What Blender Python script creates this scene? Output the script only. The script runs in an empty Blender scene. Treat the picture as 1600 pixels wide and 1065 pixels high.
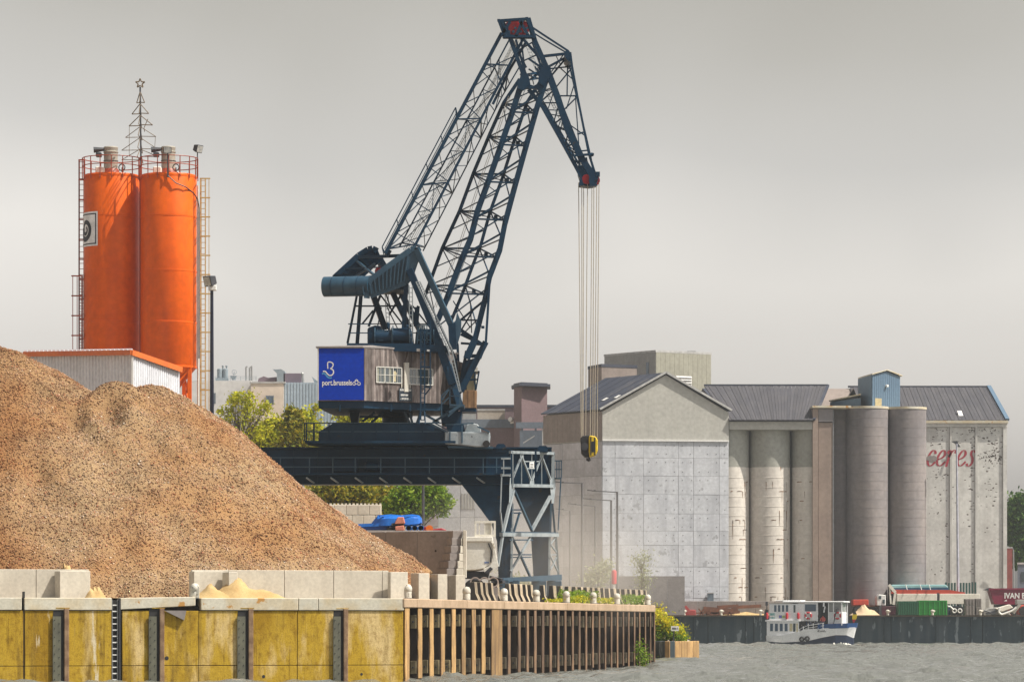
import bpy, bmesh, math, random
import numpy as np
from mathutils import Vector, Matrix
random.seed(7); rng = np.random.default_rng(7)
S = bpy.context.scene
COL = S.collection
V = Vector
R = math.radians
# ------------------------------------------------------------------ camera
F = 5600.0            # focal length in pixels of a 1600 px wide picture
CZ = 2.15             # eye height above the water, from a boat deck
HY = 974.0            # row of the horizon
cam = bpy.data.cameras.new('camera'); cam.sensor_width = 36; cam.lens = F/1600*36
cam.shift_y = (HY-532.5)/1600; cam.clip_start = 1; cam.clip_end = 9000
co = bpy.data.objects.new('camera', cam); COL.objects.link(co)
co.location = (0, 0, CZ); co.rotation_euler = (R(90), 0, 0); S.camera = co
# ------------------------------------------------------------------ sky, sun, exposure
SUN_AZ, SUN_EL = 72.0, 55.0     # degrees to the right of the direction towards the camera, and up
sd = V((math.sin(R(SUN_AZ))*math.cos(R(SUN_EL)), -math.cos(R(SUN_AZ))*math.cos(R(SUN_EL)), math.sin(R(SUN_EL))))
W = bpy.data.worlds.new('World'); S.world = W; W.use_nodes = True
nt = W.node_tree; nt.nodes.clear()
o_ = nt.nodes.new('ShaderNodeOutputWorld'); bg = nt.nodes.new('ShaderNodeBackground')
sk = nt.nodes.new('ShaderNodeTexSky'); sk.sky_type = 'NISHITA'; sk.sun_disc = False
sk.sun_elevation = R(SUN_EL); sk.sun_rotation = math.atan2(sd.x, sd.y)
sk.air_density = 1.0; sk.dust_density = 4.0; sk.ozone_density = 1.0
hs = nt.nodes.new('ShaderNodeHueSaturation'); hs.inputs['Saturation'].default_value = 0.07; hs.inputs['Value'].default_value = 1.25
mx = nt.nodes.new('ShaderNodeMix'); mx.data_type = 'RGBA'; mx.blend_type = 'MULTIPLY'; mx.inputs[0].default_value = 1
# hazy overcast veil: a little darker and warmer with height, with very faint broad cloud
tc = nt.nodes.new('ShaderNodeTexCoord'); sp = nt.nodes.new('ShaderNodeSeparateXYZ')
mr = nt.nodes.new('ShaderNodeMapRange'); mr.inputs[1].default_value = 0.0; mr.inputs[2].default_value = 0.5
nz = nt.nodes.new('ShaderNodeTexNoise'); nz.inputs['Scale'].default_value = 5.0; nz.inputs['Detail'].default_value = 3
ad = nt.nodes.new('ShaderNodeMath'); ad.operation = 'MULTIPLY_ADD'; ad.inputs[1].default_value = 0.20; ad.inputs[2].default_value = -0.135
sm = nt.nodes.new('ShaderNodeMath'); sm.operation = 'ADD'
rp = nt.nodes.new('ShaderNodeValToRGB')
rp.color_ramp.elements[0].position = 0.0; rp.color_ramp.elements[0].color = (1.36, 1.285, 1.22, 1)
rp.color_ramp.elements[1].position = 0.17; rp.color_ramp.elements[1].color = (1.10, 1.05, .985, 1)
e = rp.color_ramp.elements.new(0.24); e.color = (0.75, 0.725, 0.685, 1)
e = rp.color_ramp.elements.new(0.31); e.color = (0.585, 0.56, 0.51, 1)
e = rp.color_ramp.elements.new(0.36); e.color = (0.50, 0.475, 0.425, 1)
e = rp.color_ramp.elements.new(1.0); e.color = (0.46, 0.455, 0.45, 1)
L = nt.links.new
L(tc.outputs['Generated'], sp.inputs[0]); L(sp.outputs['Z'], mr.inputs[0])
L(tc.outputs['Generated'], nz.inputs['Vector']); L(nz.outputs['Fac'], ad.inputs[0])
L(ad.outputs[0], sm.inputs[0]); L(mr.outputs[0], sm.inputs[1]); L(sm.outputs[0], rp.inputs[0])
L(sk.outputs[0], hs.inputs['Color']); L(hs.outputs[0], mx.inputs[6]); L(rp.outputs[0], mx.inputs[7])
L(mx.outputs[2], bg.inputs[0]); bg.inputs[1].default_value = 0.15; L(bg.outputs[0], o_.inputs[0])
sl = bpy.data.lights.new('sun', 'SUN'); sl.energy = 5.0; sl.angle = R(0.6); sl.color = (1.0, 0.925, 0.80)
so = bpy.data.objects.new('sun', sl); COL.objects.link(so)
so.rotation_euler = (-sd).to_track_quat('-Z', 'Y').to_euler(); so.location = (60, 0, 120)
S.view_settings.view_transform = 'Standard'; S.view_settings.look = 'None'
S.view_settings.gamma = 1; S.view_settings.use_curve_mapping = False; S.view_settings.exposure = 0.42
S.render.engine = 'CYCLES'
S.cycles.use_denoising = True; S.cycles.max_bounces = 8; S.cycles.volume_bounces = 1
S.cycles.transparent_max_bounces = 16; S.cycles.volume_step_rate = 4; S.cycles.volume_max_steps = 128
S.cycles.caustics_reflective = False; S.cycles.caustics_refractive = False

# ------------------------------------------------------------------ helpers
def P(x, y, d):                       # a point of the place that is seen at pixel x, y from d metres away
    return V(((x-800)/F*d, d, CZ+(HY-y)/F*d))
def X(x, d): return (x-800)/F*d
def Z(y, d): return CZ+(HY-y)/F*d
DECK = 3.08

def origin(o):
    v = V((0, 0, 0))
    while o is not None: v += o.location; o = o.parent
    return v
class MB:
    def __init__(s): s.v = []; s.f = []
    def add(s, vs, fs):
        n = len(s.v); s.v += [V(p) for p in vs]; s.f += [[i+n for i in f] for f in fs]; return s
    def box(s, a, b):
        (x0, y0, z0), (x1, y1, z1) = a, b
        return s.add([(x0,y0,z0),(x1,y0,z0),(x1,y1,z0),(x0,y1,z0),(x0,y0,z1),(x1,y0,z1),(x1,y1,z1),(x0,y1,z1)],
                     [(3,2,1,0),(4,5,6,7),(0,1,5,4),(1,2,6,5),(2,3,7,6),(3,0,4,7)])
    def prism(s, pts, vec):            # polygon pushed along vec
        n = len(pts); vec = V(vec); pts = [V(p) for p in pts]
        return s.add(pts+[p+vec for p in pts], [list(range(n))[::-1], list(range(n, 2*n))]+[(i, (i+1)%n, (i+1)%n+n, i+n) for i in range(n)])
    def bar(s, a, b, w, t=None, up=(0, 0, 1)):
        a, b = V(a), V(b); d = (b-a)
        if d.length < 1e-6: return s
        d.normalize(); up = V(up)
        if abs(d.dot(up)) > .98: up = V((0, 1, 0))
        u = d.cross(up).normalized(); v = u.cross(d).normalized(); t = w if t is None else t
        u = u*w/2; v = v*t/2
        return s.add([a-u-v, a+u-v, a+u+v, a-u+v, b-u-v, b+u-v, b+u+v, b-u+v],
                     [(3,2,1,0),(4,5,6,7),(0,1,5,4),(1,2,6,5),(2,3,7,6),(3,0,4,7)])
    def tube(s, a, b, r, n=8, r2=None, caps=True):
        a, b = V(a), V(b); d = (b-a)
        if d.length < 1e-6: return s
        d.normalize(); up = V((0, 0, 1)) if abs(d.z) < .95 else V((0, 1, 0))
        u = d.cross(up).normalized(); v = u.cross(d).normalized(); r2 = r if r2 is None else r2
        vs = [a+(u*math.cos(q)+v*math.sin(q))*r for q in [2*math.pi*i/n for i in range(n)]]
        vs += [b+(u*math.cos(q)+v*math.sin(q))*r2 for q in [2*math.pi*i/n for i in range(n)]]
        fs = [(i, (i+1)%n, (i+1)%n+n, i+n) for i in range(n)]
        if caps: fs += [list(range(n))[::-1], list(range(n, 2*n))]
        return s.add(vs, fs)
    def path(s, pts, r, n=6):
        for a, b in zip(pts[:-1], pts[1:]): s.tube(a, b, r, n)
        return s
    def lathe(s, c, prof, n=24, a0=0, a1=None):   # prof: list of (radius, z) around a vertical axis at c
        c = V(c); full = a1 is None; a1 = a0+2*math.pi if full else a1
        k = n if full else n+1; vs = []
        for r, z in prof:
            for i in range(k):
                q = a0+(a1-a0)*i/n; vs.append(c+V((r*math.cos(q), r*math.sin(q), z)))
        fs = []
        for j in range(len(prof)-1):
            for i in range(n):
                i2 = (i+1) % k
                fs.append((j*k+i, j*k+i2, (j+1)*k+i2, (j+1)*k+i))
        if full: fs += [list(range(k))[::-1], [(len(prof)-1)*k+i for i in range(k)]]
        return s.add(vs, fs)
    def ring(s, c, axis, r, t, n=20, m=8):       # torus
        c = V(c); ax = V(axis).normalized(); up = V((0,0,1)) if abs(ax.z) < .9 else V((1,0,0))
        u = ax.cross(up).normalized(); v = ax.cross(u); vs = []; fs = []
        for i in range(n):
            q = 2*math.pi*i/n; dr = u*math.cos(q)+v*math.sin(q)
            for j in range(m):
                w = 2*math.pi*j/m; vs.append(c+dr*(r+t*math.cos(w))+ax*t*math.sin(w))
        for i in range(n):
            for j in range(m):
                fs.append((i*m+j, ((i+1)%n)*m+j, ((i+1)%n)*m+(j+1)%m, i*m+(j+1)%m))
        return s.add(vs, fs)
    def build(s, name, m, parent=None, smooth=False, bevel=0, label=None, kind=None, recalc=True):
        og = origin(parent) if parent else V((0, 0, 0))
        me = bpy.data.meshes.new(name); me.from_pydata([tuple(p-og) for p in s.v], [], s.f)
        if recalc or bevel:
            bm = bmesh.new(); bm.from_mesh(me); bmesh.ops.recalc_face_normals(bm, faces=bm.faces)
            if bevel:
                bmesh.ops.bevel(bm, geom=[e for e in bm.edges if e.is_manifold and e.calc_face_angle(0) > .6], offset=bevel, segments=1, affect='EDGES', clamp_overlap=True)
            bm.to_mesh(me); bm.free()
        if smooth:
            me.polygons.foreach_set('use_smooth', [True]*len(me.polygons))
            try: me.set_sharp_from_angle(angle=R(40))
            except Exception: pass
        if m: me.materials.append(m)
        o = bpy.data.objects.new(name, me); COL.objects.link(o); o.parent = parent
        if label: o['label'] = label
        if kind: o['kind'] = kind
        return o
def thing(name, label, cat, loc=(0, 0, 0), group=None, rz=0):
    o = bpy.data.objects.new(name, None); COL.objects.link(o); o.location = loc; o.rotation_euler.z = rz
    o.empty_display_size = .2
    o['label'] = label; o['category'] = cat
    if group: o['group'] = group
    return o
def tag(o, label, cat, group=None):
    o['label'] = label; o['category'] = cat
    if group: o['group'] = group
    return o
KIDS = {}
def copy_tree(o, loc=None, rz=None, label=None, parent=None):
    kids = [c for c in bpy.data.objects if c.parent == o]
    return _copy(o, parent, loc, rz, label)
def _copy(o, parent, loc=None, rz=None, label=None):
    c = o.copy(); COL.objects.link(c); c.parent = parent
    if loc is not None: c.location = loc
    if rz is not None: c.rotation_euler.z = rz
    if label: c['label'] = label
    for k in list(o.children): _copy(k, c)
    return c
def rebase(o):                        # a mesh built in place gets its origin at the middle of its base
    me = o.data; n = len(me.vertices); a = np.empty(n*3); me.vertices.foreach_get('co', a); a = a.reshape(-1, 3)
    c = np.array([(a[:,0].min()+a[:,0].max())/2, (a[:,1].min()+a[:,1].max())/2, a[:,2].min()])
    me.vertices.foreach_set('co', (a-c).ravel()); o.location = V(c)+o.location; me.update(); return o

# ------------------------------------------------------------------ materials
def newmat(name):
    m = bpy.data.materials.new(name); m.use_nodes = True; n = m.node_tree; n.nodes.clear()
    out = n.nodes.new('ShaderNodeOutputMaterial'); b = n.nodes.new('ShaderNodeBsdfPrincipled')
    n.links.new(b.outputs[0], out.inputs[0]); return m, n, b, out
def noise(n, vec, scale, detail=5, rough=.55):
    t = n.nodes.new('ShaderNodeTexNoise'); t.inputs['Scale'].default_value = scale; t.inputs['Detail'].default_value = detail
    t.inputs['Roughness'].default_value = rough; n.links.new(vec, t.inputs['Vector']); return t.outputs['Fac']
def ramp(n, fac, lo, hi):
    r = n.nodes.new('ShaderNodeMapRange'); r.inputs[1].default_value = lo; r.inputs[2].default_value = hi; r.clamp = True
    n.links.new(fac, r.inputs[0]); return r.outputs[0]
def mixc(n, fac, a, b, mode='MIX'):
    x = n.nodes.new('ShaderNodeMix'); x.data_type = 'RGBA'; x.blend_type = mode
    if isinstance(fac, float): x.inputs[0].default_value = fac
    else: n.links.new(fac, x.inputs[0])
    for s_, c in ((6, a), (7, b)):
        if isinstance(c, tuple): x.inputs[s_].default_value = (*c, 1)
        else: n.links.new(c, x.inputs[s_])
    return x.outputs[2]
def mat(name, c1, c2=None, scale=1.5, rough=.8, metal=0.0, bump=0.0, bscale=None, streak=0.0, sc=None, rnd=0.0, spots=None, sscale=3.0, sthr=.62, lo=.38, hi=.62, spec=.5, sstretch=(1, 1, 1), world=False):
    m, n, b, out = newmat(name)
    t = n.nodes.new('ShaderNodeTexCoord'); vec = t.outputs['Object']
    if world:
        g = n.nodes.new('ShaderNodeNewGeometry'); vec = g.outputs['Position']
    oi = n.nodes.new('ShaderNodeObjectInfo')
    va = n.nodes.new('ShaderNodeVectorMath'); va.operation = 'ADD'   # alike pieces do not share one pattern
    cb = n.nodes.new('ShaderNodeCombineXYZ'); mu = n.nodes.new('ShaderNodeMath'); mu.operation = 'MULTIPLY'; mu.inputs[1].default_value = 37.0 if rnd else 0.0
    n.links.new(oi.outputs['Random'], mu.inputs[0]); n.links.new(mu.outputs[0], cb.inputs[0]); n.links.new(mu.outputs[0], cb.inputs[1])
    n.links.new(vec, va.inputs[0]); n.links.new(cb.outputs[0], va.inputs[1]); vec = va.outputs[0]
    c2 = c2 or tuple(x*.75 for x in c1)
    f = noise(n, vec, scale); col = mixc(n, ramp(n, f, lo, hi), c1, c2)
    fine = noise(n, vec, scale*9, 3); col = mixc(n, ramp(n, fine, .3, .75), col, mixc(n, 1.0, col, (.78, .78, .78), 'MULTIPLY'))
    if streak:
        mp = n.nodes.new('ShaderNodeMapping'); mp.inputs['Scale'].default_value = (1, 1, .07); n.links.new(vec, mp.inputs[0])
        f2 = noise(n, mp.outputs[0], scale*3.2, 4); x = n.nodes.new('ShaderNodeMath'); x.operation = 'MULTIPLY'; x.inputs[1].default_value = streak
        n.links.new(ramp(n, f2, .46, .68), x.inputs[0]); col = mixc(n, x.outputs[0], col, sc or tuple(q*.5 for q in c2))
    if spots:
        mp = n.nodes.new('ShaderNodeMapping'); mp.inputs['Scale'].default_value = sstretch; n.links.new(vec, mp.inputs[0])
        f3 = noise(n, mp.outputs[0], sscale, 6, .6); col = mixc(n, ramp(n, f3, sthr, sthr+.03), col, spots)
    if rnd:
        r = n.nodes.new('ShaderNodeMapRange'); r.inputs[3].default_value = 1-rnd; r.inputs[4].default_value = 1+rnd*.6
        n.links.new(oi.outputs['Random'], r.inputs[0]); cc = n.nodes.new('ShaderNodeCombineColor')
        for i in range(3): n.links.new(r.outputs[0], cc.inputs[i])
        col = mixc(n, 1.0, col, cc.outputs[0], 'MULTIPLY')
    n.links.new(col, b.inputs['Base Color']); b.inputs['Roughness'].default_value = rough; b.inputs['Metallic'].default_value = metal
    b.inputs['Specular IOR Level'].default_value = spec
    if bump:
        bf = noise(n, vec, bscale or scale*6, 5); bp = n.nodes.new('ShaderNodeBump'); bp.inputs['Strength'].default_value = min(1, bump*4); bp.inputs['Distance'].default_value = bump
        n.links.new(bf, bp.inputs['Height']); n.links.new(bp.outputs[0], b.inputs['Normal'])
    return m
def leafmat(name, cols, trans=.35):
    m, n, b, out = newmat(name)
    g = n.nodes.new('ShaderNodeNewGeometry'); r = n.nodes.new('ShaderNodeValToRGB')
    r.color_ramp.elements[0].color = (*cols[0], 1); r.color_ramp.elements[1].color = (*cols[-1], 1)
    for i, c in enumerate(cols[1:-1]):
        e = r.color_ramp.elements.new((i+1)/(len(cols)-1)); e.color = (*c, 1)
    n.links.new(g.outputs['Random Per Island'], r.inputs[0]); n.links.new(r.outputs[0], b.inputs['Base Color'])
    b.inputs['Roughness'].default_value = .6; b.inputs['Specular IOR Level'].default_value = .2
    tr = n.nodes.new('ShaderNodeBsdfTranslucent'); n.links.new(r.outputs[0], tr.inputs[0])
    mxs = n.nodes.new('ShaderNodeMixShader'); mxs.inputs[0].default_value = trans
    n.links.new(b.outputs[0], mxs.inputs[1]); n.links.new(tr.outputs[0], mxs.inputs[2]); n.links.new(mxs.outputs[0], out.inputs[0])
    return m
def glass(name, c=(.05, .07, .08)):
    m, n, b, out = newmat(name); b.inputs['Base Color'].default_value = (*c, 1); b.inputs['Roughness'].default_value = .08; b.inputs['Specular IOR Level'].default_value = .8
    return m
M = {}
M['navy'] = mat('navy steel paint', (.0022, .025, .060), (.004, .035, .076), .8, .48, spots=(.028, .028, .032), sscale=2.6, sthr=.67, spec=.22)
M['navylight'] = mat('grey blue weathered steel paint', (.014, .054, .098), (.026, .076, .126), 1.4, .45, spots=(.05, .06, .07), sscale=3.5, sthr=.66)
M['palesteel'] = mat('pale and sunlit steel paint', (.32, .36, .385), (.23, .27, .30), 2, .45, spots=(.08, .08, .08), sscale=4, sthr=.66)  # on the sea-side frame this paler colour also carries the sunlight
M['red'] = mat('red sheave paint', (.42, .012, .03), (.30, .01, .02), 2, .45)
M['orange'] = mat('orange silo paint', (.78, .125, .001), (.70, .10, .001), .35, .42, streak=.35, sc=(.42, .05, .003), spec=.22)
M['orangetrim'] = mat('orange trim paint', (.72, .16, .01), (.62, .12, .01), 1, .4)
M['redrail'] = mat('red brown rail paint', (.34, .045, .012), (.24, .035, .012), 2, .5)
M['yellowcage'] = mat('pale yellow rusty steel', (.55, .38, .16), (.50, .28, .08), 2, .55)
M['offwhite'] = mat('off white paint', (.66, .64, .58), (.58, .56, .5), 1.5, .5)
M['black'] = mat('black rubber', (.012, .012, .014), (.02, .02, .022), 3, .6)
M['darkmetal'] = mat('dark metal', (.035, .04, .05), (.05, .05, .06), 3, .5)
M['galv'] = mat('galvanised steel', (.38, .39, .39), (.30, .31, .32), 4, .38, metal=.5)
M['corr'] = mat('white corrugated sheet', (.72, .74, .80), (.64, .66, .72), .6, .5, streak=.2, sc=(.4, .4, .42))
M['quay'] = mat('algae stained ochre concrete', (.60, .41, .11), (.40, .255, .014), .7, .88, bump=.014, bscale=6, streak=.95, sc=(.19, .115, .018), rnd=.12, spots=(.60, .50, .33), sscale=1.3, sthr=.655, lo=.38, hi=.6, sstretch=(1, 1, .16))
def quaymat():
    m, n, b, out = newmat('algae stained ochre concrete'); g = n.nodes.new('ShaderNodeNewGeometry'); p = g.outputs['Position']
    def st(sx, sz, sc, det=5):
        mp = n.nodes.new('ShaderNodeMapping'); mp.inputs['Scale'].default_value = (sx, sx, sz); n.links.new(p, mp.inputs[0]); return noise(n, mp.outputs[0], sc, det, .6)
    a = st(1, .22, .75); c = mixc(n, ramp(n, a, .40, .50), (.31, .185, .010), (.45, .295, .026)); c = mixc(n, ramp(n, a, .54, .64), c, (.62, .47, .22))
    c = mixc(n, ramp(n, st(1, .10, 2.6), .52, .72), c, (.20, .125, .02)); c = mixc(n, ramp(n, st(1, .05, 7.5), .58, .74), c, mixc(n, 1.0, c, (.52, .48, .40), 'MULTIPLY'))
    c = mixc(n, ramp(n, st(1, .8, 5.0, 7), .50, .72), c, mixc(n, 1.0, c, (.62, .55, .42), 'MULTIPLY')); c = mixc(n, ramp(n, st(1, .12, 1.9, 6), .645, .68), c, (.62, .54, .38)); c = mixc(n, ramp(n, st(1, 1, 24.0, 4), .45, .8), c, mixc(n, 1.0, c, (.55, .5, .45), 'MULTIPLY'))
    n.links.new(c, b.inputs['Base Color']); b.inputs['Roughness'].default_value = .9; b.inputs['Specular IOR Level'].default_value = .25
    bp = n.nodes.new('ShaderNodeBump'); bp.inputs['Strength'].default_value = .5; bp.inputs['Distance'].default_value = .03; n.links.new(st(1, .6, 6.0, 7), bp.inputs['Height']); n.links.new(bp.outputs[0], b.inputs['Normal']); return m
M['quay'] = quaymat()
M['cap'] = mat('pale worn coping stone', (.60, .57, .48), (.55, .47, .33), 1.2, .85, bump=.008, spots=(.42, .22, .06), sscale=1.6, sthr=.62, rnd=.08)
M['capwarm'] = mat('pinkish coping concrete', (.48, .35, .24), (.38, .27, .175), 1.1, .88, bump=.012, spots=(.3, .22, .16), sscale=2.4, sthr=.63)
M['timberfar'] = mat('brown weathered timber', (.24, .145, .08), (.14, .085, .055), 1.6, .9, bump=.015, streak=.9, sc=(.08, .05, .035), rnd=.35)
M['padfar'] = mat('dark brown pad', (.20, .165, .11), (.12, .10, .07), 3, .8, rnd=.4)
M['timberface'] = mat('pale ochre weathered timber', (.50, .31, .125), (.34, .205, .085), 1.3, .88, bump=.015, streak=.9, sc=(.17, .10, .05), rnd=.35, spots=(.20, .12, .06), sscale=1.8, sthr=.63, sstretch=(1, 1, .3))
M['fender'] = mat('shade dark timber', (.030, .018, .013), (.014, .010, .010), 1.5, .8, streak=.4, sc=(.07, .045, .02))  # shade of post sides and recesses is put into this dark colour
M['plate'] = mat('grey brown pad', (.34, .28, .16), (.22, .18, .10), 3, .75, rnd=.4, spots=(.1, .08, .05), sscale=7, sthr=.6)
M['greyplate'] = mat('grey green steel channel', (.14, .14, .10), (.10, .10, .075), 2, .6, streak=.4)
M['brownpost'] = mat('brown rotten timber', (.30, .20, .12), (.17, .10, .06), 3, .9, bump=.02, bscale=9)
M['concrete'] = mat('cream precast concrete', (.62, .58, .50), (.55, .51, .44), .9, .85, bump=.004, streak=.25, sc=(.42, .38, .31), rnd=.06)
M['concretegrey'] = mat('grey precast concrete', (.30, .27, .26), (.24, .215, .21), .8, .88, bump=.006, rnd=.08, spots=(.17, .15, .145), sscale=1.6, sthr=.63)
M['barrier'] = mat('stained barrier concrete', (.46, .38, .27), (.30, .24, .17), 2.0, .9, bump=.01, rnd=.3, streak=.5, sc=(.12, .10, .08))
M['barrierend'] = mat('dirty shaded barrier end', (.035, .035, .04), (.06, .055, .05), 3, .85, rnd=.3)  # dirty end, with its shade put into the near-black colour
M['bollard'] = mat('worn white bollard paint', (.62, .60, .54), (.5, .47, .4), 5, .6, spots=(.16, .13, .1), sscale=9, sthr=.60, rnd=.1)
M['sand'] = mat('yellow sand', (.50, .36, .17), (.42, .28, .12), 2, .95, bump=.02, bscale=14)
M['wood'] = mat('silvered cabin boards', (.29, .25, .24), (.17, .14, .135), 2.2, .85, streak=.7, sc=(.07, .05, .045), rnd=.55)
M['woodwarm'] = mat('varnished cabin boards', (.34, .20, .10), (.24, .13, .06), 3, .7, streak=.8, sc=(.11, .055, .03), rnd=.3)
M['bluepanel'] = mat('royal blue sign panel', (.0, .042, .46), (.0, .037, .42), .7, .5, spec=.15)
M['white'] = mat('white paint', (.78, .78, .77), (.72, .72, .71), 1.5, .5)
M['lightblue'] = mat('light blue print', (.06, .30, .62), None, 2, .5)
M['windowframe'] = mat('white window frame', (.70, .70, .67), (.58, .58, .55), 4, .6)
M['glass'] = glass('dark window glass'); M['glassblue'] = glass('bluish window glass', (.06, .10, .15))
M['curtain'] = mat('cream curtain', (.62, .55, .36), (.52, .46, .3), 6, .9)
M['rope'] = mat('steel rope', (.34, .30, .25), (.42, .37, .28), 6, .5)
M['yellow'] = mat('hook block yellow', (.75, .52, .01), None, 3, .45)
M['water'] = None
# ------------------------------------------------------------------ water and ground
m, n, b, out = newmat('canal water')
b.inputs['Base Color'].default_value = (.14, .146, .135, 1); b.inputs['Roughness'].default_value = .06; b.inputs['IOR'].default_value = 1.33
g = n.nodes.new('ShaderNodeNewGeometry'); mp = n.nodes.new('ShaderNodeMapping'); mp.inputs['Scale'].default_value = (1.2, .9, 1); n.links.new(g.outputs['Position'], mp.inputs[0])
f = noise(n, mp.outputs[0], 1.9, 6); bp = n.nodes.new('ShaderNodeBump'); bp.inputs['Strength'].default_value = .9; bp.inputs['Distance'].default_value = .18
n.links.new(f, bp.inputs['Height']); n.links.new(bp.outputs[0], b.inputs['Normal']); M['water'] = m
def grid_mesh(name, xs, ys, Zs, m, smooth=True, keep=None):
    nx, ny = len(xs), len(ys); XX, YY = np.meshgrid(xs, ys)
    v = np.stack([XX, YY, Zs], -1).reshape(-1, 3).astype(np.float32)
    i = np.arange(nx-1); j = np.arange(ny-1); I, J = np.meshgrid(i, j); a = (J*nx+I).ravel()
    q = np.stack([a, a+1, a+nx+1, a+nx], -1).astype(np.int32)
    if keep is not None:
        q = q[keep.ravel()[q].any(1)]; used = np.unique(q); mp_ = np.zeros(len(v), np.int32); mp_[used] = np.arange(len(used)); v = v[used]; q = mp_[q].astype(np.int32)
    return raw_mesh(name, v, q, m, smooth)
def raw_mesh(name, v, q, m, smooth=False):
    me = bpy.data.meshes.new(name); k = q.shape[1]
    me.vertices.add(len(v)); me.vertices.foreach_set('co', np.ascontiguousarray(v, np.float32).ravel())
    me.loops.add(q.size); me.loops.foreach_set('vertex_index', np.ascontiguousarray(q, np.int32).ravel())
    me.polygons.add(len(q)); me.polygons.foreach_set('loop_start', np.arange(0, q.size, k, dtype=np.int32))
    try: me.polygons.foreach_set('loop_total', np.full(len(q), k, np.int32))
    except Exception: pass
    if smooth: me.polygons.foreach_set('use_smooth', np.ones(len(q), bool))
    me.update(calc_edges=True); me.validate()
    if m: me.materials.append(m)
    o = bpy.data.objects.new(name, me); COL.objects.link(o); return o
def smooth_noise(XX, YY, scale, seed):       # value noise on numpy arrays
    r = np.random.default_rng(seed); T = r.random((64, 64)); x = XX/scale; y = YY/scale
    xi = np.floor(x).astype(int); yi = np.floor(y).astype(int); fx = x-xi; fy = y-yi
    fx = fx*fx*(3-2*fx); fy = fy*fy*(3-2*fy); t = lambda a, b: T[a % 64, b % 64]
    return (t(xi, yi)*(1-fx)+t(xi+1, yi)*fx)*(1-fy)+(t(xi, yi+1)*(1-fx)+t(xi+1, yi+1)*fx)*fy
xs = np.arange(-26, 76, .42); ys = np.arange(112, 384, .36)
XX, YY = np.meshgrid(xs, ys); H = np.zeros_like(XX)
r_ = np.random.default_rng(3)
for k in range(26):
    lam = 1.0+2.4*r_.random()**1.8; a = R(70)+R(60)*r_.standard_normal(); ph = 6.28*r_.random(); amp = .0125*lam
    H += amp*np.sin((XX*math.cos(a)+YY*math.sin(a))*2*math.pi/lam+ph+2.5*smooth_noise(XX, YY, 9.0, k))
H *= .35+1.1*smooth_noise(XX, YY, 14.0, 99)
wav = grid_mesh('water', xs, ys, H, M['water']); wav['kind'] = 'structure'
wf = MB()
def ringsheet(mb, x0, y0, x1, y1, X0, Y0, X1, Y1, z):
    mb.add([(X0,Y0,z),(X1,Y0,z),(X1,Y1,z),(X0,Y1,z),(x0,y0,z),(x1,y0,z),(x1,y1,z),(x0,y1,z)], [(0,1,5,4),(1,2,6,5),(2,3,7,6),(3,0,4,7)])
ringsheet(wf, xs[0]+.5, ys[0]+.5, xs[-1]-.5, ys[-1]-.5, -400, -120, 400, 383.9, -.02)
wo = wf.build('water', M['water']); wo['kind'] = 'structure'
# quay lines
K0 = V(((632-800)/F*131, 131, 0)); FD = V((math.cos(R(15)), math.sin(R(15)), 0))     # front face, to the right
FN = V((FD.y, -FD.x, 0))                                                              # outward, towards the water
K1 = V((X(1024, 180), 180, 0)); RD = (K1-K0).normalized(); RN = V((RD.y, -RD.x, 0)); RL = (K1-K0).length
def on_line(a, d, px):                 # distance along a line at which it is seen in column px
    k = (px-800)/F; return (k*a.y-a.x)/(d.x-k*d.y)
def fq(px, off=0.0, z=0.0):            # point of the front quay line, off metres out over the water
    a = K0+FN*off; t = on_line(a, FD, px); p = a+FD*t; return V((p.x, p.y, z))
def rq(px, off=0.0, z=0.0):            # point of the receding quay line
    a = K0+RN*off; t = on_line(a, RD, px); p = a+RD*t; return V((p.x, p.y, z))
M['deck'] = mat('dusty quay paving', (.36, .29, .21), (.28, .22, .16), .4, .95, bump=.01)
M['earth'] = mat('pale trodden earth', (.33, .28, .22), (.26, .23, .17), .05, .95)
LFT = K0-FD*70
inl = lambda p, k: p-RN*k
dk = MB()
c0 = K0-FN*.3-RN*.3; cl = LFT-FN*.3; c1 = K1-RN*.3
BK = [V((8.4, 200, 0)), V((8.6, 232, 0)), V((5.5, 300, 0)), V((-2, 379, 0))]
dk.add([V((p.x, p.y, DECK-.004)) for p in [cl, c0, c1, *BK, V((-400, 379, 0)), V((-400, cl.y, 0))]], [tuple(range(9))])
o = dk.build('quay_deck', M['deck']); o['kind'] = 'structure'
gb = MB(); gb.add([(-6000, 379, DECK-.008), (6000, 379, DECK-.008), (6000, 8000, DECK-.008), (-6000, 8000, DECK-.008)], [(0, 1, 2, 3)])
o = gb.build('ground', M['earth']); o['kind'] = 'structure'
bd = MB(); bd.add([(-400, -120, -2.5), (400, -120, -2.5), (400, 384, -2.5), (-400, 384, -2.5)], [(0, 1, 2, 3)])
o = bd.build('canal_bed', M['earth']); o['kind'] = 'structure'
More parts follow.
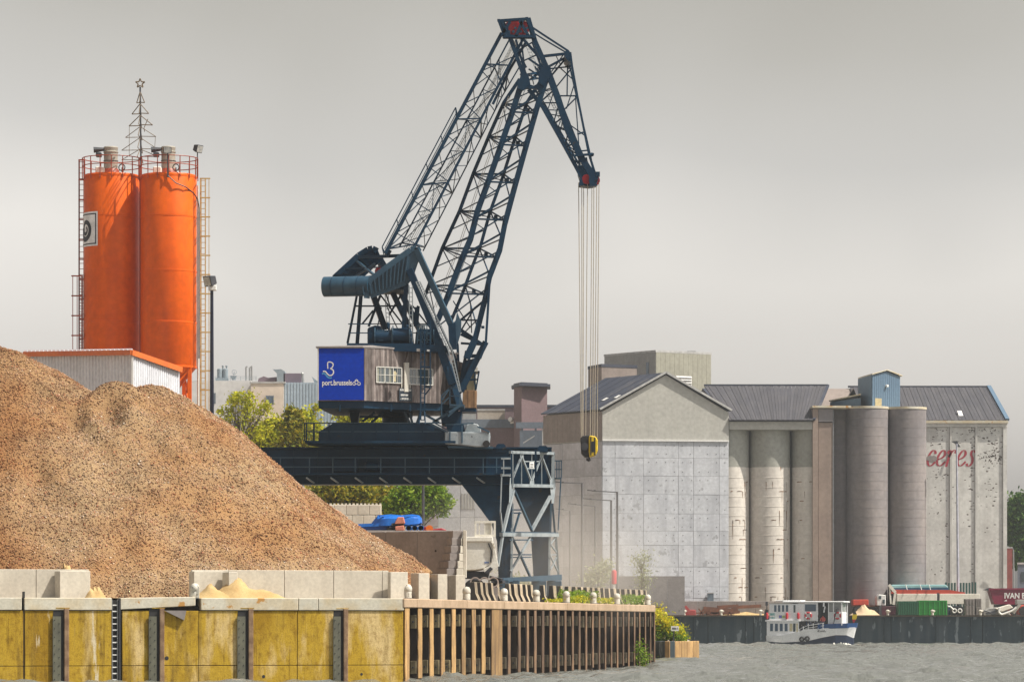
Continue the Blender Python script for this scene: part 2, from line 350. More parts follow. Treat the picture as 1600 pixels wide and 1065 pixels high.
# ------------------------------------------------------------------ front quay wall
qw = thing('quay_wall', 'ochre algae stained concrete quay wall along the water below the gravel heap', 'quay wall', (K0.x, K0.y, 0))
def slab(mb, a, b, z0, z1, n, t):       # vertical slab between plan points a and b, thickness t inwards from the face
    a0, b0 = V((a.x, a.y, z0)), V((b.x, b.y, z0)); a1, b1 = V((a.x, a.y, z1)), V((b.x, b.y, z1))
    return mb.prism([a0, b0, b1, a1], -n*t)
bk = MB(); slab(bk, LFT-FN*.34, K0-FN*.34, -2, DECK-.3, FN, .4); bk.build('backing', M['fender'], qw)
zj = .65
for a, b in ((-420, -300), (-300, -140), (-140, 36.3), (38.8, 174), (191, 310), (310.8, 464), (465, 630)):
    for z0, z1 in ((-1.9, zj-.012), (zj+.012, 2.62)):
        s_ = MB(); slab(s_, fq(a), fq(b), z0, z1, FN, .33); s_.build('wall_panel', M['quay'], qw, bevel=.008)
for a, b in ((-420, -220), (-219.5, 34), (38, 174.5), (188, 305.5), (314, 466), (466.6, 497), (497.5, 631.5)):
    s_ = MB(); sag = 0
    pa, pb = fq(a, .05), fq(b, .05)
    if a == 188:                        # the coping has slipped at its right end
        vs = [V((pa.x, pa.y, 2.66)), V((pb.x, pb.y, 2.80)), V((pb.x, pb.y, 3.12)), V((pa.x, pa.y, DECK))]
        s_.prism(vs, -FN*.75)
    else: slab(s_, pa, pb, 2.64, DECK, FN, .75)
    s_.build('coping', M['cap'], qw, bevel=.02)
s_ = MB(); pa, pb = fq(256, .02), fq(290, .02)
s_.prism([V((pa.x, pa.y, 2.63)), V((pb.x, pb.y, 2.63)), V((pb.x-.07, pb.y, 2.28))], FN*.14); s_.build('broken_slab', M['concretegrey'], qw)
# cracked joint strips
for px in (37.5, ):
    s_ = MB(); pts = []
    for i in range(12):
        pass
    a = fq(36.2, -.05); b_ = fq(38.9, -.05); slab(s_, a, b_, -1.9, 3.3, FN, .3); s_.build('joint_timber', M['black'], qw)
for pl, pr in ((82.6, 108), (232.6, 257), (371, 396), (521, 544)):
    w = pr-pl; tp = 2.70
    s_ = MB(); slab(s_, fq(pl+w*.70, .15), fq(pr, .15), -1.8, tp, FN, .15)
    s_.build('timber_post', M['brownpost'], qw, bevel=.02)
    s_ = MB(); slab(s_, fq(pl+w*.02, .012), fq(pl+w*.70, .012), -1.8, tp, FN, .02); s_.build('recess_shade', M['black'], qw)  # flat black strip standing for the shade inside a slot
    s_ = MB(); slab(s_, fq(pl, .10), fq(pl+w*.5, .10), -1.8, tp-.28, FN, .07); s_.build('steel_channel', M['greyplate'], qw)
    s_ = MB()
    for k in range(8):
        for u in (.1, .38):
            p = fq(pl+w*u, .10, tp-.42-.30*k-(.12 if u > .2 else 0)); s_.tube(p, p+FN*.02, .022, 6)
    s_.build('bolts', M['black'], qw, kind='stuff')
    s_ = MB(); pa, pb = fq(pl+w*.2, .06), fq(pr+1, .06); slab(s_, pa, pb, tp, tp+.03, FN, .08); s_.build('post_cap', M['quay'], qw)
ld = MB(); la, lb = fq(175.8, -.06), fq(183.2, -.06)
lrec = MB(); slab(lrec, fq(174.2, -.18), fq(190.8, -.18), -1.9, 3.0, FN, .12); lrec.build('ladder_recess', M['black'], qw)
lp = MB()
for px in (175.4, 183.6): p = fq(px, -.02); lp.bar((p.x, p.y, -1.5), (p.x, p.y, 3.02), .025, .05)
lo_ = lp.build('ladder', M['galv'], qw)
for k in range(22):
    s_ = MB(); a = fq(175.4, -.02, 2.82-k*.222); b_ = fq(183.6, -.02, 2.82-k*.222); s_.bar(a, b_, .045, .04); s_.build('rung', M['white'], lo_)
s_ = MB(); p = fq(187, .03); s_.bar((p.x, p.y, -1.5), (p.x, p.y, 3.06), .07, .07); s_.build('guide_pipe', M['darkmetal'], qw)
for px, z, r in ((260.5, .92, .075), (412, .25, .06), (565, .32, .05)):
    s_ = MB(); p = fq(px, .006, z); s_.tube(p, p-FN*.02, r, 10); s_.build('drain_hole', M['black'], qw)
# end of the front face: rough edge before the fender row
# ------------------------------------------------------------------ receding quay wall with fender boards
rw = thing('quay_wall', 'receding quay wall with a long row of pale timber fender boards and dark gaps', 'quay wall', (K0.x+.5, K0.y+2, 0))
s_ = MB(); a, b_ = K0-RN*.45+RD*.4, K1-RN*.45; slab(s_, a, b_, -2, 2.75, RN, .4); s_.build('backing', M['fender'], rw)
cuts = [632.5, 652, 730, 788, 840, 887, 934, 972, 1024.5]
for a, b_ in zip(cuts[:-1], cuts[1:]):
    s_ = MB(); slab(s_, rq(a+.25, .04), rq(b_-.25, .04), 2.74, DECK, RN, .8); s_.build('coping', M['capwarm'], rw, bevel=.03)
posts = [637, 657, 675, 692.5, 709.5, 725, 741, 756, 777, 796, 812, 825, 837, 849, 861, 873, 884, 895.6, 906, 916.6, 927, 937, 946.5, 956, 965.4, 974.5, 983, 992, 1000, 1009, 1017, 1023.3]
for i, px in enumerate(posts):
    t = on_line(K0, RD, px); c = K0+RD*max(t, .32); hw = .29 if i not in (0, 8) else (.30 if i == 0 else .95)
    if i > 8: hw = .23-.006*(i-8)
    a, b_ = c-RD*hw, c+RD*hw; bot = 0
    s_ = MB(); slab(s_, a-RN*.045, b_-RN*.045, -1.6, 2.735, RN, .42); s_.build('fender_post', M['fender'], rw, bevel=.015)
    zb = random.uniform(-.5, .16)
    s_ = MB(); ns_ = 7; jl_ = [random.uniform(-.035, .035) for _ in range(ns_+1)]; jr_ = [random.uniform(-.035, .035) for _ in range(ns_+1)]
    lf_ = [a+RD*jl_[k]+V((0, 0, zb+(2.735-zb)*k/ns_)) for k in range(ns_+1)]; rt_ = [b_+RD*jr_[k]+V((0, 0, zb+(2.735-zb)*k/ns_)) for k in range(ns_+1)]
    s_.prism(lf_+rt_[::-1], -RN*.043); s_.build('face_board', M['timberface'] if i < 9 else M['timberfar'], rw, bevel=.012)
    if i in (0,): continue
    for z0, z1 in ((2.02, 2.50), (.28, .78)):
        z0 += random.uniform(-.05, .05); z1 += random.uniform(-.03, .03)
        q0 = a-RN*.08; q1 = a-RN*.30
        s_ = MB(); s_.prism([V((q0.x, q0.y, z0)), V((q1.x, q1.y, z0)), V((q1.x, q1.y, z1)), V((q0.x, q0.y, z1))], -RD*.07)
        pc = (q0+q1)/2; pc = V((pc.x, pc.y, (z0+z1)/2)); 
        po = s_.build('bolted_pad', M['plate'] if i < 6 else M['padfar'], rw, bevel=.008)
        s_ = MB(); s_.tube(pc-RD*.07, pc-RD*.11, .035, 6); s_.build('bolt', M['darkmetal'], po)
# bollards
def bollard_mesh(c, k=1.0):
    return MB().lathe(c, [(.155*k, 0), (.15*k, .24*k), (.142*k, .27*k), (.165*k, .31*k), (.168*k, .38*k), (.15*k, .46*k), (.105*k, .52*k), (.05*k, .545*k), (.0005, .55*k)], 20)
bl = ['white bollard on the quay corner beside the cream wall blocks', 'white bollard in front of the first curved barriers near the truck', 'white bollard between the two nearest barrier stacks', 'white bollard at the left end of the long barrier row, below the crane leg', 'white bollard in front of the dark barriers, left of the weeds', 'white bollard rising among the green weeds on the quay edge', 'white bollard right of the weeds, below the lamp posts', 'white bollard farthest out at the tip of the quay']
bo = None
for px, lb in zip((637, 729, 787.6, 838, 885, 927, 964, 1012), bl):
    p = rq(px, -.42, DECK-.004)
    if bo is None:
        bo = thing('bollard', lb, 'bollard', p, 'white bollards along the near quay'); bollard_mesh(p, 1.0).build('post', M['bollard'], bo, smooth=True)
        MB().lathe(p, [(.20, .0), (.20, .025), (.17, .035)], 14).build('base_plate', M['darkmetal'], bo)
    else: copy_tree(bo, p, random.random()*6, lb)
p = fq(303, -.25, DECK-.01); bq = copy_tree(bo, p, 1.0, 'white bollard leaning beside the slipped coping and sand, left of the long wall')
bq.rotation_euler.x = R(7)
s_ = MB(); p = fq(309, -.12, DECK); s_.bar(p, p+V((0, 0, .42)), .10, .10); so_ = s_.build('marker_post', M['bollard'], None); rebase(so_)
tag(so_, 'short white marker post beside the leaning bollard at the broken coping', 'post')
# ------------------------------------------------------------------ gravel heap
WL = K0-FN*2.4                         # low wall line, parallel to the quay
def lw(px, off=0.0, z=0.0):
    a = WL+FN*off; t = on_line(a, FD, px); p = a+FD*t; return V((p.x, p.y, z))
xs = np.arange(-34, -3.2, .16); ys = np.arange(126.5, 164, .16); XX, YY = np.meshgrid(xs, ys)
def ridge(ax, ay, bx, by, z, kx, ky, z2=None):
    t = np.clip(((XX-ax)*(bx-ax)+(YY-ay)*(by-ay))/((bx-ax)**2+(by-ay)**2+1e-9), 0, 1)
    dx = XX-(ax+t*(bx-ax)); dy = YY-(ay+t*(by-ay)); zz = z if z2 is None else z+(z2-z)*t
    return zz-np.sqrt((dx*kx)**2+(dy*ky)**2+.05)+.06
lin = lambda px, d: X(px, d)
H = ridge(lin(-380, 146), 146, lin(8, 146), 146, Z(536, 146), .53, .74)
H = np.maximum(H, ridge(lin(150, 145), 145.2, lin(252, 145), 145.0, Z(597, 145), .76, .74, Z(589, 145)))
H = np.maximum(H, ridge(lin(168, 144), 144, lin(196, 144), 144, Z(588, 144), .9, .9))
H += .42*(smooth_noise(XX, YY, 2.9, 5)-.5)+.26*(smooth_noise(XX*1.5, YY*.55+XX*.3, 1.3, 6)-.5)+.16*(smooth_noise(XX, YY, .5, 8)-.5)
# rills running down the slope
H -= .60*np.clip(smooth_noise(XX*1.0+YY*.9, YY*.22-XX*.2, .8, 12)-.62, 0, 1)
for px_, y_, dd_, rr_, k_ in ((171, 606, 142.6, .55, .75), (178, 613, 142.0, .4, .45), (122, 620, 142.2, .40, .55), (60, 700, 138.6, .5, .35), (300, 745, 138.2, .45, .3)):
    H -= k_*np.exp(-((XX-X(px_, dd_))**2+(YY-dd_)**2)/(2*rr_**2)*2)
# retained by the low walls: keep clear of everything in front of them except in the opening
dist = (XX-WL.x)*FN.x+(YY-WL.y)*FN.y       # > 0 : on the water side of the wall line
pxs = 800+F*XX/YY
gap = (pxs > 141) & (pxs < 292)
lim = np.where(gap, DECK+.95-.46*np.clip(dist, -2, 9), DECK+1.12-.74*dist)
H = np.where(dist > -2.0, np.minimum(H, lim+.05*(smooth_noise(XX, YY, .4, 44)-.5)), H)
H = np.where((dist > -.34) & ~gap, DECK-.6, H)
H = np.where(dist > 2.2, DECK-.6, H)
H = np.maximum(H, DECK-.6)
mg, n, b, out = newmat('crushed rubble dust')
g = n.nodes.new('ShaderNodeNewGeometry'); vec = g.outputs['Position']
mp = n.nodes.new('ShaderNodeMapping'); mp.inputs['Rotation'].default_value = (0, R(-38), 0); mp.inputs['Scale'].default_value = (.12, 1, 1); n.links.new(vec, mp.inputs[0])
f1 = noise(n, mp.outputs[0], 1.1, 6); f2 = noise(n, vec, 22, 4); f0 = noise(n, vec, .22, 3)
col = mixc(n, ramp(n, f1, .4, .62), (.31, .20, .10), (.215, .13, .062)); col = mixc(n, ramp(n, f2, .35, .7), col, (.34, .235, .13)); col = mixc(n, ramp(n, f0, .40, .62), col, mixc(n, 1.0, col, (.92, .74, .55), 'MULTIPLY'))
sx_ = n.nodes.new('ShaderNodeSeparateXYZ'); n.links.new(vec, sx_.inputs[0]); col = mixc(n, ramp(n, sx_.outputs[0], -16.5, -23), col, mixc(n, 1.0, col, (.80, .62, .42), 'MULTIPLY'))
n.links.new(col, b.inputs['Base Color']); b.inputs['Roughness'].default_value = .95
bp = n.nodes.new('ShaderNodeBump'); bp.inputs['Strength'].default_value = .8; bp.inputs['Distance'].default_value = .07; n.links.new(f2, bp.inputs['Height']); n.links.new(bp.outputs[0], b.inputs['Normal'])
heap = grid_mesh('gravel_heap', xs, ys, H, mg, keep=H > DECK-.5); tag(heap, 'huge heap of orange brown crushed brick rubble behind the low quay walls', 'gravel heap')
ms, n, b, out = newmat('crushed brick stones')
g = n.nodes.new('ShaderNodeNewGeometry'); r = n.nodes.new('ShaderNodeValToRGB'); r.color_ramp.interpolation = 'CONSTANT'
cols = [(0, (.31, .195, .11)), (.22, (.40, .27, .175)), (.42, (.24, .145, .082)), (.55, (.46, .325, .235)), (.70, (.38, .175, .10)), (.78, (.26, .185, .115)), (.87, (.47, .375, .27)), (.94, (.10, .058, .036)), (.985, (.60, .55, .48))]
r.color_ramp.elements[0].color = (*cols[0][1], 1); r.color_ramp.elements[1].position = cols[1][0]; r.color_ramp.elements[1].color = (*cols[1][1], 1)
for p_, c in cols[2:]:
    e = r.color_ramp.elements.new(p_); e.color = (*c, 1)
n.links.new(g.outputs['Random Per Island'], r.inputs[0]); f0 = noise(n, g.outputs['Position'], .22, 3)
col = mixc(n, ramp(n, f0, .40, .62), r.outputs[0], mixc(n, 1.0, r.outputs[0], (.86, .66, .48), 'MULTIPLY'))
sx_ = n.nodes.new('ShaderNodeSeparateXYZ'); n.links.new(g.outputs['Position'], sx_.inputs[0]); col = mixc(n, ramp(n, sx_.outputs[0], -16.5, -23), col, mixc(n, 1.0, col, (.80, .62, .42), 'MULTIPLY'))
mp = n.nodes.new('ShaderNodeMapping'); mp.inputs['Rotation'].default_value = (0, R(-38), 0); mp.inputs['Scale'].default_value = (.10, .8, .9); n.links.new(g.outputs['Position'], mp.inputs[0]); f1 = noise(n, mp.outputs[0], 1.2, 6)
col = mixc(n, ramp(n, f1, .47, .62), col, mixc(n, 1.0, col, (.66, .56, .46), 'MULTIPLY'))
n.links.new(col, b.inputs['Base Color']); b.inputs['Roughness'].default_value = .9
def stones(name, N, smin, smax, seed, region):
    r = np.random.default_rng(seed); ix = r.integers(1, len(xs)-2, N*3); iy = r.integers(1, len(ys)-2, N*3)
    h = H[iy, ix]; ok = region(XX[iy, ix], YY[iy, ix], h) & (h > DECK-.05); ix, iy = ix[ok][:N], iy[ok][:N]; N = len(ix)
    fx, fy = r.random(N), r.random(N)
    px = xs[ix]+fx*.16; py = ys[iy]+fy*.16
    pz = H[iy, ix]*(1-fx)*(1-fy)+H[iy, ix+1]*fx*(1-fy)+H[iy+1, ix]*(1-fx)*fy+H[iy+1, ix+1]*fx*fy
    sz = smin+(smax-smin)*r.random(N)**3.0
    base = np.array([(1,0,0),(-1,0,0),(0,1,0),(0,-1,0),(0,0,1),(0,0,-1)], float)
    v = base[None]*(.6+.7*r.random((N, 6, 1)))+.25*r.standard_normal((N, 6, 3))
    A = r.standard_normal((N, 3, 3)); Q, _ = np.linalg.qr(A)
    v = np.einsum('nij,nkj->nki', Q, v*(np.stack([np.ones(N), .6+.4*r.random(N), .5+.4*r.random(N)], -1)[:, None]))
    v = v*sz[:, None, None]*.5+np.stack([px, py, pz+sz*.12], -1)[:, None]
    fc = np.array([(0,2,4),(2,1,4),(1,3,4),(3,0,4),(2,0,5),(1,2,5),(3,1,5),(0,3,5)])
    q = (fc[None]+6*np.arange(N)[:, None, None]).reshape(-1, 3)
    o = raw_mesh(name, v.reshape(-1, 3), q, ms); o['kind'] = 'stuff'; o.parent = heap; return o
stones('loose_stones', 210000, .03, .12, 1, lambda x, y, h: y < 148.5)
# ------------------------------------------------------------------ low cream walls that hold the heap
WT = Z(890, lw(350).y)
def lowwall(name, label, spans, ribs, ztop=WT):
    px = spans[0][0]; root = thing(name, label, 'wall', lw(px, 0, DECK))
    for a, b_ in spans:
        s_ = MB(); slab(s_, lw(a+.15), lw(b_-.15), DECK-.5, ztop, FN, .3); s_.build('wall_block', M['concrete'], root, bevel=.012)
    for a, k in ribs:                   # buttress ribs, turned so that their shaded side shows
        p = lw(a, -.02, DECK-.3); q = p+V((-.42, -.72, 0)).normalized()*.0+FN*.55-FD*.22
        up = V((0, 0, ztop-.005-p.z)); s_ = MB()
        s_.prism([p, p+FD*.02*k+FN*0, V((q.x+FD.x*.10*k, q.y+FD.y*.10*k, p.z)), V((q.x-.02, q.y, p.z))], up)
        s_.build('buttress', M['concrete'], root, bevel=.01)
    return root
lowwall('retaining_wall', 'short cream concrete wall at the left edge with a buttress, left of the gap in front of the heap', [(-380, -160), (-160, 56), (56.5, 139)], [])
lowwall('retaining_wall', 'long cream concrete wall of smooth blocks along the foot of the gravel heap', [(300, 357), (357.3, 444), (444.4, 521), (521.4, 597), (597.4, 607)], [])
def turned_block(name, label, px_dark, px_edge, px_right, ytop, off, cat='wall block', m=None, group=None, onq=None):
    # a precast block turned on the quay: its left end is in shade, its broad face in the sun
    e_ = lw(px_edge, off, DECK-.3) if onq is None else rq(px_edge, onq, DECK-.3); d = e_.y; s = F/d
    wl = (px_edge-px_dark)/s; wr = (px_right-px_edge)/s
    a1 = V((-.50, .87, 0)) ; k1 = wl/.50*.94; a2 = V((.93, .37, 0)); k2 = wr/.93
    z = Z(ytop, d); s_ = MB(); s_.prism([e_, e_+a2*k2, e_+a2*k2+a1*k1, e_+a1*k1], (0, 0, z-e_.z))
    o = rebase(s_.build(name, m or M['concrete'], None, bevel=.012)); tag(o, label, cat, group); return o
turned_block('wall_block', 'cream block with a shaded left end and a sand spill behind it, beside the gap', 82, 93.5, 139, 891.5, .55)
turned_block('wall_block', 'block with a broad grey shaded end, left of the sand pocket, behind the leaning bollard', 293, 303, 349, 892, .22)
turned_block('wall_block', 'narrow block standing in the sand with a black shadowed left side', 345, 357.5, 371, 893, .75)
gq = 'zigzag row of turned cream blocks'
turned_block('wall_block', 'wide bright block at the left end of the zigzag row, left of the corner bollard', 605, 610, 637, 893, .5, group=gq)
turned_block('wall_block', 'cream zigzag block just right of the corner bollard', 640, 654, 671, 895, .0, group=gq, onq=-1.3)
turned_block('wall_block', 'middle cream block of the zigzag row, under the foot of the heap', 671, 684, 699, 896.5, -.9, group=gq, onq=-1.3)
turned_block('wall_block', 'last cream block of the zigzag row, below the stepped block column', 699, 712, 727, 898, -2.0, group=gq, onq=-1.3)
# sand
def sandpile(label, px, off, w, h, dpt, lean=0.0, d=None, m=None, seed=1):
    c = lw(px, off, DECK-.02) if d is None else V((X(px, d), d, DECK-.02)); s_ = MB(); nx, ny = 22, 12; r = random.Random(seed)
    for j in range(ny+1):
        for i in range(nx+1):
            u = i/nx*2-1; v = j/ny*2-1; rr = math.sqrt((u-lean*(1-abs(u)))**2+v*v)
            z = max(0, 1-rr)**.85*h*(1+.18*math.sin(7*u+seed)+.12*r.uniform(-1, 1)) if rr < 1 else 0
            p = c+FD*(u*w/2)+FN*(v*dpt/2)+V((0, 0, z)); s_.v.append(p)
    for j in range(ny):
        for i in range(nx): a = j*(nx+1)+i; s_.f.append([a, a+1, a+nx+2, a+nx+1])
    o = rebase(s_.build('sand_pile', m or M['sand'], None, smooth=True, recalc=False)); tag(o, label, 'sand pile'); return o
sandpile('low mound of yellow sand filling the pocket between two blocks by the leaning bollard', 330, .75, 1.6, .5, 1.5, seed=2)
sandpile('tapering drift of yellow sand against the long cream wall', 388, .55, 3.0, .78, 1.3, lean=-.45, seed=4)
sandpile('small spill of yellow sand at the right end of the short left wall', 148, .25, .9, .5, 1.2, seed=5)
sandpile('heap of sand peeping over the top of the short left wall', 100, -1.2, 1.6, 1.28, 2.0, seed=6)
# ------------------------------------------------------------------ tall grey wall with stepped end, behind the heap
D2 = 152.0
tw = thing('concrete_wall', 'tall purple grey concrete wall in shade at the right foot of the heap', 'wall', P(700, 900, D2))
a, b_ = V((X(500, D2+3.6), D2+3.6, 0)), V((X(706, D2), D2, 0)); wd = (b_-a).normalized(); wn = V((wd.y, -wd.x, 0)); wl = (b_-a).length
ztop = Z(828.5, D2)
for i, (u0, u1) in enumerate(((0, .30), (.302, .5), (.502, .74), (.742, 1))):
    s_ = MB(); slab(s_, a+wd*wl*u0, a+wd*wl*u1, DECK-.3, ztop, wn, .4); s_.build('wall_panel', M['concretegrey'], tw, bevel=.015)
s_ = MB()
for u in (.2, .40, .62, .88):
    p = a+wd*wl*u; p.z = ztop-.55-.3*(u > .5); s_.tube(p+wn*.01, p-wn*.02, .05, 8)
s_.build('lifting_holes', M['black'], tw, kind='stuff')
sb = thing('block_column', 'stepped column of stacked concrete blocks at the end of the tall grey wall', 'block stack', P(712, 900, D2-.4))
rows = [(828.5, 707.5), (840, 706), (852, 704.5), (864, 702.8), (876, 700.5), (888, 698)]
for y, xl in rows:
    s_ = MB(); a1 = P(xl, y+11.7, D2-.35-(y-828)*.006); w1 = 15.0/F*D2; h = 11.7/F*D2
    s_.prism([a1, a1+V((w1*.97, .12, 0)), a1+V((w1*.97-.5, 1.3, 0)), a1+V((-.5, 1.2, 0))], (0, 0, h)); s_.build('block', M['concretegrey'], sb, bevel=.012, label='block in the left half of the column, shade put into its grey colour')  # grey blocks carry painted shade, the cream ones beside them the sun
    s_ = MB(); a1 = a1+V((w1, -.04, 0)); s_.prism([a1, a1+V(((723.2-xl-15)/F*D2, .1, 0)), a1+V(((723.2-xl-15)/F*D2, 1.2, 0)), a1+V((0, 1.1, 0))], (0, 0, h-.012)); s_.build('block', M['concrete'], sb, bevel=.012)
s_ = MB(); a1 = P(723.5, 902, D2-.45); s_.box(a1, a1+V((5/F*D2, 1.4, 74/F*D2))); s_.build('end_slab', M['concrete'], sb, bevel=.01)
# platform and the blue things on it
pf = MB(); a1 = P(545, 829.5, D2+6); pf.box(V((a1.x, D2+4.6, DECK-.3)), V((X(716, D2+6), D2+10, Z(829.5, D2+6)))); o = rebase(pf.build('storage_platform', M['concretegrey'], None, bevel=.02)); tag(o, 'raised concrete platform behind the tall grey wall, carrying the blue skip', 'platform')
M['blueplastic'] = mat('bright blue tarpaulin', (.012, .16, .60), (.008, .12, .5), 1.5, .35)
M['bluedark'] = mat('dark blue skip paint', (.008, .075, .34), (.006, .05, .25), 1.5, .45)
M['salmon'] = mat('faded salmon machine paint', (.58, .22, .15), (.45, .15, .10), 3, .6)
Dp = D2+6.2
bs = thing('skip', 'bright blue tarpaulin covered skip lying on the platform behind the tall wall', 'skip', P(630, 829, Dp))
s_ = MB()   # rounded cover: hull sections along x
secs = [(577, 822, 822, .5), (585, 812, 822, .9), (591, 804.5, 822, 1.1), (610, 803, 822, 1.25), (628, 804.5, 821, 1.25), (645, 803, 820, 1.25), (655, 804.5, 819, 1.15), (659, 809, 817, .95)]
k = 9
for x, yt, yb, hw in secs:
    zt, zb = Z(yt, Dp), Z(yb, Dp)
    for i in range(k):
        q = math.pi*i/(k-1); s_.v.append(V((X(x, Dp), Dp-math.copysign(abs(math.cos(q))**.6, math.cos(q))*hw, zb+(zt-zb)*math.sin(q)**.55)))
for j in range(len(secs)-1):
    for i in range(k-1): s_.f.append([j*k+i, j*k+i+1, (j+1)*k+i+1, (j+1)*k+i])
s_.f.append(list(range(k))); s_.f.append([(len(secs)-1)*k+i for i in range(k)])
cv = s_.build('tarpaulin', M['blueplastic'], bs, smooth=True)
s_ = MB()
for x0, x1 in ((593, 600), (632, 652)): s_.bar(P(x0, 806, Dp-1.2), P(x1, 804.5+(x1-x0)*.1, Dp-1.0), .06)
s_.build('fold', M['blueplastic'], cv)
s_ = MB(); s_.prism([P(560, 820, Dp-1.0), P(608, 818, Dp-1.0), P(608, 828.6, Dp-1.0), P(567, 828.6, Dp-1.0)], (0, 2.0, 0)); s_.build('skip_body', M['bluedark'], bs, bevel=.05)
s_ = MB(); s_.bar(P(560, 820.5, Dp-1.06), P(608, 818.6, Dp-1.06), .1, .14); s_.build('skip_rim', M['blueplastic'], bs)
pg = 'blue pipes with dark open ends on the platform'
for i, (x, lb) in enumerate(((638.5, 'left of three blue pipes with dark mouths under the blue cover'), (648, 'middle one of three blue pipes with dark mouths under the blue cover'), (657.5, 'right of three blue pipes, next to the red sheet'))):
    o = thing('pipe', lb, 'pipe', P(x, 829, Dp-1.3), pg); r = 4.6/F*Dp; c = P(x, 829, Dp-1.3)+V((0, 0, r))
    s_ = MB(); s_.lathe((0, 0, 0), [(r, 0), (r, 1.2)], 16); s_.v = [c+V((p.x, p.z, p.y)) for p in s_.v]; s_.f = s_.f[:-2]
    s2 = MB(); s2.lathe((0, 0, 0), [(r*.86, 0), (r*.86, 1.2)], 16); s2.f = s2.f[:-2]+[s2.f[-1]]; s2.v = [c+V((p.x, p.z, p.y)) for p in s2.v]
    s3 = MB(); n_ = 16
    vs = [c+V((math.cos(2*math.pi*i/n_)*q, 0, math.sin(2*math.pi*i/n_)*q)) for q in (r, r*.86) for i in range(n_)]
    s.add if False else None
    s3.add(vs, [(i, (i+1) % n_, (i+1) % n_+n_, i+n_) for i in range(n_)])
    s_.build('outer_wall', M['blueplastic'], o, smooth=True); s2.build('inner_wall', M['black'], o); s3.build('rim', M['blueplastic'], o)
sa = thing('scrap_machine', 'salmon coloured tapered machine arm leaning in front of the blue skip', 'machine part', P(622, 829, Dp-1.5))
s_ = MB(); s_.prism([P(616, 818, Dp-1.6), P(621, 807.5, Dp-1.6), P(630.5, 807, Dp-1.6), P(633, 817.5, Dp-1.6)], (0, .5, 0)); s_.build('arm', M['salmon'], sa, bevel=.03)
s_ = MB(); s_.prism([P(617, 822, Dp-1.6), P(631, 820, Dp-1.6), P(632, 828.6, Dp-1.6), P(618, 828.6, Dp-1.6)], (0, .6, 0)); s_.build('mount', M['salmon'], sa, bevel=.03)
s_ = MB(); s_.tube(P(612, 821, Dp-1.3), P(632, 820, Dp-1.3), .12, 8); s_.tube(P(611, 824, Dp-1.2), P(611, 828.6, Dp-1.2), .18, 8); s_.build('pivot', M['black'], sa)
rs = MB(); rs.prism([P(660, 828.8, Dp-1.2), P(663, 822, Dp-1.2), P(672, 823, Dp-1.2), P(677, 826, Dp-1.2), P(690, 824.5, Dp-1.2), P(697, 827, Dp-1.2), P(698, 828.8, Dp-1.2)], (0, .8, 0)); o = rebase(rs.build('crumpled_sheet', M['redmaroon'] if 'redmaroon' in M else M['red'], None, bevel=.06)); tag(o, 'crumpled red plastic sheet lying beside the blue pipes', 'plastic sheet')
s_ = MB(); s_.tube(P(671, 825.5, Dp-1.5), P(671, 825.5, Dp-1.25), .16, 12); s_.tube(P(671, 828.9, Dp-1.4), P(671, 824, Dp-1.4), .05, 6); o = rebase(s_.build('orange_lamp', M['orangetrim'], None)); tag(o, 'small round orange disc on the red sheet beside the blue pipes', 'disc')
# ------------------------------------------------------------------ big block wall behind
D3 = 196.0
bw = thing('block_wall', 'wall of large grey concrete blocks with studded top in front of the trees', 'wall', P(560, 870, D3))
h = 16.2/F*D3
for r_i in range(7):
    yb = 822+(r_i-1)*0; z0 = Z(788.5, D3)-h*(r_i+1)+.02
    off = 0 if r_i % 2 == 0 else 9
    for c_i in range(-2, 8):
        x0 = 595.5-18.3*(c_i+1)-off; x1 = x0+18.1
        if off and c_i == -1: continue
        if c_i < 0: continue
        s_ = MB(); s_.box(V((X(x0, D3)+.01, D3, z0+.012)), V((X(x1, D3), D3+.7, z0+h-.008))); s_.build('block', M['barrierblock'] if 'barrierblock' in M else M['concrete'], bw, bevel=.02)
    if off:
        s_ = MB(); s_.box(V((X(595.5-9, D3)+.01, D3, z0+.012)), V((X(595.4, D3), D3+.7, z0+h-.008))); s_.build('block', M['concrete'], bw, bevel=.02)
for i in range(24):
    x = 594-6.0*i; s_ = MB(); p = V((X(x, D3), D3+.2, Z(788.5, D3))); s_.box(p+V((-.05, 0, -.01)), p+V((.05, .3, .10))); s_.build('stud', M['concrete'], bw)
# ------------------------------------------------------------------ white tipper truck
DT = 157.0
M['truckwhite'] = mat('dusty white truck paint', (.82, .80, .74), (.74, .71, .63), 1.2, .4, spots=(.40, .34, .25), sscale=2, sthr=.64)
tr = thing('tipper_truck', 'dusty white tipper truck with its rounded body tail towards the water, half hidden by blocks', 'truck', P(735, 930, DT))
def tp(x, y, o=0): return P(x, y, DT+o)
s_ = MB(); prof = [(650, 841), (768, 841), (770, 852), (771.5, 866), (769, 876), (763, 884), (754, 889), (742, 891), (650, 891)]
s_.prism([tp(x, y, -1.1) for x, y in prof], (0, 2.3, 0)); body = s_.build('tipper_body', M['truckwhite'], tr, bevel=.05)
s_ = MB(); s_.prism([tp(x, y, -1.18) for x, y in ((650, 838), (770, 838), (770, 845.5), (650, 845.5))], (0, 2.46, 0)); s_.build('top_rail', M['truckwhite'], body, bevel=.02)
s_ = MB()
tl = [(767, 846), (771.5, 846), (779, 884), (769, 893.5), (757, 893.5), (755, 888), (765, 884), (770.5, 876), (772.5, 866), (771, 855)]
s_.prism([tp(x, y, -1.22) for x, y in tl], (0, .16, 0)); s_.prism([tp(x, y, 1.1) for x, y in tl], (0, .16, 0))
s_.build('tail_frame', M['truckwhite'], body, bevel=.015)
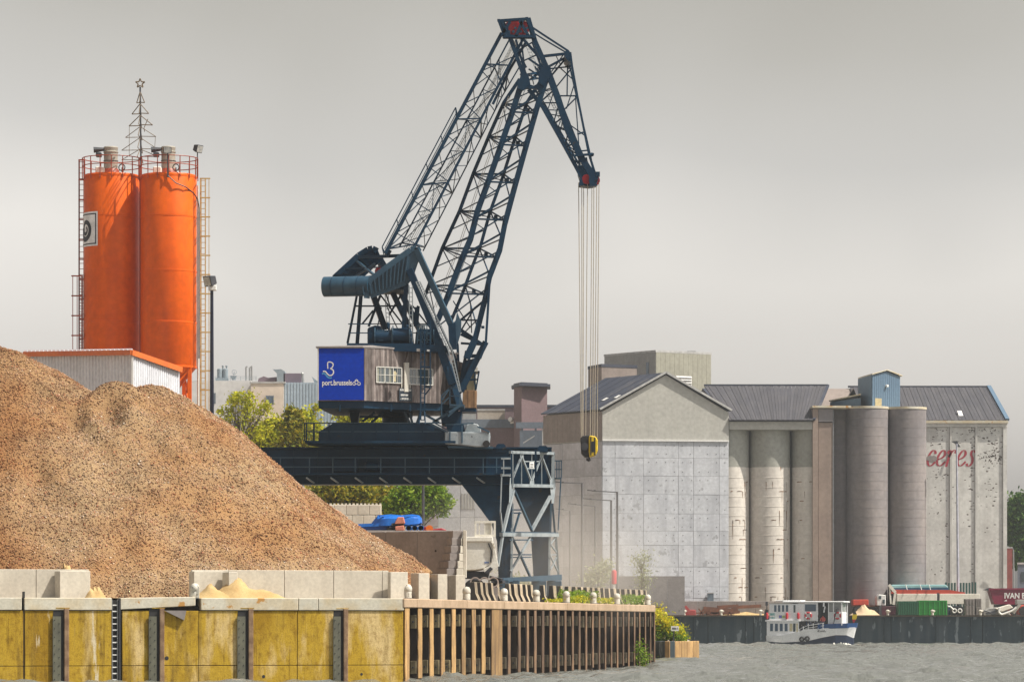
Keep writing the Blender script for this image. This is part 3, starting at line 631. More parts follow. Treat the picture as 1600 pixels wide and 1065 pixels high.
s_ = MB(); s_.prism([tp(x, y, -1.26) for x, y in ((766, 885), (770.5, 888), (762, 896), (756.5, 894))], (0, 2.5, 0)); s_.build('tail_lip', M['darkmetal'], body)
s_ = MB(); s_.bar(tp(763, 848, -1.13), tp(768, 860, -1.13), .05); s_.bar(tp(768, 860, -1.13), tp(766.5, 878, -1.13), .05); s_.build('side_seam', M['darkmetal'], body)
s_ = MB(); s_.box(tp(757, 879.5, -1.115), tp(764, 877, -1.09)); s_.build('maker_badge', mat('faint blue badge', (.18, .26, .5), None, 3, .5), body)
fr = MB()
for x in (743, 749, 757.5, 768, 773): fr.bar(tp(x, 838, -.95), tp(x, 813.5, -.95), .09 if x in (743, 773) else .055)
fr.bar(tp(742, 815, -.95), tp(774, 815, -.95), .10); fr.bar(tp(743, 836, -.95), tp(773, 836, -.95), .08)
fr.build('tarp_frame', M['truckwhite'], tr)
s_ = MB(); s_.prism([tp(x, y, -.9) for x, y in ((757.8, 816.5), (768, 816.5), (768, 837), (757.8, 837))], (0, .05, 0)); s_.build('frame_panel', M['truckwhite'], tr)
s_ = MB(); s_.prism([tp(x, y, -.95) for x, y in ((640, 892), (765, 892), (763, 903), (640, 903))], (0, 1.9, 0)); s_.build('chassis', M['darkmetal'], tr, bevel=.03)
for x in (742, 700, 660):
    for o_y in (-1.15, .85):
        w = MB(); c = tp(x, 921, o_y); c.z = DECK+.52; w.tube(c, c+V((0, .32, 0)), .52, 24); wo_ = w.build('wheel', M['black'], tr, bevel=.05)
        w = MB(); w.tube(c-V((0, .02, 0)), c+V((0, .05, 0)), .28, 16); w.build('rim', M['offwhite'], wo_)
s_ = MB(); s_.prism([tp(x, y, -1.1) for x, y in ((585, 846), (618, 842), (640, 842), (640, 905), (583, 905), (581, 878))], (0, 2.2, 0)); cb = s_.build('cab', M['truckwhite'], tr, bevel=.08)
s_ = MB(); s_.prism([tp(x, y, -1.12) for x, y in ((592, 852), (615, 849), (615, 872), (589, 874))], (0, 2.24, 0)); s_.build('window', M['glass'], cb)
# concrete pipes on blocks
pg = 'concrete pipes stacked on the quay'
M['pipec'] = mat('pinkish pipe concrete', (.44, .37, .34), (.36, .3, .27), 2, .85)
s_ = MB(); a1 = tp(729, 911, 2.2-8); s_.box(V((X(731, 151.4), 151.4, DECK-.02)), V((X(778, 151.4), 153.2, Z(917, 151.4)))); o = rebase(s_.build('concrete_slab', M['concretegrey'], None)); tag(o, 'grey concrete slab under the three concrete pipes behind the barriers', 'slab')
for x, lb in ((742.5, 'left of three concrete pipes, nearest the white truck'), (757, 'middle of three concrete pipes behind the first barriers'), (771, 'right of three concrete pipes, beside the black debris')):
    d = 151.6; r = 8.2/F*d; c = V((X(x, d), d, Z(917, d)+r)); nn = 18
    o = thing('concrete_pipe', lb, 'pipe', (c.x, c.y, c.z-r), pg)
    vs = []; 
    for yy, rr in ((0, r), (1.2, r), (1.2, r*.78), (0, r*.78)):
        vs += [c+V((math.cos(2*math.pi*i/nn)*rr, yy, math.sin(2*math.pi*i/nn)*rr)) for i in range(nn)]
    fs = [(j*nn+i, j*nn+(i+1) % nn, ((j+1) % 4)*nn+(i+1) % nn, ((j+1) % 4)*nn+i) for j in range(4) for i in range(nn)]
    MB().add(vs, fs).build('pipe_wall', M['pipec'], o, smooth=True)
# ------------------------------------------------------------------ concrete barriers along the receding quay
prof = [(-.25, 0), (.25, 0), (.25, .08), (.13, .34), (.085, .82), (-.085, .82), (-.13, .34), (-.25, .08)]
def barrier(label, px, off, rot, k=1.0):
    p = rq(px, off, DECK-.004); o = thing('barrier', label, 'barrier', p, 'concrete barriers along the near quay'); o.rotation_euler.z = rot
    s_ = MB(); s_.prism([(x*k, 0, z*k) for x, z in prof], (0, .5, 0)); og = origin(o)
    s_.v = [v+og for v in s_.v]; s_.build('barrier_body', M['barrier'], o, bevel=.015)
    s_ = MB(); s_.prism([(x*k*.985+og.x, og.y-.012, z*k*.985+og.z+.004) for x, z in prof], (0, .009, 0)); s_.build('end_face', M['barrierend'], o, label='dirty end face of the barrier with shade in its dark colour')
    return o
B1 = [(738, 'next to the white truck'), (747, 'second from the truck, under the left pipe'), (755, 'third from the truck, under the middle pipe'), (764, 'fourth from the truck, under the right pipe'), (773, 'last of the group below the pipes')]
B2 = [(792, 'first of the short stack right of the debris'), (800, 'second of the short stack, black ended'), (809, 'third of the short stack, paler'), (818, 'fourth of the short stack with mossy stains'), (826, 'last of the short stack left of the fourth bollard')]
B3x = [846, 861, 873, 885, 896, 905, 914, 922, 931, 939.5, 948, 956, 965, 973, 981, 990, 998, 1006]
B3 = ['tallest, first of the long row right of the fourth bollard', 'second of the long row, fully black end', 'third of the long row, behind the fifth bollard', 'fourth of the long row, just right of the fifth bollard', 'fifth of the long row, at the left edge of the weeds', 'sixth of the long row, above the first weeds', 'seventh of the long row, in the thick weeds', 'eighth of the long row, left of the sixth bollard', 'ninth of the long row, behind the sixth bollard', 'tenth of the long row, right of the sixth bollard', 'eleventh of the long row, below the red lifebuoy post', 'twelfth of the long row, left of the seventh bollard', 'thirteenth of the long row, behind the seventh bollard', 'fourteenth of the long row, right of the seventh bollard', 'fifteenth of the long row, below the pale sapling', 'sixteenth of the long row, in the last weeds', 'last but one of the long row', 'last of the long row at the quay tip']
rr_ = random.Random(5)
for px, t in B1: barrier('curved concrete barrier '+t, px, -1.5, R(-13+rr_.uniform(-4, 4)), .98)
for px, t in B2: barrier('stained concrete barrier '+t, px, -1.5, R(-13+rr_.uniform(-5, 5)), .98)
for px, t in zip(B3x, B3): barrier('concrete barrier, '+t, px, -1.6, R(-13+rr_.uniform(-6, 6)), 1.0)
s_ = MB()
for i in range(14):
    c = rq(778, -2.0, DECK+.1+.055*i); s_.bar(c+V((rr_.uniform(-.3, .3), 0, rr_.uniform(-.1, .2))), c+V((rr_.uniform(-.35, .35), .4, rr_.uniform(0, .3))), .16, .1)
o = rebase(s_.build('scrap_bundle', M['darkmetal'], None)); tag(o, 'dark bundle of scrap standing right of the concrete pipes', 'scrap')
# ------------------------------------------------------------------ orange silos
DS = 190.0
def silo(label, px, d, wpx, logo=False):
    r = wpx/2/F*d; c = V((X(px, d), d, 0)); zt, zb = Z(277, d), Z(574, d)
    o = thing('silo', label, 'silo', (c.x, c.y, DECK), 'pair of orange silos')
    MB().lathe(c, [(r*.10, zb-1.6), (r, zb), (r, zt), (r*.96, zt+.10), (.001, zt+.22)], 56).build('tank', M['orange'], o, smooth=True)
    s_ = MB()
    for z in (zb, Z(505, d), Z(425, d), Z(340, d), zt-.02): s_.lathe(c, [(r+.004, z-.05), (r+.012, z-.045), (r+.012, z+.045), (r+.004, z+.05)], 56)
    s_.build('weld_bands', M['orange'], o, smooth=True)
    for i in range(4):
        q = R(45+90*i+14); p = c+V((math.cos(q)*r*.93, math.sin(q)*r*.93, 0)); s_ = MB()
        s_.bar(V((p.x, p.y, DECK-.02)), V((p.x, p.y, zb+.45)), .20, .20); s_.build('leg', M['orange'], o)
        q2 = q+R(90); p2 = c+V((math.cos(q2)*r*.93, math.sin(q2)*r*.93, 0)); s_ = MB()
        s_.bar(V((p.x, p.y, zb-.1)), V((p2.x, p2.y, zb-2.4)), .09); s_.bar(V((p2.x, p2.y, zb-.1)), V((p.x, p.y, zb-2.4)), .09); s_.build('leg_brace', M['orange'], o)
    rail = MB(); zr = zt+.06; rr = r+.06
    for h_ in (.92, .5): rail.ring(c+V((0, 0, zr+h_)), (0, 0, 1), rr, .026, 40, 6)
    rail.build('railing', M['redrail'], o)
    for i in range(16):
        q = 2*math.pi*i/16+.1; p = c+V((math.cos(q)*rr, math.sin(q)*rr, zr-.25)); MB().bar(p, p+V((0, 0, 1.18)), .045).build('railing_post', M['redrail'], o)
    return o, c, r, zt, zb
SA, ca, ra, zta, zba = silo('left orange silo, in shade, with the black and white spiral sign', 174.5, DS+0.9, 87.5)
SB, cb_, rb, ztb, zbb = silo('right orange silo, brightly lit along its right edge, on visible legs', 263.5, DS-.3, 87.5)
# vertical pipe in the seam and seam plate
s_ = MB(); s_.tube(P(219.5, 600, DS-.2), P(219.5, 262, DS-.2), .06, 8); s_.build('seam_pipe', M['redrail'], SB)
# curved sign with spiral on the left silo
def on_silo(c, r, a, z, out=0.0):
    return V((c.x+(r+out)*math.sin(a), c.y-(r+out)*math.cos(a), z))
def curved(mb, c, r, pts, out):        # polygon strip given in (angle, z)
    pass
zs0, zs1 = Z(385, DS), Z(331.5, DS); hgt = zs1-zs0; a_r = math.asin((157.5-174.5)/43.75); a_l = a_r-hgt/ra
def patch(mb, u0, u1, v0, v1, out, n=10):
    vs = []
    for i in range(n+1):
        a = a_l+(a_r-a_l)*(u0+(u1-u0)*i/n)
        vs += [on_silo(ca, ra, a, zs0+hgt*v0, out), on_silo(ca, ra, a, zs0+hgt*v1, out)]
    return mb.add(vs, [(2*i, 2*i+2, 2*i+3, 2*i+1) for i in range(n)])
sg = patch(MB(), 0, 1, 0, 1, .02, 16).build('spiral_sign', mat('white sign enamel', (.88, .88, .90), None, 2, .45), SA, recalc=False)
M['ink'] = mat('black sign print', (.008, .010, .022), None, 2, .5)
s_ = MB()
for u0, u1, v0, v1 in ((.05, .95, .05, .085), (.05, .95, .915, .95), (.05, .085, .085, .915), (.915, .95, .085, .915)): patch(s_, u0, u1, v0, v1, .026)
s_.build('border', M['ink'], sg, recalc=False)
s_ = MB(); N_ = 90; vs = []
for i in range(N_+1):                   # thick spiral that winds in to the centre
    t = i/N_; q = R(-190)+t*R(610); rad = .27*(1-t*.80); wd_ = .125*(1-t*.55)
    for k_ in (-1, 1):
        rr2 = max(.0, rad+k_*wd_/2*1.12); u = .5+rr2*math.cos(q)*1.05; v = .5+rr2*math.sin(q)*1.22
        vs.append(on_silo(ca, ra, a_l+(a_r-a_l)*u, zs0+hgt*v, .03))
s_.add(vs, [(2*i, 2*i+1, 2*i+3, 2*i+2) for i in range(N_)]); s_.build('spiral', M['ink'], sg, recalc=False)
M['filter'] = mat('dusty beige grey drum', (.40, .37, .31), (.30, .28, .24), 2, .6, streak=.5, sc=(.2, .18, .15))
def filter_unit(c, label, dx):
    o = thing('dust_filter', label, 'dust filter', c)
    MB().lathe(c+V((0, 0, .30)), [(.37, 0), (.37, .85), (.40, .87), (.40, .92), (.36, .95), (.39, 1.13), (.36, 1.18), (.0005, 1.23)], 24).build('filter_drum', M['filter'], o, smooth=True)
    s_ = MB(); s_.ring(c+V((0, 0, .72)), (0, 0, 1), .385, .02, 24, 6); s_.build('clamp_band', M['darkmetal'], o)
    MB().lathe(c, [(.50, 0), (.44, .2), (.38, .31)], 20).build('skirt', M['redrail'], o, smooth=True)
    s_ = MB(); s_.tube(c+V((-.35, -.1, 1.34)), c+V((-.9, -.15, 1.30)), .09, 8, r2=.16); s_.build('fan_outlet', M['darkmetal'], o)
    s_ = MB(); s_.box(c+V((-.78, -.25, .92)), c+V((-.48, .05, 1.17))); s_.bar(c+V((-.5, -.1, 1.05)), c+V((-.3, 0, 1.05)), .06); s_.build('motor', M['darkmetal'], o, bevel=.03)
    s_ = MB(); s_.box(c+V((-.75, -.7, 0)), c+V((-.3, -.3, .35))); s_.build('valve_box', M['offwhite'], o, bevel=.05)
    s_ = MB(); s_.ring(c+V((.5*dx, -.55, .32)), (.2, 1, 0), .17, .03, 16, 6); s_.bar(c+V((.5*dx, -.5, 0)), c+V((.5*dx, -.5, .32)), .05); s_.build('hand_wheel', M['darkmetal'], o)
    return o
filter_unit(V((X(172.5, DS+0.9), DS+1.1, zta+.16)), 'pale dust filter drum on top of the left orange silo', 1.3)
filter_unit(V((X(262.5, DS-.3), DS-.1, ztb+.16)), 'pale dust filter drum on top of the right orange silo', .9)
def floodlight(c, label, aim, mast=.35, sz=.24, face='glass', col=None):
    o = thing('floodlight', label, 'floodlight', c)
    s_ = MB(); s_.tube(c, c+V((0, 0, mast)), .03, 8); s_.build('bracket', M['darkmetal'], o)
    a = V(aim).normalized(); u = a.cross(V((0, 0, 1))).normalized(); w = u.cross(a); h_ = c+V((0, 0, mast+sz*.8)); k = sz
    f = [h_+u*sx*k+w*sz_*k*.8+a*k*.6 for sx, sz_ in ((-1, -1), (1, -1), (1, 1), (-1, 1))]
    bkk = [h_+u*sx*k*.75+w*sz_*k*.55-a*k*.5 for sx, sz_ in ((-1, -1), (1, -1), (1, 1), (-1, 1))]
    MB().add(f+bkk, [(0, 1, 2, 3), (7, 6, 5, 4), (0, 4, 5, 1), (1, 5, 6, 2), (2, 6, 7, 3), (3, 7, 4, 0)]).build('housing', col or M['darkmetal'], o, bevel=.02)
    f2 = [h_+u*sx*k*.82+w*sz_*k*.64+a*k*.615 for sx, sz_ in ((-1, -1), (1, -1), (1, 1), (-1, 1))]
    MB().add(f2, [(0, 1, 2, 3)]).build('lens', mat('floodlight lens', (.55, .55, .52), (.3, .3, .3), 6, .15), o)
    return o
floodlight(P(308.5, 246.5, DS+.4), 'black floodlight on the railing above the right edge of the orange silos', (1, -.6, -.35), .28, .27)
floodlight(P(262, 243, DS-2.0), 'square floodlight facing the water in front of the right dust filter', (0, -1, -.1), .1, .22)
for a_, b_ in ((P(308.5, 279, DS+.4), P(308.5, 245, DS+.4)), (P(262, 277, DS-1.9), P(262, 242, DS-1.95))): MB().tube(a_, b_, .035, 8).build('light_mast', M['darkmetal'], SB)
s_ = MB(); pts = [P(262, 274, DS-1.85), P(275, 286, DS-1.84), P(290, 292, DS-1.55), P(303, 302, DS-.85), P(309, 312, DS-.3), P(311, 325, DS-.2), P(311, 560, DS-.2)]; s_.path(pts, .03); s_.build('cable', M['darkmetal'], SB)
# ladders with cages
def caged(root_label, x0, x1, y0, y1, d, m, cage_x, hoop_dy, name='caged_ladder', ladder_x=None, grp=None):
    o = thing(name, root_label, 'ladder', P((x0+x1)/2, y1, d)); s_ = MB()
    for x in (x0, x1): s_.bar(P(x, y0, d), P(x, y1, d), .05)
    s_.build('stile', m, o); y = y0+3
    rg = MB()
    while y < y1: rg.bar(P(x0, y, d), P(x1, y, d), .03); y += 8.8
    rg.build('rungs', m, o)
    y = y0
    while y < y1-4:
        xa, xb = min(x0, x1, cage_x), max(x0, x1, cage_x); s_ = MB()
        c1, c2, c3, c4 = P(xa, y, d), P(xb, y, d), P(xb, y, d-.62), P(xa, y, d-.62)
        for a, b_ in ((c1, c4), (c4, c3), (c3, c2)): s_.bar(a, b_, .04, .07)
        s_.build('hoop', m, o); y += hoop_dy
    s_ = MB()
    for k in (.1, .5, .9): x = x0+(cage_x-x0)*k; s_.bar(P(x, y0, d-.62), P(x, y1, d-.62), .035)
    s_.build('cage_strap', m, o); return o
caged('red brown caged ladder up the left side of the left orange silo', 124, 131, 250, 600, DS+1.2, M['redrail'], 123, 31)
caged('lower red cage section standing out left of the left orange silo', 129, 124, 431, 600, DS+0.8, M['redrail'], 112, 31)
caged('pale yellow caged ladder on the right side of the right orange silo', 313, 321, 279, 640, DS-.4, M['yellowcage'], 328, 30)
s_ = MB(); s_.tube(P(309.5, 290, DS-.1), P(309.5, 640, DS-.1), .05, 8); s_.build('drain_pipe', M['offwhite'], SB)
# wire christmas tree
xt = thing('wire_tree', 'wire Christmas tree with a star standing on the silo roofs', 'christmas tree', P(220, 252, DS-.2))
M['wire'] = mat('dark rusty wire', (.10, .065, .035), (.16, .11, .06), 6, .6)
s_ = MB(); s_.tube(P(220.5, 276, DS-.2), P(219, 136, DS-.2), .045, 6); s_.build('mast', M['darkmetal'], xt)
s_ = MB(); stp = []
for i in range(11):
    q = R(90)+i*2*math.pi/10; rr2 = 7.6 if i % 2 == 0 else 3.2; stp.append(P(219+rr2*math.cos(q), 130.5-rr2*math.sin(q), DS-.2))
s_.path(stp, .035, 6); s_.build('star', M['wire'], xt)
tiers = [(219, 143, 213.5, 161, 226, 160.5), (219, 162, 206, 178.5, 232.5, 177.5), (219, 180, 201.5, 197, 238.5, 195.5), (219, 198, 196, 215, 243.5, 213.5), (219, 215, 190, 235, 246, 233), (219, 233, 190, 250, 247, 245)]
for i, (ax, ay, lx, ly, rx, ry) in enumerate(tiers):
    s_ = MB()
    for off_ in ((0, 0),):
        for ex, ey in ((lx, ly), (rx, ry)):
            s_.path([P(ax, ay, DS-.2), P(ex, ey, DS-.2), P(ax, ey-.5, DS-.2)], .026 if i < 3 else .02, 5)
    zz = .35+.22*i                       # the tiers stand out to front and back too
    a = P(ax, ay, DS-.2); e_ = P(ax, ly, DS-.2)
    for sg_ in (-1, 1): s_.path([a, e_+V((0, sg_*zz, 0)), e_], .02, 5)
    s_.build('tier', M['wire'], xt)
s_ = MB(); s_.path([P(231, 186, DS-.2), P(225, 200, DS-.2), P(226, 206, DS-.2)], .02, 5); s_.path([P(202, 197, DS-.2), P(202, 244, DS-.2)], .012, 4); s_.path([P(243, 213, DS-.2), P(241, 240, DS-.2)], .012, 4); s_.build('loose_wire', M['wire'], xt)
# ------------------------------------------------------------------ white corrugated shed
DH = 172.0
sh = thing('shed', 'white corrugated shed with orange roof trim in front of the silos', 'shed', P(207, 620, DH))
A = P(40, 600, DH+6.4); B = P(207, 600, DH); C = P(281, 600, DH+5.0); zB = Z(551, DH); zA = Z(553.5, DH+6.4); zC = Z(577, DH+5)
def corrug(mb, a, b_, za, zb_, n, amp, zbot):
    d = V((b_.x-a.x, b_.y-a.y, 0)); nn = V((d.y, -d.x, 0)).normalized(); vs = []; k = 0
    for i in range(n):
        for u, o_y in ((0, 0), (.42, 0), (.52, 1), (.90, 1)):
            t = (i+u)/n; p = V((a.x, a.y, 0))+d*t-nn*amp*o_y; vs += [(p.x, p.y, zbot), (p.x, p.y, za+(zb_-za)*t)]
    vs += [(b_.x, b_.y, zbot), (b_.x, b_.y, zb_)]
    return mb.add(vs, [(2*i, 2*i+2, 2*i+3, 2*i+1) for i in range(len(vs)//2-1)])
corrug(MB(), A, B, zA, zB, 34, .04, DECK).build('side_cladding', M['corr'], sh)
corrug(MB(), B, C, zB, zC, 22, .04, DECK).build('end_cladding', M['corr'], sh)
BL = A+(C-B)
s_ = MB(); s_.add([(A.x, A.y, DECK), (BL.x, BL.y, DECK), (BL.x, BL.y, zA-1), (A.x, A.y, zA), (C.x, C.y, DECK), (C.x, C.y, zC)], [(0, 1, 2, 3), (1, 4, 5, 2)]); s_.build('rear_cladding', M['corr'], sh)
s_ = MB(); up = V((0, 0, .14)); pA, pB, pC = V((A.x-.1, A.y-.1, zA)), V((B.x, B.y-.15, zB)), V((C.x+.12, C.y-.05, zC)); pD = V((BL.x, BL.y, zA-(zB-zC)))
s_.prism([pA, pB, pC, pD], (0, 0, .06)); s_.build('roof', M['corr'], sh)
s_ = MB(); s_.bar(pA+V((0, -.06, 0)), pB+V((-.05, -.06, 0)), .06, .24); s_.build('fascia', M['orangetrim'], sh)
s_ = MB(); s_.bar(pB+V((.0, -.06, 0)), pC+V((0, -.06, -.02)), .06, .26); s_.build('fascia', M['orangetrim'], sh)
for i in range(26):
    t = (i+.5)/26; p = pA+(pB-pA)*t+V((0, -.02, .13)); MB().box(p+V((-.08, 0, 0)), p+V((.08, .6, .07))).build('roof_rib', M['corr'], sh)
s_ = MB(); s_.bar(V((B.x, B.y-.03, DECK)), V((B.x, B.y-.03, zB-.1)), .09); s_.build('corner_flashing', M['white'], sh)
# lamp post with floodlight
lp_ = thing('lamp_post', 'dark blue lamp post with a large floodlight right of the silos', 'lamp post', V((X(331, 168), 168, DECK)))
s_ = MB(); s_.tube(V((X(331, 168), 168, DECK)), P(331, 452, 168), .135, 12, r2=.075); s_.build('pole', mat('dark navy post', (.008, .012, .035), None, 2, .4), lp_, smooth=True)
s_ = MB()
a = V((-.75, -.62, -.25)).normalized(); u = a.cross(V((0, 0, 1))).normalized(); w = u.cross(a); h_ = P(328, 438.5, 168); k = .30
f = [h_+u*sx*k+w*sz_*k*.85+a*k*.55 for sx, sz_ in ((-1, -1), (1, -1), (1, 1), (-1, 1))]; b4 = [h_+u*sx*k*.8+w*sz_*k*.6-a*k*.7 for sx, sz_ in ((-1, -1), (1, -1), (1, 1), (-1, 1))]
hd = MB().add(f+b4, [(0, 1, 2, 3), (7, 6, 5, 4), (0, 4, 5, 1), (1, 5, 6, 2), (2, 6, 7, 3), (3, 7, 4, 0)]).build('lamp_head', M['darkmetal'], lp_, bevel=.02)
MB().add([h_+u*sx*k*.82+w*sz_*k*.68+a*k*.565 for sx, sz_ in ((-1, -1), (1, -1), (1, 1), (-1, 1))], [(0, 1, 2, 3)]).build('lens', mat('lamp lens', (.5, .5, .46), (.35, .35, .33), 6, .15), hd)
s_ = MB(); s_.box(P(331, 454, 168)+V((-.16, -.16, 0)), P(331, 454, 168)+V((.22, .16, .24))); s_.bar(P(331, 447, 168)+V((.2, 0, -.05)), P(334.5, 436, 168), .06); s_.build('gear_box', M['white'], lp_, bevel=.03)
# ------------------------------------------------------------------ harbour crane
DC = 165.0; U = DC/F                    # metres per pixel at the crane
def c(x, y, o=0.0): return P(x, y, DC+o)
PRE = set(o.name for o in bpy.data.objects)
cr = thing('harbour_crane', 'tall dark blue lattice harbour crane on a portal over the quay', 'crane', V((X(760, DC), DC, DECK)))
NV, NL, PS, DM = M['navy'], M['navylight'], M['palesteel'], M['darkmetal']
def plate(name, pts, o, t, m=NV, parent=None, bevel=0.0, label=None):
    s_ = MB(); s_.prism([c(x, y, o) for x, y in pts], (0, t, 0)); return s_.build(name, m, parent or cr, bevel=bevel, label=label)
def rod(name, a, b_, w, m=NV, parent=None, t=None):
    s_ = MB(); s_.bar(a, b_, w, t); return s_.build(name, m, parent or cr)
# --- portal: two girders with haunched legs
FO = 4.0                                # the far frame
def so_(x): return (x-797)/65*FO        # depth of the sea-side bracing at a column
for k, (o, nm) in enumerate(((0, 'near'), (FO, 'far'))):
    sx = 0 if k == 0 else 65
    g_ = plate('girder', [(300, 701), (797+sx, 701), (797+sx, 756), (300, 756)], o, .9)
    s_ = MB()
    for y in (700.2, 756): s_.bar(c(300, y, o+.42), c(797+sx, y, o+.42), 1.15, .07)
    s_.build('flange', NV, g_)
    if k == 0:
        for i in range(14):
            x = 343+i*38; s_ = MB(); s_.bar(c(x, 702, -.045), c(x, 755, -.045), .06, .09, up=(1, 0, 0)); s_.build('stiffener', NV, g_)
plate('leg', [(722, 757), (797, 757), (801, 775), (797, 906), (779, 906), (776.5, 845), (768, 818), (752, 796)], .02, .8)
plate('leg', [(802, 757), (862, 757), (858, 906), (834, 906), (829, 826)], FO+.02, .8)
plate('leg', [(250, 757), (320, 757), (300, 800), (290, 906), (262, 906)], .02, .8)
plate('leg', [(300, 757), (380, 757), (355, 800), (345, 906), (317, 906)], FO+.02, .8)
s_ = MB()
for x in (786, 791): s_.bar(c(x, 760, -.03), c(x-1, 900, -.03), .05, .05)
for y in (782, 818, 836): s_.bar(c(772, y, -.03), c(796, y, -.03), .07, .05)
s_.build('leg_stiffeners', NV)
# sea-side frame, its sunlight put into the pale colour
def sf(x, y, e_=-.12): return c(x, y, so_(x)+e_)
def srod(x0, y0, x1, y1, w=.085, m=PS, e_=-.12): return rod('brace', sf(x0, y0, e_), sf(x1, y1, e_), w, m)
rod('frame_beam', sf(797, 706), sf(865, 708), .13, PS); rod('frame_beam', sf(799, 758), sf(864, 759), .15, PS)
rod('frame_post', sf(799.5, 705), sf(800.5, 758), .15, PS); rod('frame_post', sf(864.5, 707), sf(863.5, 760), .15, PS)
for a in ((815, 712, 801, 747), (815, 712, 829.5, 750), (846.5, 712, 831.5, 750), (846.5, 712, 860, 748)): srod(*a, .075)
for a in ((815, 709, 815, 757), (846.5, 709, 846.5, 757), (831, 708, 831, 750), (819, 720.5, 843, 720.5), (823, 731.5, 839, 731.5)): srod(*a, .05)
def gusset(pts, e_=-.16):
    s_ = MB(); s_.prism([sf(x, y, e_) for x, y in pts], (0, .03, 0)); return s_.build('gusset', PS)
gusset([(812, 705), (819, 705), (818, 715), (813, 715)]); gusset([(843.5, 706), (850, 706), (849, 715.5), (844, 715.5)]); gusset([(828.5, 748), (834, 748), (835, 757), (827.5, 757)])
gusset([(797, 746), (803, 746), (801.5, 768), (799.5, 785), (795.5, 785), (796, 760)]); gusset([(859, 747), (868, 747), (868, 762), (865.5, 786), (862.5, 786), (860, 765)])
s_ = MB(); s_.prism([sf(x, y, -.2) for x, y in ((827.5, 721.5), (834.5, 721.5), (834.5, 731), (827.5, 731))], (0, .03, 0)); pl_ = s_.build('plate_sign', M['white'], cr)
s_ = MB()
for y in (724, 726.3, 728.8): s_.prism([sf(x, y+q, -.205) for x, q in ((828.6, 0), (833.4, 0), (833.4, 1.2), (828.6, 1.2))], (0, .003, 0))
s_.build('sign_print', DM, pl_)
# lower sea-side bracing
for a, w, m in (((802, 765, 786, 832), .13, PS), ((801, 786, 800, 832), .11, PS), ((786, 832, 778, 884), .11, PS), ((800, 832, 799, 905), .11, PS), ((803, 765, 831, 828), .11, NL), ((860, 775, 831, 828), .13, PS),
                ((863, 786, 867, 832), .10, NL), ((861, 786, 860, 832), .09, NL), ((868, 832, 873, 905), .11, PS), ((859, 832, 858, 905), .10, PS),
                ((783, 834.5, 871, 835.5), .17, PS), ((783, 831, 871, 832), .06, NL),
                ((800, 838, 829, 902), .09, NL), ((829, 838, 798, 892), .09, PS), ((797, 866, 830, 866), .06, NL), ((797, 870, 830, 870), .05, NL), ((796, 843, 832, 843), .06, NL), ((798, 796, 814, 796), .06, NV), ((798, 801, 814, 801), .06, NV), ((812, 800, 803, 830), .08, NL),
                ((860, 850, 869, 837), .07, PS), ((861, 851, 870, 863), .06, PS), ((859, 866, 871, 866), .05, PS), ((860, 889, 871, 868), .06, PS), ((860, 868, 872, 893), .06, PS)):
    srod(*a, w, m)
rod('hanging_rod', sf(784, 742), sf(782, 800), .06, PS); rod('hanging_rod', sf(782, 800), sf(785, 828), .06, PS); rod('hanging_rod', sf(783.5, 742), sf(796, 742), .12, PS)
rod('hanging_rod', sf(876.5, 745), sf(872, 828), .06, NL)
bb = MB(); bb.prism([sf(x, y, -.3) for x, y in ((770, 903), (878, 897), (878, 906), (770, 909))], (0, .7, 0)); bb.build('sill_beam', NL)
for x in (784, 800, 842, 866):
    s_ = MB(); p = sf(x, 912, 0); 
    s_.box(V((p.x-.35, p.y-.25, DECK+.35)), V((p.x+.35, p.y+.25, Z(905, DC)))); bg_ = s_.build('bogie', NL, cr, bevel=.04)
    for dx in (-.22, .22):
        w = MB(); w.tube(V((p.x+dx, p.y-.14, DECK+.22)), V((p.x+dx, p.y+.14, DECK+.22)), .22, 16); w.build('wheel', DM, bg_)
for x in (270, 325):
    s_ = MB(); p = c(x, 905, 0 if x < 300 else FO+.3); s_.box(V((p.x-.4, p.y, DECK-.02)), V((p.x+.4, p.y+.8, Z(905, DC)+.02))); s_.build('bogie', NL, cr)
for x0, x1, y0 in ((775, 790, 693), (840, 856, 696)): plate('end_stop', [(x0, 706), (x0, y0+3), (x0+3, y0), (x1-3, y0), (x1, y0+3), (x1, 706)], so_(max(797, x0))-.1, .7, NV)
# walkway on the near girder
wk = plate('walkway', [(300, 738.5), (797, 738.5), (797, 741.5), (300, 741.5)], -.85, .85)
s_ = MB()
for y in (714.5, 729): s_.bar(c(300, y, -.85), c(797, y, -.85), .045)
s_.build('handrail', NL, wk)
for x in (350, 392, 438, 483.5, 520, 555, 595, 633, 671, 710, 755, 776): rod('handrail_post', c(x, 713.5, -.85), c(x, 739, -.85), .05, NL, wk)
for x in range(370, 760, 38): rod('walkway_bracket', c(x-5, 746, -.80), c(x+8, 755, -.05), .06, PS)
plate('cable_box', [(522, 717), (559, 717), (559, 736.5), (522, 736.5)], -.45, .45, NV, None, .02)
mb_ = plate('travel_motor', [(570, 722), (590, 720), (597, 724), (597, 735), (570, 735)], -.5, .45, NV, None, .03)
s_ = MB(); s_.tube(c(574, 728, -.6), c(592, 728, -.6), .16, 12); s_.build('motor_drum', NV, mb_)
plate('walkway_side', [(800, 745), (876, 746), (876, 748), (800, 747)], FO+.1, .8, NL)
s_ = MB()
for x in (866, 870, 873.5, 877): s_.bar(c(x, 719.5, FO), c(x, 746, FO), .05)
for y in (719.5, 733): s_.bar(c(865, y, FO), c(878, y, FO), .05)
s_.build('end_railing', NL)
s_ = MB()
for y in (716, 731, 742): s_.bar(c(783, y, -.9), c(798, y, -.9), .08)
s_.bar(c(787, 716, -.9), c(787, 742, -.9), .05); s_.build('end_railing', PS)
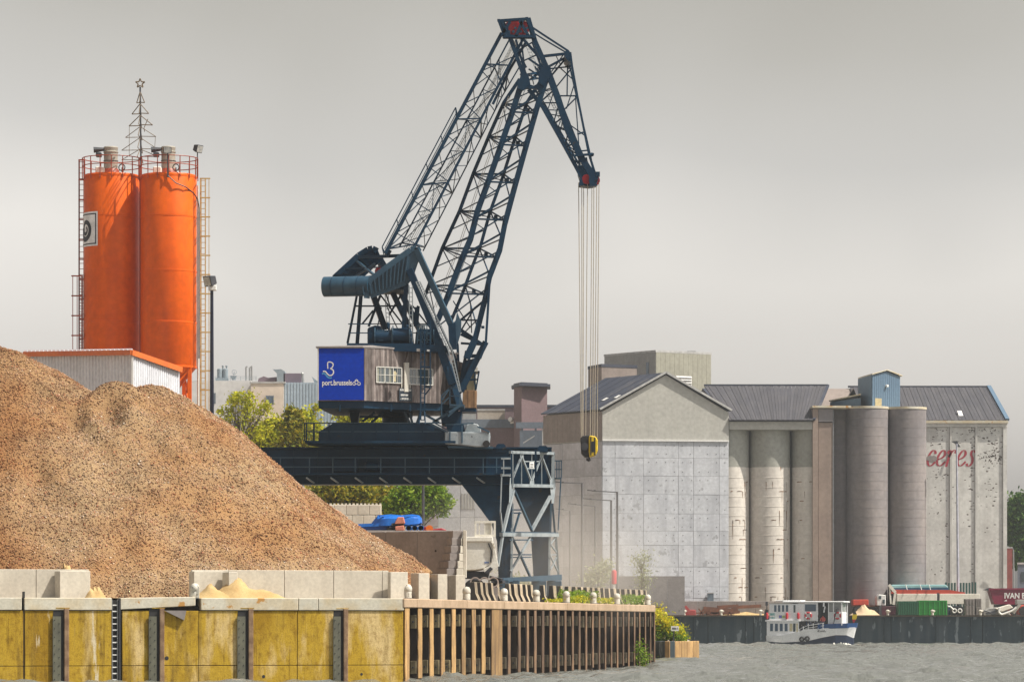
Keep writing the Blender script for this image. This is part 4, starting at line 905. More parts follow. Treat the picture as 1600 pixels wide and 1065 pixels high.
# --- slewing platform
PT = -1.4
plate('lower_platform', [(498, 687), (498, 674), (520, 661), (671, 661), (695, 674), (712, 690), (712, 694), (502, 694)], PT, 6.2, NV, None, .03)
s_ = MB()
for x in (514, 550, 588, 623, 660): s_.bar(c(x, 664, PT-.02), c(x, 690, PT-.02), .05, .06, up=(1, 0, 0))
s_.bar(c(486, 690.5, PT-.2), c(712, 690.5, PT-.2), .6, .10); s_.build('platform_edge', NV)
for x in (530, 575, 640, 690):
    plate('roller_block', [(x-9, 693), (x+9, 693), (x+9, 701), (x-9, 701)], .1, .7, NV); plate('roller_block', [(x-8, 693), (x+10, 693), (x+10, 701), (x-8, 701)], FO, .6, NV)
wp = plate('side_walkway', [(476, 688), (500, 688), (503, 694), (494, 693), (476, 690.5)], PT, 3.0, NV)
s_ = MB()
for y in (660.5, 674): s_.bar(c(476, y, PT), c(690, y, PT), .05)
s_.build('handrail', NL, wp)
for x in (479, 491, 514, 552, 588, 623, 660): rod('handrail_post', c(x, 660, PT-.02), c(x, 689, PT-.02), .055, NV, wp)
for x in (476, 490): rod('handrail_post', c(x, 660, PT+3), c(x, 689, PT+3), .05, NV, wp)
# pale trolley to the right of the platform
tb = plate('drive_housing', [(695, 674), (766, 675), (764, 697), (745, 698), (722, 695), (695, 693)], PT-.4, 3.0, PS, None, .04)
s_ = MB(); arc = [(725+q, 675) for q in (0,)]
pts = [(727, 675)]+[(727+(1-math.cos(R(a)))*0+24*0, 0) for a in ()]
pts = [(725, 676), (729, 663), (738, 660.5), (746, 662.5), (751, 668), (752, 676)]
s_.prism([c(x, y, PT-.1) for x, y in pts], (0, .9, 0)); s_.build('wheel_guard', PS, tb, bevel=.03)
s_ = MB(); s_.bar(c(671, 661, PT-.35), c(698, 674, PT-.35), .08); s_.bar(c(680, 661, PT-.1), c(704, 674, PT-.1), .06); s_.bar(c(746, 666, PT-.4), c(765, 674.5, PT-.4), .07); s_.bar(c(703, 674, PT-.42), c(703, 692, PT-.42), .05); s_.bar(c(722, 664, PT-.42), c(722, 692, PT-.42), .06); s_.bar(c(696, 663, PT-.42), c(740, 661, PT-.42), .05); s_.build('guard_rail', NL, tb)
plate('drive_cover', [(697, 663), (724, 661), (727, 674), (699, 674)], PT+.3, 1.5, NV)
s_ = MB(); s_.tube(c(760, 693, PT-.6), c(760, 693, PT-.3), .16, 14); s_.build('buffer', M['black'], tb)
plate('rail_bar', [(700, 696), (770, 697), (770, 700), (700, 699)], PT-.2, 2, NL)
# slewing column and struts under the house
s_ = MB(); s_.lathe(c(618, 661, 1.5), [(.62, -.1), (.62, .25), (.80, .28), (.80, .72)], 24); s_.build('slewing_column', NV, smooth=False)
for x0, x1, t in ((545, 562, 1.0), (690, 716, 1.2)): plate('support_block', [(x0, 640), (x1, 640), (x1-3, 660), (x0+3, 660)], PT+1.2, t, NV, None, .02)
for a in ((566, 658, 586, 644), (580, 660, 600, 643), (562, 651, 590, 651), (632, 643, 640, 660), (640, 644, 645, 664), (657, 644, 651, 662), (660, 645, 686, 660), (700, 645, 676, 660)): rod('strut', c(*a[:2], PT+.6), c(*a[2:], PT+.6), .11, NV if a[0] < 630 else NL)
plate('mast_foot', [(688, 645), (722, 642), (720, 662), (690, 662)], PT+.6, 2.4, NV, None, .03)
# --- machinery house
OA, OB, OC, OD, OE, OF, OG = -2.9, -3.0, -2.7, -.9, .8, 3.4, 3.2
plan = [(497.5, OA), (568.5, OB), (583, OC), (688, OD), (713, OE), (712, OF), (522, OG)]
def hp(i, y, d=0): x, o = plan[i]; return c(x, y, o+d)
s_ = MB(); zt_, zb_ = Z(551, DC), Z(632, DC)
ring_ = [V((hp(i, 600).x, hp(i, 600).y, zb_)) for i in range(7)]
s_.prism(ring_, (0, 0, zt_-zb_)); hs_ = s_.build('house', M['wood'], cr)
s_ = MB(); s_.prism([V((p.x, p.y, Z(643, DC))) for p in [V((hp(i, 600).x*1, hp(i, 600).y+.12, 0)) for i in range(7)]], (0, 0, Z(631.5, DC)-Z(643, DC))); s_.build('house_base', NV, cr)
for x in (530, 610, 640): plate('base_rib', [(x, 632), (x+2, 632), (x+2, 642), (x, 642)], -3.0, .2, NV)
cen = sum(ring_, V())/7; roofr = [V((cen.x+(p.x-cen.x)*1.035, cen.y+(p.y-cen.y)*1.035, zt_)) for p in ring_]
top_ = [V((cen.x+(p.x-cen.x)*.55, cen.y+(p.y-cen.y)*.55, zt_+.22)) for p in ring_]
s_ = MB(); s_.add(roofr+[p+V((0, 0, .07)) for p in roofr]+top_, [list(range(7))[::-1]]+[(i, (i+1) % 7, (i+1) % 7+7, i+7) for i in range(7)]+[(i+7, (i+1) % 7+7, (i+1) % 7+14, i+14) for i in range(7)]+[list(range(14, 21))]); s_.build('roof', mat('grey roof felt', (.30, .28, .27), (.22, .2, .2), 2, .85), hs_)
def face(i, j): 
    a, b_ = ring_[i], ring_[j]; d = (b_-a); d.z = 0; l = d.length; d.normalize(); return a, d, V((d.y, -d.x, 0)), l
def boards(i, j, n, m=M['wood'], t=.035):
    a, d, nn, l = face(i, j)
    for k in range(n):
        s_ = MB(); p = a+d*(l*k/n+.004); w = l/n-.008; tt = t+random.uniform(-.008, .008)
        s_.prism([p, p+d*w, p+d*w+V((0, 0, zt_-zb_-.01)), p+V((0, 0, zt_-zb_-.01))], nn*tt); s_.build('board', m, hs_)
boards(2, 3, 30); boards(1, 2, 4); boards(3, 4, 14); boards(6, 0, 6)
a, d, nn, l = face(0, 1); s_ = MB(); p = a+d*.02+V((0, 0, .03)); hh = zt_-zb_-.06
s_.prism([p, p+d*(l-.02), p+d*(l-.02)+V((0, 0, hh)), p+V((0, 0, hh))], nn*.05); bp_ = s_.build('sign_panel', M['bluepanel'], hs_)
s_ = MB(); p = a-d*.03; s_.prism([p, p+d*.05, p+d*.05+V((0, 0, hh+.1)), p+V((0, 0, hh+.1))], nn*.07); s_.build('panel_edge', M['offwhite'], hs_)
# sign print: curly B over two waves, the words port.brussels and a small wheel device
sw = l/71.0; sh_ = hh/79.0               # metres per pixel on the panel
def sp_(x, y, e_=.056): return a+d*((x-497.5)*sw)+V((0, 0, (631-y)*sh_+.03))+nn*e_
def ribbon(mb, pts, w, e_=.056, f=sp_):
    vs = []
    for i, (x, y) in enumerate(pts):
        x0, y0 = pts[max(0, i-1)]; x1, y1 = pts[min(len(pts)-1, i+1)]; q = math.hypot(x1-x0, y1-y0) or 1; nx, ny = -(y1-y0)/q, (x1-x0)/q
        ww = w[i] if isinstance(w, (list, tuple)) else w
        vs += [f(x+nx*ww/2, y+ny*ww/2, e_), f(x-nx*ww/2, y-ny*ww/2, e_)]
    return mb.add(vs, [(2*i, 2*i+1, 2*i+3, 2*i+2) for i in range(len(pts)-1)])
def spline(pts, n=8):
    o = []; p = [pts[0]]+list(pts)+[pts[-1]]
    for i in range(1, len(p)-2):
        for k in range(n):
            t = k/n; q = []
            for j in (0, 1):
                a0, a1, a2, a3 = (p[i+s][j] for s in (-1, 0, 1, 2))
                q.append(.5*((2*a1)+(-a0+a2)*t+(2*a0-5*a1+4*a2-a3)*t*t+(-a0+3*a1-3*a2+a3)*t**3))
            o.append(tuple(q))
    return o+[pts[-1]]
s_ = MB(); ribbon(s_, spline([(512.5, 583), (512.5, 573.5), (518, 573.2), (520.8, 576.5), (519, 581), (516, 583)]), 1.7)
ribbon(s_, spline([(516.5, 582.8), (520.5, 585), (521.3, 589), (519, 592.5), (515, 593.2), (511.5, 590.5), (508.5, 587), (504.8, 587)]), 1.8); s_.build('logo_letter', M['white'], hs_)
s_ = MB(); ribbon(s_, spline([(503.2, 591), (506.5, 590), (509.5, 592.5), (512.5, 596), (516.5, 597.2), (518.5, 596.3)]), [1.2]*4+[2.6]*37 if False else 2.2); s_.build('logo_wave', M['lightblue'], hs_)
def text_mesh(name, body, o0, ux, uz, size, nrm, m, parent, width=None, bold=0.0, shear=0.0):
    cu = bpy.data.curves.new('t', 'FONT'); cu.body = body; cu.size = 1; cu.offset = bold; cu.shear = shear; cu.resolution_u = 3
    to = bpy.data.objects.new('t', cu); COL.objects.link(to); dg = bpy.context.evaluated_depsgraph_get(); dg.update()
    me = bpy.data.meshes.new_from_object(to.evaluated_get(dg)); bpy.data.objects.remove(to)
    xs_ = [v.co.x for v in me.vertices]; w = max(xs_)-min(xs_); x0 = min(xs_); k = (width/w) if width else size
    og = origin(parent)
    for v in me.vertices: v.co = o0+ux*((v.co.x-x0)*k)+uz*(v.co.y*size)+nrm*(v.co.z)-og
    me.materials.clear(); me.materials.append(m); o = bpy.data.objects.new(name, me); COL.objects.link(o); o.parent = parent; return o
text_mesh('lettering', 'port.brussels', sp_(503.6, 608.2), d, V((0, 0, 1)), 11.5*sh_, nn, M['white'], hs_, width=46.5*sw, bold=.022)
s_ = MB()
for cx_, cy_, r_o in ((553.3, 606, 2.2), (557.2, 604, 2.6), (561, 606, 2.2)):
    ribbon(s_, [(cx_+r_o*math.cos(i*.5236), cy_+r_o*math.sin(i*.5236)) for i in range(13)], 1.1)
ribbon(s_, spline([(554.5, 602), (557.2, 599.6), (560, 602)]), .9); s_.build('wheel_device', M['white'], hs_)
# windows in the boarded face
a2, d2, n2, l2 = face(2, 3); k2 = l2/105.0; kz = (zt_-zb_)/81.0
def wp_(x, y, e_=.05): return a2+d2*((x-583)*k2)+V((0, 0, (632-y)*kz))+n2*e_
def onface(name, pts, m, parent, e_=.05, t=.03):
    s_ = MB(); s_.prism([wp_(x, y, e_) for x, y in pts], n2*t); return s_.build(name, m, parent)
def rect(x0, y0, x1, y1): return [(x0, y1), (x1, y1), (x1, y0), (x0, y0)]
for x0, x1, y0, y1, cur in ((587.3, 626, 579.5, 603, 1), (637.5, 674.5, 580, 604, 0)):
    w = onface('window', rect(x0, y0, x1, y1), M['glass'], cr, .045, .015)
    for r4 in ((x0-.8, y0-.8, x1+.8, y0+.6), (x0-.8, y1-.6, x1+.8, y1+.8), (x0-.8, y0+.6, x0+.6, y1-.6), (x1-.6, y0+.6, x1+.8, y1-.6)): onface('frame', rect(*r4), M['windowframe'], w, .05, .04)
    for k in range(1, 6):
        x = x0+(x1-x0)*k/6; ww = .55 if k % 2 == 0 else .22; onface('mullion', rect(x-ww, y0+.6, x+ww, y1-.6), M['windowframe'], w, .055, .022)
    ym = (y0+y1)/2; onface('mullion', rect(x0+.6, ym-.4, x1-.6, ym+.4), M['windowframe'], w, .058, .02)
    if cur:
        s_ = MB(); s_.prism([wp_(x, y, .061) for x, y in ((612.5, 601), (617.5, 601), (617, 595), (618.5, 588), (616, 584), (613, 587), (613.5, 594))], n2*.004); s_.build('curtain', M['curtain'], w)
        for xx in (588.5, 598.5, 607.5): onface('curtain', rect(xx, y0+.8, xx+2.6, y1-1), mat('faded net curtain', (.30, .31, .25), None, 5, .9), w, .0602, .003)
onface('pipe_casing', rect(629.5, 571, 636.5, 616), M['offwhite'], cr, .04, .10); 
s_ = MB(); s_.prism([wp_(x, y, .05) for x, y in ((631, 570), (637, 570), (641, 553), (636, 551))], n2*.12); s_.build('pipe_casing', M['wood'], cr)
for x in (625.5, 638.5): onface('sign_hanger', rect(x, 601, x+1.4, 613), M['offwhite'], cr, .05, .03)
nb = onface('notice_board', rect(621.5, 610.5, 642, 630.5), mat('dark notice board', (.02, .035, .055), None, 2, .5), cr, .08, .03)
def glyphs(parent, rows_, m, f):
    s_ = MB(); r = random.Random(11)
    for y, h_, x0, x1 in rows_:
        x = x0
        while x < x1-.5:
            w = r.uniform(.9, 1.5); w = min(w, x1-x)
            k_ = r.choice((0, 1, 2))
            seg = [(x, y, x+.38, y+h_), (x, y, x+w*.85, y+.42), (x, y+h_*.5-.2, x+w*.8, y+h_*.5+.22), (x+w*.55, y, x+w*.88, y+h_)]
            for q in ([seg[0], seg[1], seg[2]], [seg[0], seg[3], seg[2]], [seg[0], seg[1], seg[3]])[k_]: s_.add([f(*p) for p in rect(*q)], [(0, 1, 2, 3)])
            x += w
    return s_.build('notice_print', m, parent)
glyphs(nb, [(611.8, 3.0, 622.8, 631.0), (611.8, 3.0, 632.5, 641), (616.0, 1.0, 629.5, 632.5), (619.8, 2.8, 624, 636), (625.5, 2.8, 625.5, 636.5)], M['white'], lambda x, y: wp_(x, y, .113))
s_ = MB()
for xx, yy in ((623.6, 627), (638, 627)): s_.add([wp_(x, y, .113) for x, y in rect(xx, yy, xx+.8, yy+.8)], [(0, 1, 2, 3)])
s_.build('notice_dots', M['white'], nb)
# ladder on the boarded face, with a bracket
s_ = MB()
for x in (657.5, 663.5): s_.bar(c(x, 512, -3.0), c(x, 656, -3.0), .06)
s_.bar(c(672.3, 500, -3.0), c(672.3, 604, -3.0), .05)
for x in (657.5, 663.5): s_.bar(c(x, 642, -3.0), c(x-(3 if x < 660 else -1), 662, -3.2), .05)
lad = s_.build('ladder', NV, cr)
for i in range(21): rod('rung', c(657.5, 516+i*7, -3.0), c(663.5, 516+i*7, -3.0), .035, NV, lad)
for y in (516, 545, 573): rod('cage_hoop', c(657.5, y, -3.0), c(672.3, y, -3.0), .05, NV, lad)
rod('bracket', c(663, 604, -2.9), c(673, 605.5, -2.9), .06, NV, lad); rod('bracket', c(663, 618, -2.8), c(673, 605.5, -2.9), .05, NV, lad)
for x0, x1 in ((651, 657), (667, 672.5)): plate('light_box', [(x0, 544.5), (x1, 544.5), (x1, 548.5), (x0, 548.5)], -2.9, .2, M['white'])
# driver's cab at the right
cbx = plate('cab', [(723.5, 609.5), (745, 609.5), (744, 637), (722, 637)], -.6, 1.8, M['woodwarm'], None, .02)
s_ = MB()
for i in range(7):
    x = 723.6+i*3.05; s_.prism([c(x, 609.8, -.64), c(x+2.8, 609.8, -.64), c(x+2.8, 636.8, -.64), c(x, 636.8, -.64)], (0, .04, 0)) if False else None
for i in range(7):
    x = 723.0+i*3.1; s_ = MB(); s_.prism([c(x, 636.8, -.64), c(x+2.9, 636.8, -.64), c(x+2.9, 610, -.64), c(x, 610, -.64)], (0, .035, 0)); s_.build('cab_board', M['woodwarm'], cbx)
plate('cab_base', [(719, 637), (744, 637), (744, 642.5), (719, 642.5)], -.6, 1.8, NV)
plate('cab_window', [(716, 580), (743, 578), (744, 609), (716, 609)], -.45, 1.5, M['curtain'])
s_ = MB(); 
for a_, b_ in (((742, 579), (742.5, 610)), ((748.5, 580), (743.5, 609)), ((741, 579.5), (749, 580.5)), ((716, 594), (747, 592.5)), ((728, 579), (728, 609))): s_.bar(c(*a_, -.55), c(*b_, -.55), .07)
s_.build('cab_frame', NV, cbx)
plate('cab_roof', [(708, 561), (722, 566), (746, 574), (747, 580), (712, 580), (705, 572)], -.6, 1.9, M['wood'], None, .02)
s_ = MB(); s_.box(c(741, 580, -.9), c(746.5, 574, -.7)); s_.build('cab_lamp', M['offwhite'], cbx)
# stairs by the cab
for a_, b_, w in (((701.5, 644), (722, 632), .10), ((700, 650), (718, 634), .08), ((690, 626), (703, 606), .05), ((690, 618), (703, 605.5), .05), ((703, 605.5), (717, 605.5), .05), ((691, 631), (704, 618.5), .05), ((704, 618.5), (719, 618.5), .05), ((703, 605.5), (703, 632), .05), ((690, 618), (690, 650), .05), ((719, 616), (719, 634), .07), ((703, 632), (726, 633), .06)): rod('stair_rail', c(*a_, -2.3), c(*b_, -2.3), w, NL)
plate('stair_landing', [(702, 633), (726, 633), (726, 636), (702, 636)], -2.3, 1.6, NL)
# --- machinery deck
plate('machinery_deck', [(542, 536), (640, 536), (700, 540), (700, 549), (575, 548), (542, 541)], -2.2, 4.2, NV)
dk_ = MB()
for o in (-2.2, 1.9):
    for y in (506, 520): dk_.bar(c(544, y, o), c(582 if o < 0 else 690, y, o), .045)
dr = dk_.build('deck_railing', NV)
for x in (544, 556, 569, 581): rod('railing_post', c(x, 505.5, -2.2), c(x-1, 537, -2.2), .055, NV, dr)
for x in (548, 580, 620, 660, 690): rod('railing_post', c(x, 505.5, 1.9), c(x, 537, 1.9), .05, NV, dr)
for pts, o, t in (([(574, 537), (574, 512), (586, 508), (596, 509), (597, 537)], -1.4, 2), ([(597, 537), (599, 520), (612, 517), (622, 521), (624, 537)], -.6, 1.8), ([(603, 512), (603, 503), (609, 503), (609, 516)], 0, .6), ([(624, 537), (626, 513), (632, 507), (640, 507), (644, 520), (646, 538)], -1, 2), ([(648, 538), (650, 516), (676, 513), (680, 538)], -.9, 2)): plate('winch_housing', pts, o, t, NV, None, .06)
for x0, x1, y, r_o in ((586, 612, 526, .30), (614, 640, 524, .34), (655, 678, 524, .3)):
    s_ = MB(); s_.tube(c(x0, y, -1.8), c(x1, y, -1.8), r_o, 16); w = s_.build('winch_drum', NV, cr, smooth=True)
    for x in (x0, x1): MB().tube(c(x-.6, y, -1.8), c(x+.6, y, -1.8), r_o+.12, 16).build('drum_flange', NL, w)
s_ = MB()
for i in range(10): s_.bar(c(590+i*3.4, 521, -2.0), c(590+i*3.4, 514, -2.0), .03)
s_.bar(c(588, 519, -2.0), c(624, 518, -2.0), .05); s_.box(c(591.5, 532, -2.05), c(599, 523, -1.95)); s_.build('brake_rods', NL)
s_ = MB()
for y in (508, 520, 531): s_.bar(c(652, y, -2.2), c(673, y, -2.2), .045)
for x in (652, 660, 667, 673): s_.bar(c(x, 507.5, -2.2), c(x, 536, -2.2), .045)
s_.build('deck_railing', NL)
plate('switch_box', [(655, 508), (664, 508), (664, 514), (655, 514)], -2.1, .2, PS)
# --- A-frame
def leg(x0, y0, o0, x1, y1, o1, w, m=NV, t=None, nm='frame_leg'): return rod(nm, c(x0, y0, o0), c(x1, y1, o1), w, m, None, t)
leg(564, 462, 1.4, 558, 538, 1.6, .17); leg(557.5, 462, 1.2, 543, 536, 1.5, .08)
leg(582, 458, 1.4, 602, 515, 1.5, .26); leg(611, 452, .6, 640, 512, .8, .22); leg(635, 440, -1.6, 631, 514, -1.7, .20)
leg(640, 421, -1.8, 684, 530, -2.0, .30); leg(684, 530, -2.0, 708, 600, -2.1, .36); leg(700, 572, -2.1, 719, 640, -1.9, .30)
leg(618, 440, 1.6, 668, 540, 1.8, .26); leg(650, 510, .5, 652, 480, .5, .22); leg(654, 478, .5, 645, 500, .5, .14)
leg(594, 462, 1.2, 576, 510, 1.3, .10); leg(600, 450, 1.4, 610, 480, 1.4, .07); leg(634, 448, 1, 608, 492, 1, .09); leg(590, 455, 1.2, 636, 515, 1.3, .07)
leg(556, 478, 1.3, 644, 478, 1.0, .07); leg(596, 480, 1.2, 590, 510, 1.2, .05); leg(604, 478, 1.2, 622, 515, 1.2, .05)
leg(645, 478, .8, 672, 512, .8, .07); leg(583, 485, 1.2, 566, 506, 1.2, .08)
for x in (639.3, 644.3):
    rod('ladder_stile', c(x, 446, -2.1), c(x+.6, 534, -2.1), .05, PS)
for i in range(12): rod('ladder_rung', c(639.5, 450+i*7, -2.1), c(644.8, 450+i*7, -2.1), .03, PS)
for x in (601, 606): rod('ladder_stile', c(x, 446, .2), c(x+3, 510, .2), .03, PS)
for i in range(10): rod('ladder_rung', c(601+i*.4, 450+i*6.5, .2), c(606+i*.4, 450+i*6.5, .2), .025, PS)
# stair along the front leg
for dx, e_ in ((5, -2.4), (11, -2.4)): rod('stair_stile', c(645+dx, 440, e_), c(695+dx, 545, e_), .055, PS); rod('stair_stile', c(695+dx, 545, e_), c(716+dx*.4, 612, e_), .05, PS)
for i in range(26):
    t = i/26; rod('stair_tread', c(650+50*t, 440+105*t, -2.4), c(656+50*t, 440+105*t, -2.4), .03, PS)
for i in range(12):
    t = i/12; rod('stair_tread', c(700+17.5*t, 545+67*t, -2.4), c(706+15*t, 545+67*t, -2.4), .03, PS)
# --- counterweight: drum and two stiffened arms
s_ = MB(); s_.tube(c(507, 448, -.85), c(579, 446.5, -1.5), 15.6*U, 40); cw = s_.build('counterweight_drum', NL, cr, smooth=True)
s_ = MB(); s_.tube(c(579.2, 446.5, -1.51), c(579.8, 446.5, -1.53), 16.1*U, 40); s_.build('drum_end', NL, cw)
for xx in (521, 541, 561): 
    t = (xx-503)/76; s_ = MB(); s_.tube(c(xx, 448-1.5*t, -.85-.65*t), c(xx+.6, 448-1.5*t, -.85-.65*t-.006), 15.75*U, 40); s_.build('drum_seam', NV, cw)
arm = [(567, 448), (569, 461), (578, 462), (634, 441), (641, 433), (648, 412), (655, 393), (651, 386.5), (642, 390), (633, 396.5), (605, 417), (583, 434)]
na = plate('counterweight_arm', arm, -1.75, .16, NL)
s_ = MB()
for q in range(1, 11):
    t = q/11; ax, ay = 572+t*72, 445-t*50; bx, by = 577+t*60, 461-t*24
    rod('arm_stiffener', c(ax, ay, -1.82), c(bx, by, -1.82), .05, NL, na, .14)
s_ = MB()
for p0, p1 in zip(arm, arm[1:]+arm[:1]): s_.bar(c(*p0, -1.76), c(*p1, -1.76), .06, .26)
s_.build('arm_flange', NL, na)
fa = [(522, 434), (540, 433), (565, 430), (592, 405), (590, 392), (582, 388), (575, 389.5), (560, 399)]
f_ = plate('counterweight_arm', fa, .7, .16, NV)
s_ = MB()
for p0, p1 in zip(fa, fa[1:]+fa[:1]): s_.bar(c(*p0, .68), c(*p1, .68), .06, .26)
for q in range(1, 7):
    t = q/7; s_.bar(c(530+t*52, 430-t*36, .62), c(545+t*44, 432-t*24, .62), .05, .1)
s_.build('arm_flange', NV, f_)
rod('arm_tie', c(561, 402, .5), c(634, 399, -1.6), .14); rod('arm_tie', c(552, 434, .4), c(586, 412, -.4), .09, NL); rod('arm_tie', c(558, 408, .5), c(585, 430, -1.5), .10, NL); rod('arm_tie', c(539, 420, .6), c(600, 417, -1.5), .06)
leg(586, 392, .7, 596, 416, .9, .2); leg(592, 402, .9, 614, 440, 1.4, .22)
plate('pivot_block', [(587, 440), (600, 428), (632, 442), (638, 440), (636, 452), (590, 452)], -1.4, 2.6, NV, None, .04)
plate('pivot_block', [(634, 404), (646, 410), (641, 436), (633, 440), (628, 430)], -1.6, .5, NL, None, .04)
s_ = MB(); s_.tube(c(595, 424, -1.2), c(593.5, 424, -.6), 8.0*U, 24); s_.tube(c(600, 423, -1.2), c(598.5, 423, -.6), 7.0*U, 24); sv = s_.build('rope_sheave', M['red'], cr, smooth=True)
# long tie rod from the arm to the jib foot
leg(651, 390, -1.75, 708, 514, -2.3, .20, NL, .26, 'tie_rod'); leg(706, 505, -2.3, 708, 546, -2.2, .34)
plate('jib_gusset', [(701, 520), (704, 510), (712, 500), (714, 487), (721, 503), (720, 520), (716, 534), (707, 546)], -2.3, .16, NL)
for o in list(bpy.data.objects):          # what was built in place belongs to the crane
    if o.name not in PRE and o != cr and o.parent is None and o.type == 'MESH':
        o.parent = cr; o.data.transform(Matrix.Translation(-origin(cr)))
# --- lattice helpers
def poly(pts, y):
    for (x0, y0), (x1, y1) in zip(pts[:-1], pts[1:]):
        if (y0-y)*(y1-y) <= 0 and y0 != y1: return x0+(x1-x0)*(y-y0)/(y1-y0)
    return pts[0][0] if abs(y-pts[0][1]) < abs(y-pts[-1][1]) else pts[-1][0]
def chord(parent, pts, o, w, m=NV, nm='chord'):
    s_ = MB()
    for p0, p1 in zip(pts[:-1], pts[1:]): s_.bar(c(*p0, o), c(*p1, o), w, w*1.05)
    return s_.build(nm, m, parent)
def lerp(pts, t):                       # point at a share of the length
    L_ = [math.dist(a_, b_) for a_, b_ in zip(pts[:-1], pts[1:])]; s_ = t*sum(L_)
    for (a_, b_), q in zip(zip(pts[:-1], pts[1:]), L_):
        if s_ <= q: k = s_/q; return (a_[0]+(b_[0]-a_[0])*k, a_[1]+(b_[1]-a_[1])*k)
        s_ -= q
    return pts[-1]
def web(parent, c1, o1, c2, o2, ts, w, style='zig', m=NV, flip=0):
    for i in range(len(ts)-1):
        a_, b_ = (ts[i], ts[i+1])
        if (i+flip) % 2: q0, oo0, q1, oo1 = c1, o1, c2, o2
        else: q0, oo0, q1, oo1 = c2, o2, c1, o1
        rod('brace', c(*lerp(q0, a_), oo0), c(*lerp(q1, b_), oo1), w, m, parent)
        if style == 'x': rod('brace', c(*lerp(q1, a_), oo1), c(*lerp(q0, b_), oo0), w*.8, m, parent)
def strut_(parent, c1, o1, c2, o2, t, w): rod('brace', c(*lerp(c1, t), o1), c(*lerp(c2, t), o2), w, NV, parent)
# --- main jib
jib = plate('jib', [(742, 560), (729, 562), (713, 612), (717, 618), (722, 612), (750, 545)], -.9, .3, NV)
cA = [(664.5, 461), (691, 388), (718, 330), (740, 270), (766, 208), (787, 161), (812, 124)]
cB = [(684, 500), (698, 467), (720, 408), (735, 374), (746, 330), (765, 278), (785, 221), (804, 165), (819, 116)]
cC = [(705, 501), (722, 460), (737, 419), (752, 380), (766, 330), (785, 278), (804, 218), (823, 161), (845, 126)]
cD = [(742, 531), (757.5, 469), (765, 432), (781, 390), (789, 349), (804, 293), (823, 225), (840, 165), (857, 114)]
oN, oF = -1.15, 1.15
chord(jib, cA, oF, .15); chord(jib, cB, oN, .25); chord(jib, cC, oF, .14); chord(jib, cD, oN, .24)
chord(jib, [(742, 531), (729, 560)], oN, .3); chord(jib, [(765, 440), (759, 537), (750, 560)], oN-.2, .11); chord(jib, [(759, 534), (720, 611)], oN, .26); chord(jib, [(729, 548), (717, 611)], oN+.4, .14)
chord(jib, [(664.5, 461), (684, 500)], oF, .07); chord(jib, [(684, 500), (712, 560), (717, 611)], oN+.5, .10)
chord(jib, [(705, 501), (715, 540), (718, 611)], oF, .12)
tn = [0, .16, .33, .50, .66, .83, 1.0]
def shift(pts, y0, y1):                 # the part of a chord between two rows
    ys_ = [y0+(y1-y0)*i/8 for i in range(9)]; return [(poly(pts, y), y) for y in ys_]
rows_ = [388, 330, 272, 214, 163]
for i, y in enumerate([446]+rows_):      # diaphragms: A and C sit a little higher than B and D
    pA, pB, pC, pD = (poly(cA, y), y), (poly(cB, y+12), y+12), (poly(cC, y), y), (poly(cD, y+14), y+14)
    for (p0, o0), (p1, o1), w in (((pA, oF), (pC, oF), .085), ((pB, oN), (pD, oN), .075), ((pA, oF), (pB, oN), .06), ((pC, oF), (pD, oN), .06), ((pA, oF), (pD, oN), .045)):
        rod('brace', c(*p0, o0), c(*p1, o1), w, NV, jib)
    s_ = MB(); mx_ = (pC[0]*.4+pD[0]*.6-6, y+9); s_.box(c(mx_[0]-3, mx_[1]+2.5, 0), c(mx_[0]+3, mx_[1]-2.5, .1)); s_.build('gusset', NV, jib)
    for q, o in ((pA, oF-.1), (pD, oN-.14), (pB, oN-.14)):
        s_ = MB(); s_.bar(c(q[0]-1.8, q[1]+5, o), c(q[0]+1.8, q[1]-6, o), .27, .06); s_.build('gusset', NV, jib)
yy = [500, 446, 417, 388, 359, 330, 301, 272, 243, 214, 188, 163, 140]
for i in range(len(yy)-1):
    y0, y1 = yy[i], yy[i+1]
    # near face B-D : long single diagonals rising to the right, far face A-C the same with a counter
    rod('brace', c(poly(cB, y0+10), y0+10, oN), c(poly(cD, y1+4), y1+4, oN), .085 if i % 2 else .06, NV, jib)
    rod('brace', c(poly(cA, min(y0, 458)), min(y0, 458), oF), c(poly(cC, y1), y1, oF), .05, NV, jib)
    if i % 2 == 0: rod('brace', c(poly(cA, y1), y1, oF), c(poly(cC, y0), y0, oF), .038, NV, jib)
    # sides: A-B and C-D
    q0, q1 = (y0, y1+12) if i % 2 else (y1, y0+12)
    rod('brace', c(poly(cA, q0), q0, oF), c(poly(cB, q1), q1, oN), .04, NV, jib)
    rod('brace', c(poly(cC, q0), q0, oF), c(poly(cD, q1+2), q1+2, oN), .05, NV, jib)
s_ = MB()
for dx in (0, 3.6): s_.path([c(poly(cC, y)-19+dx, y, .2) for y in (470, 400, 330, 260, 190, 140)], .014, 4)
jl = s_.build('jib_ladder', PS, jib)
s_ = MB()
for i in range(62): y = 466-i*5.2; x = poly(cC, y)-19; s_.bar(c(x, y, .2), c(x+3.6, y, .2), .022)
s_.build('jib_ladder_rungs', PS, jib)
s_ = MB(); s_.path([c(poly(cB, y)-14, y, 0) for y in (480, 388, 300, 220, 150)], .012, 4); s_.path([c(poly(cB, y)-11, y, 0) for y in (480, 388, 300, 220, 150)], .012, 4); s_.build('jib_ropes', M['rope'], jib)
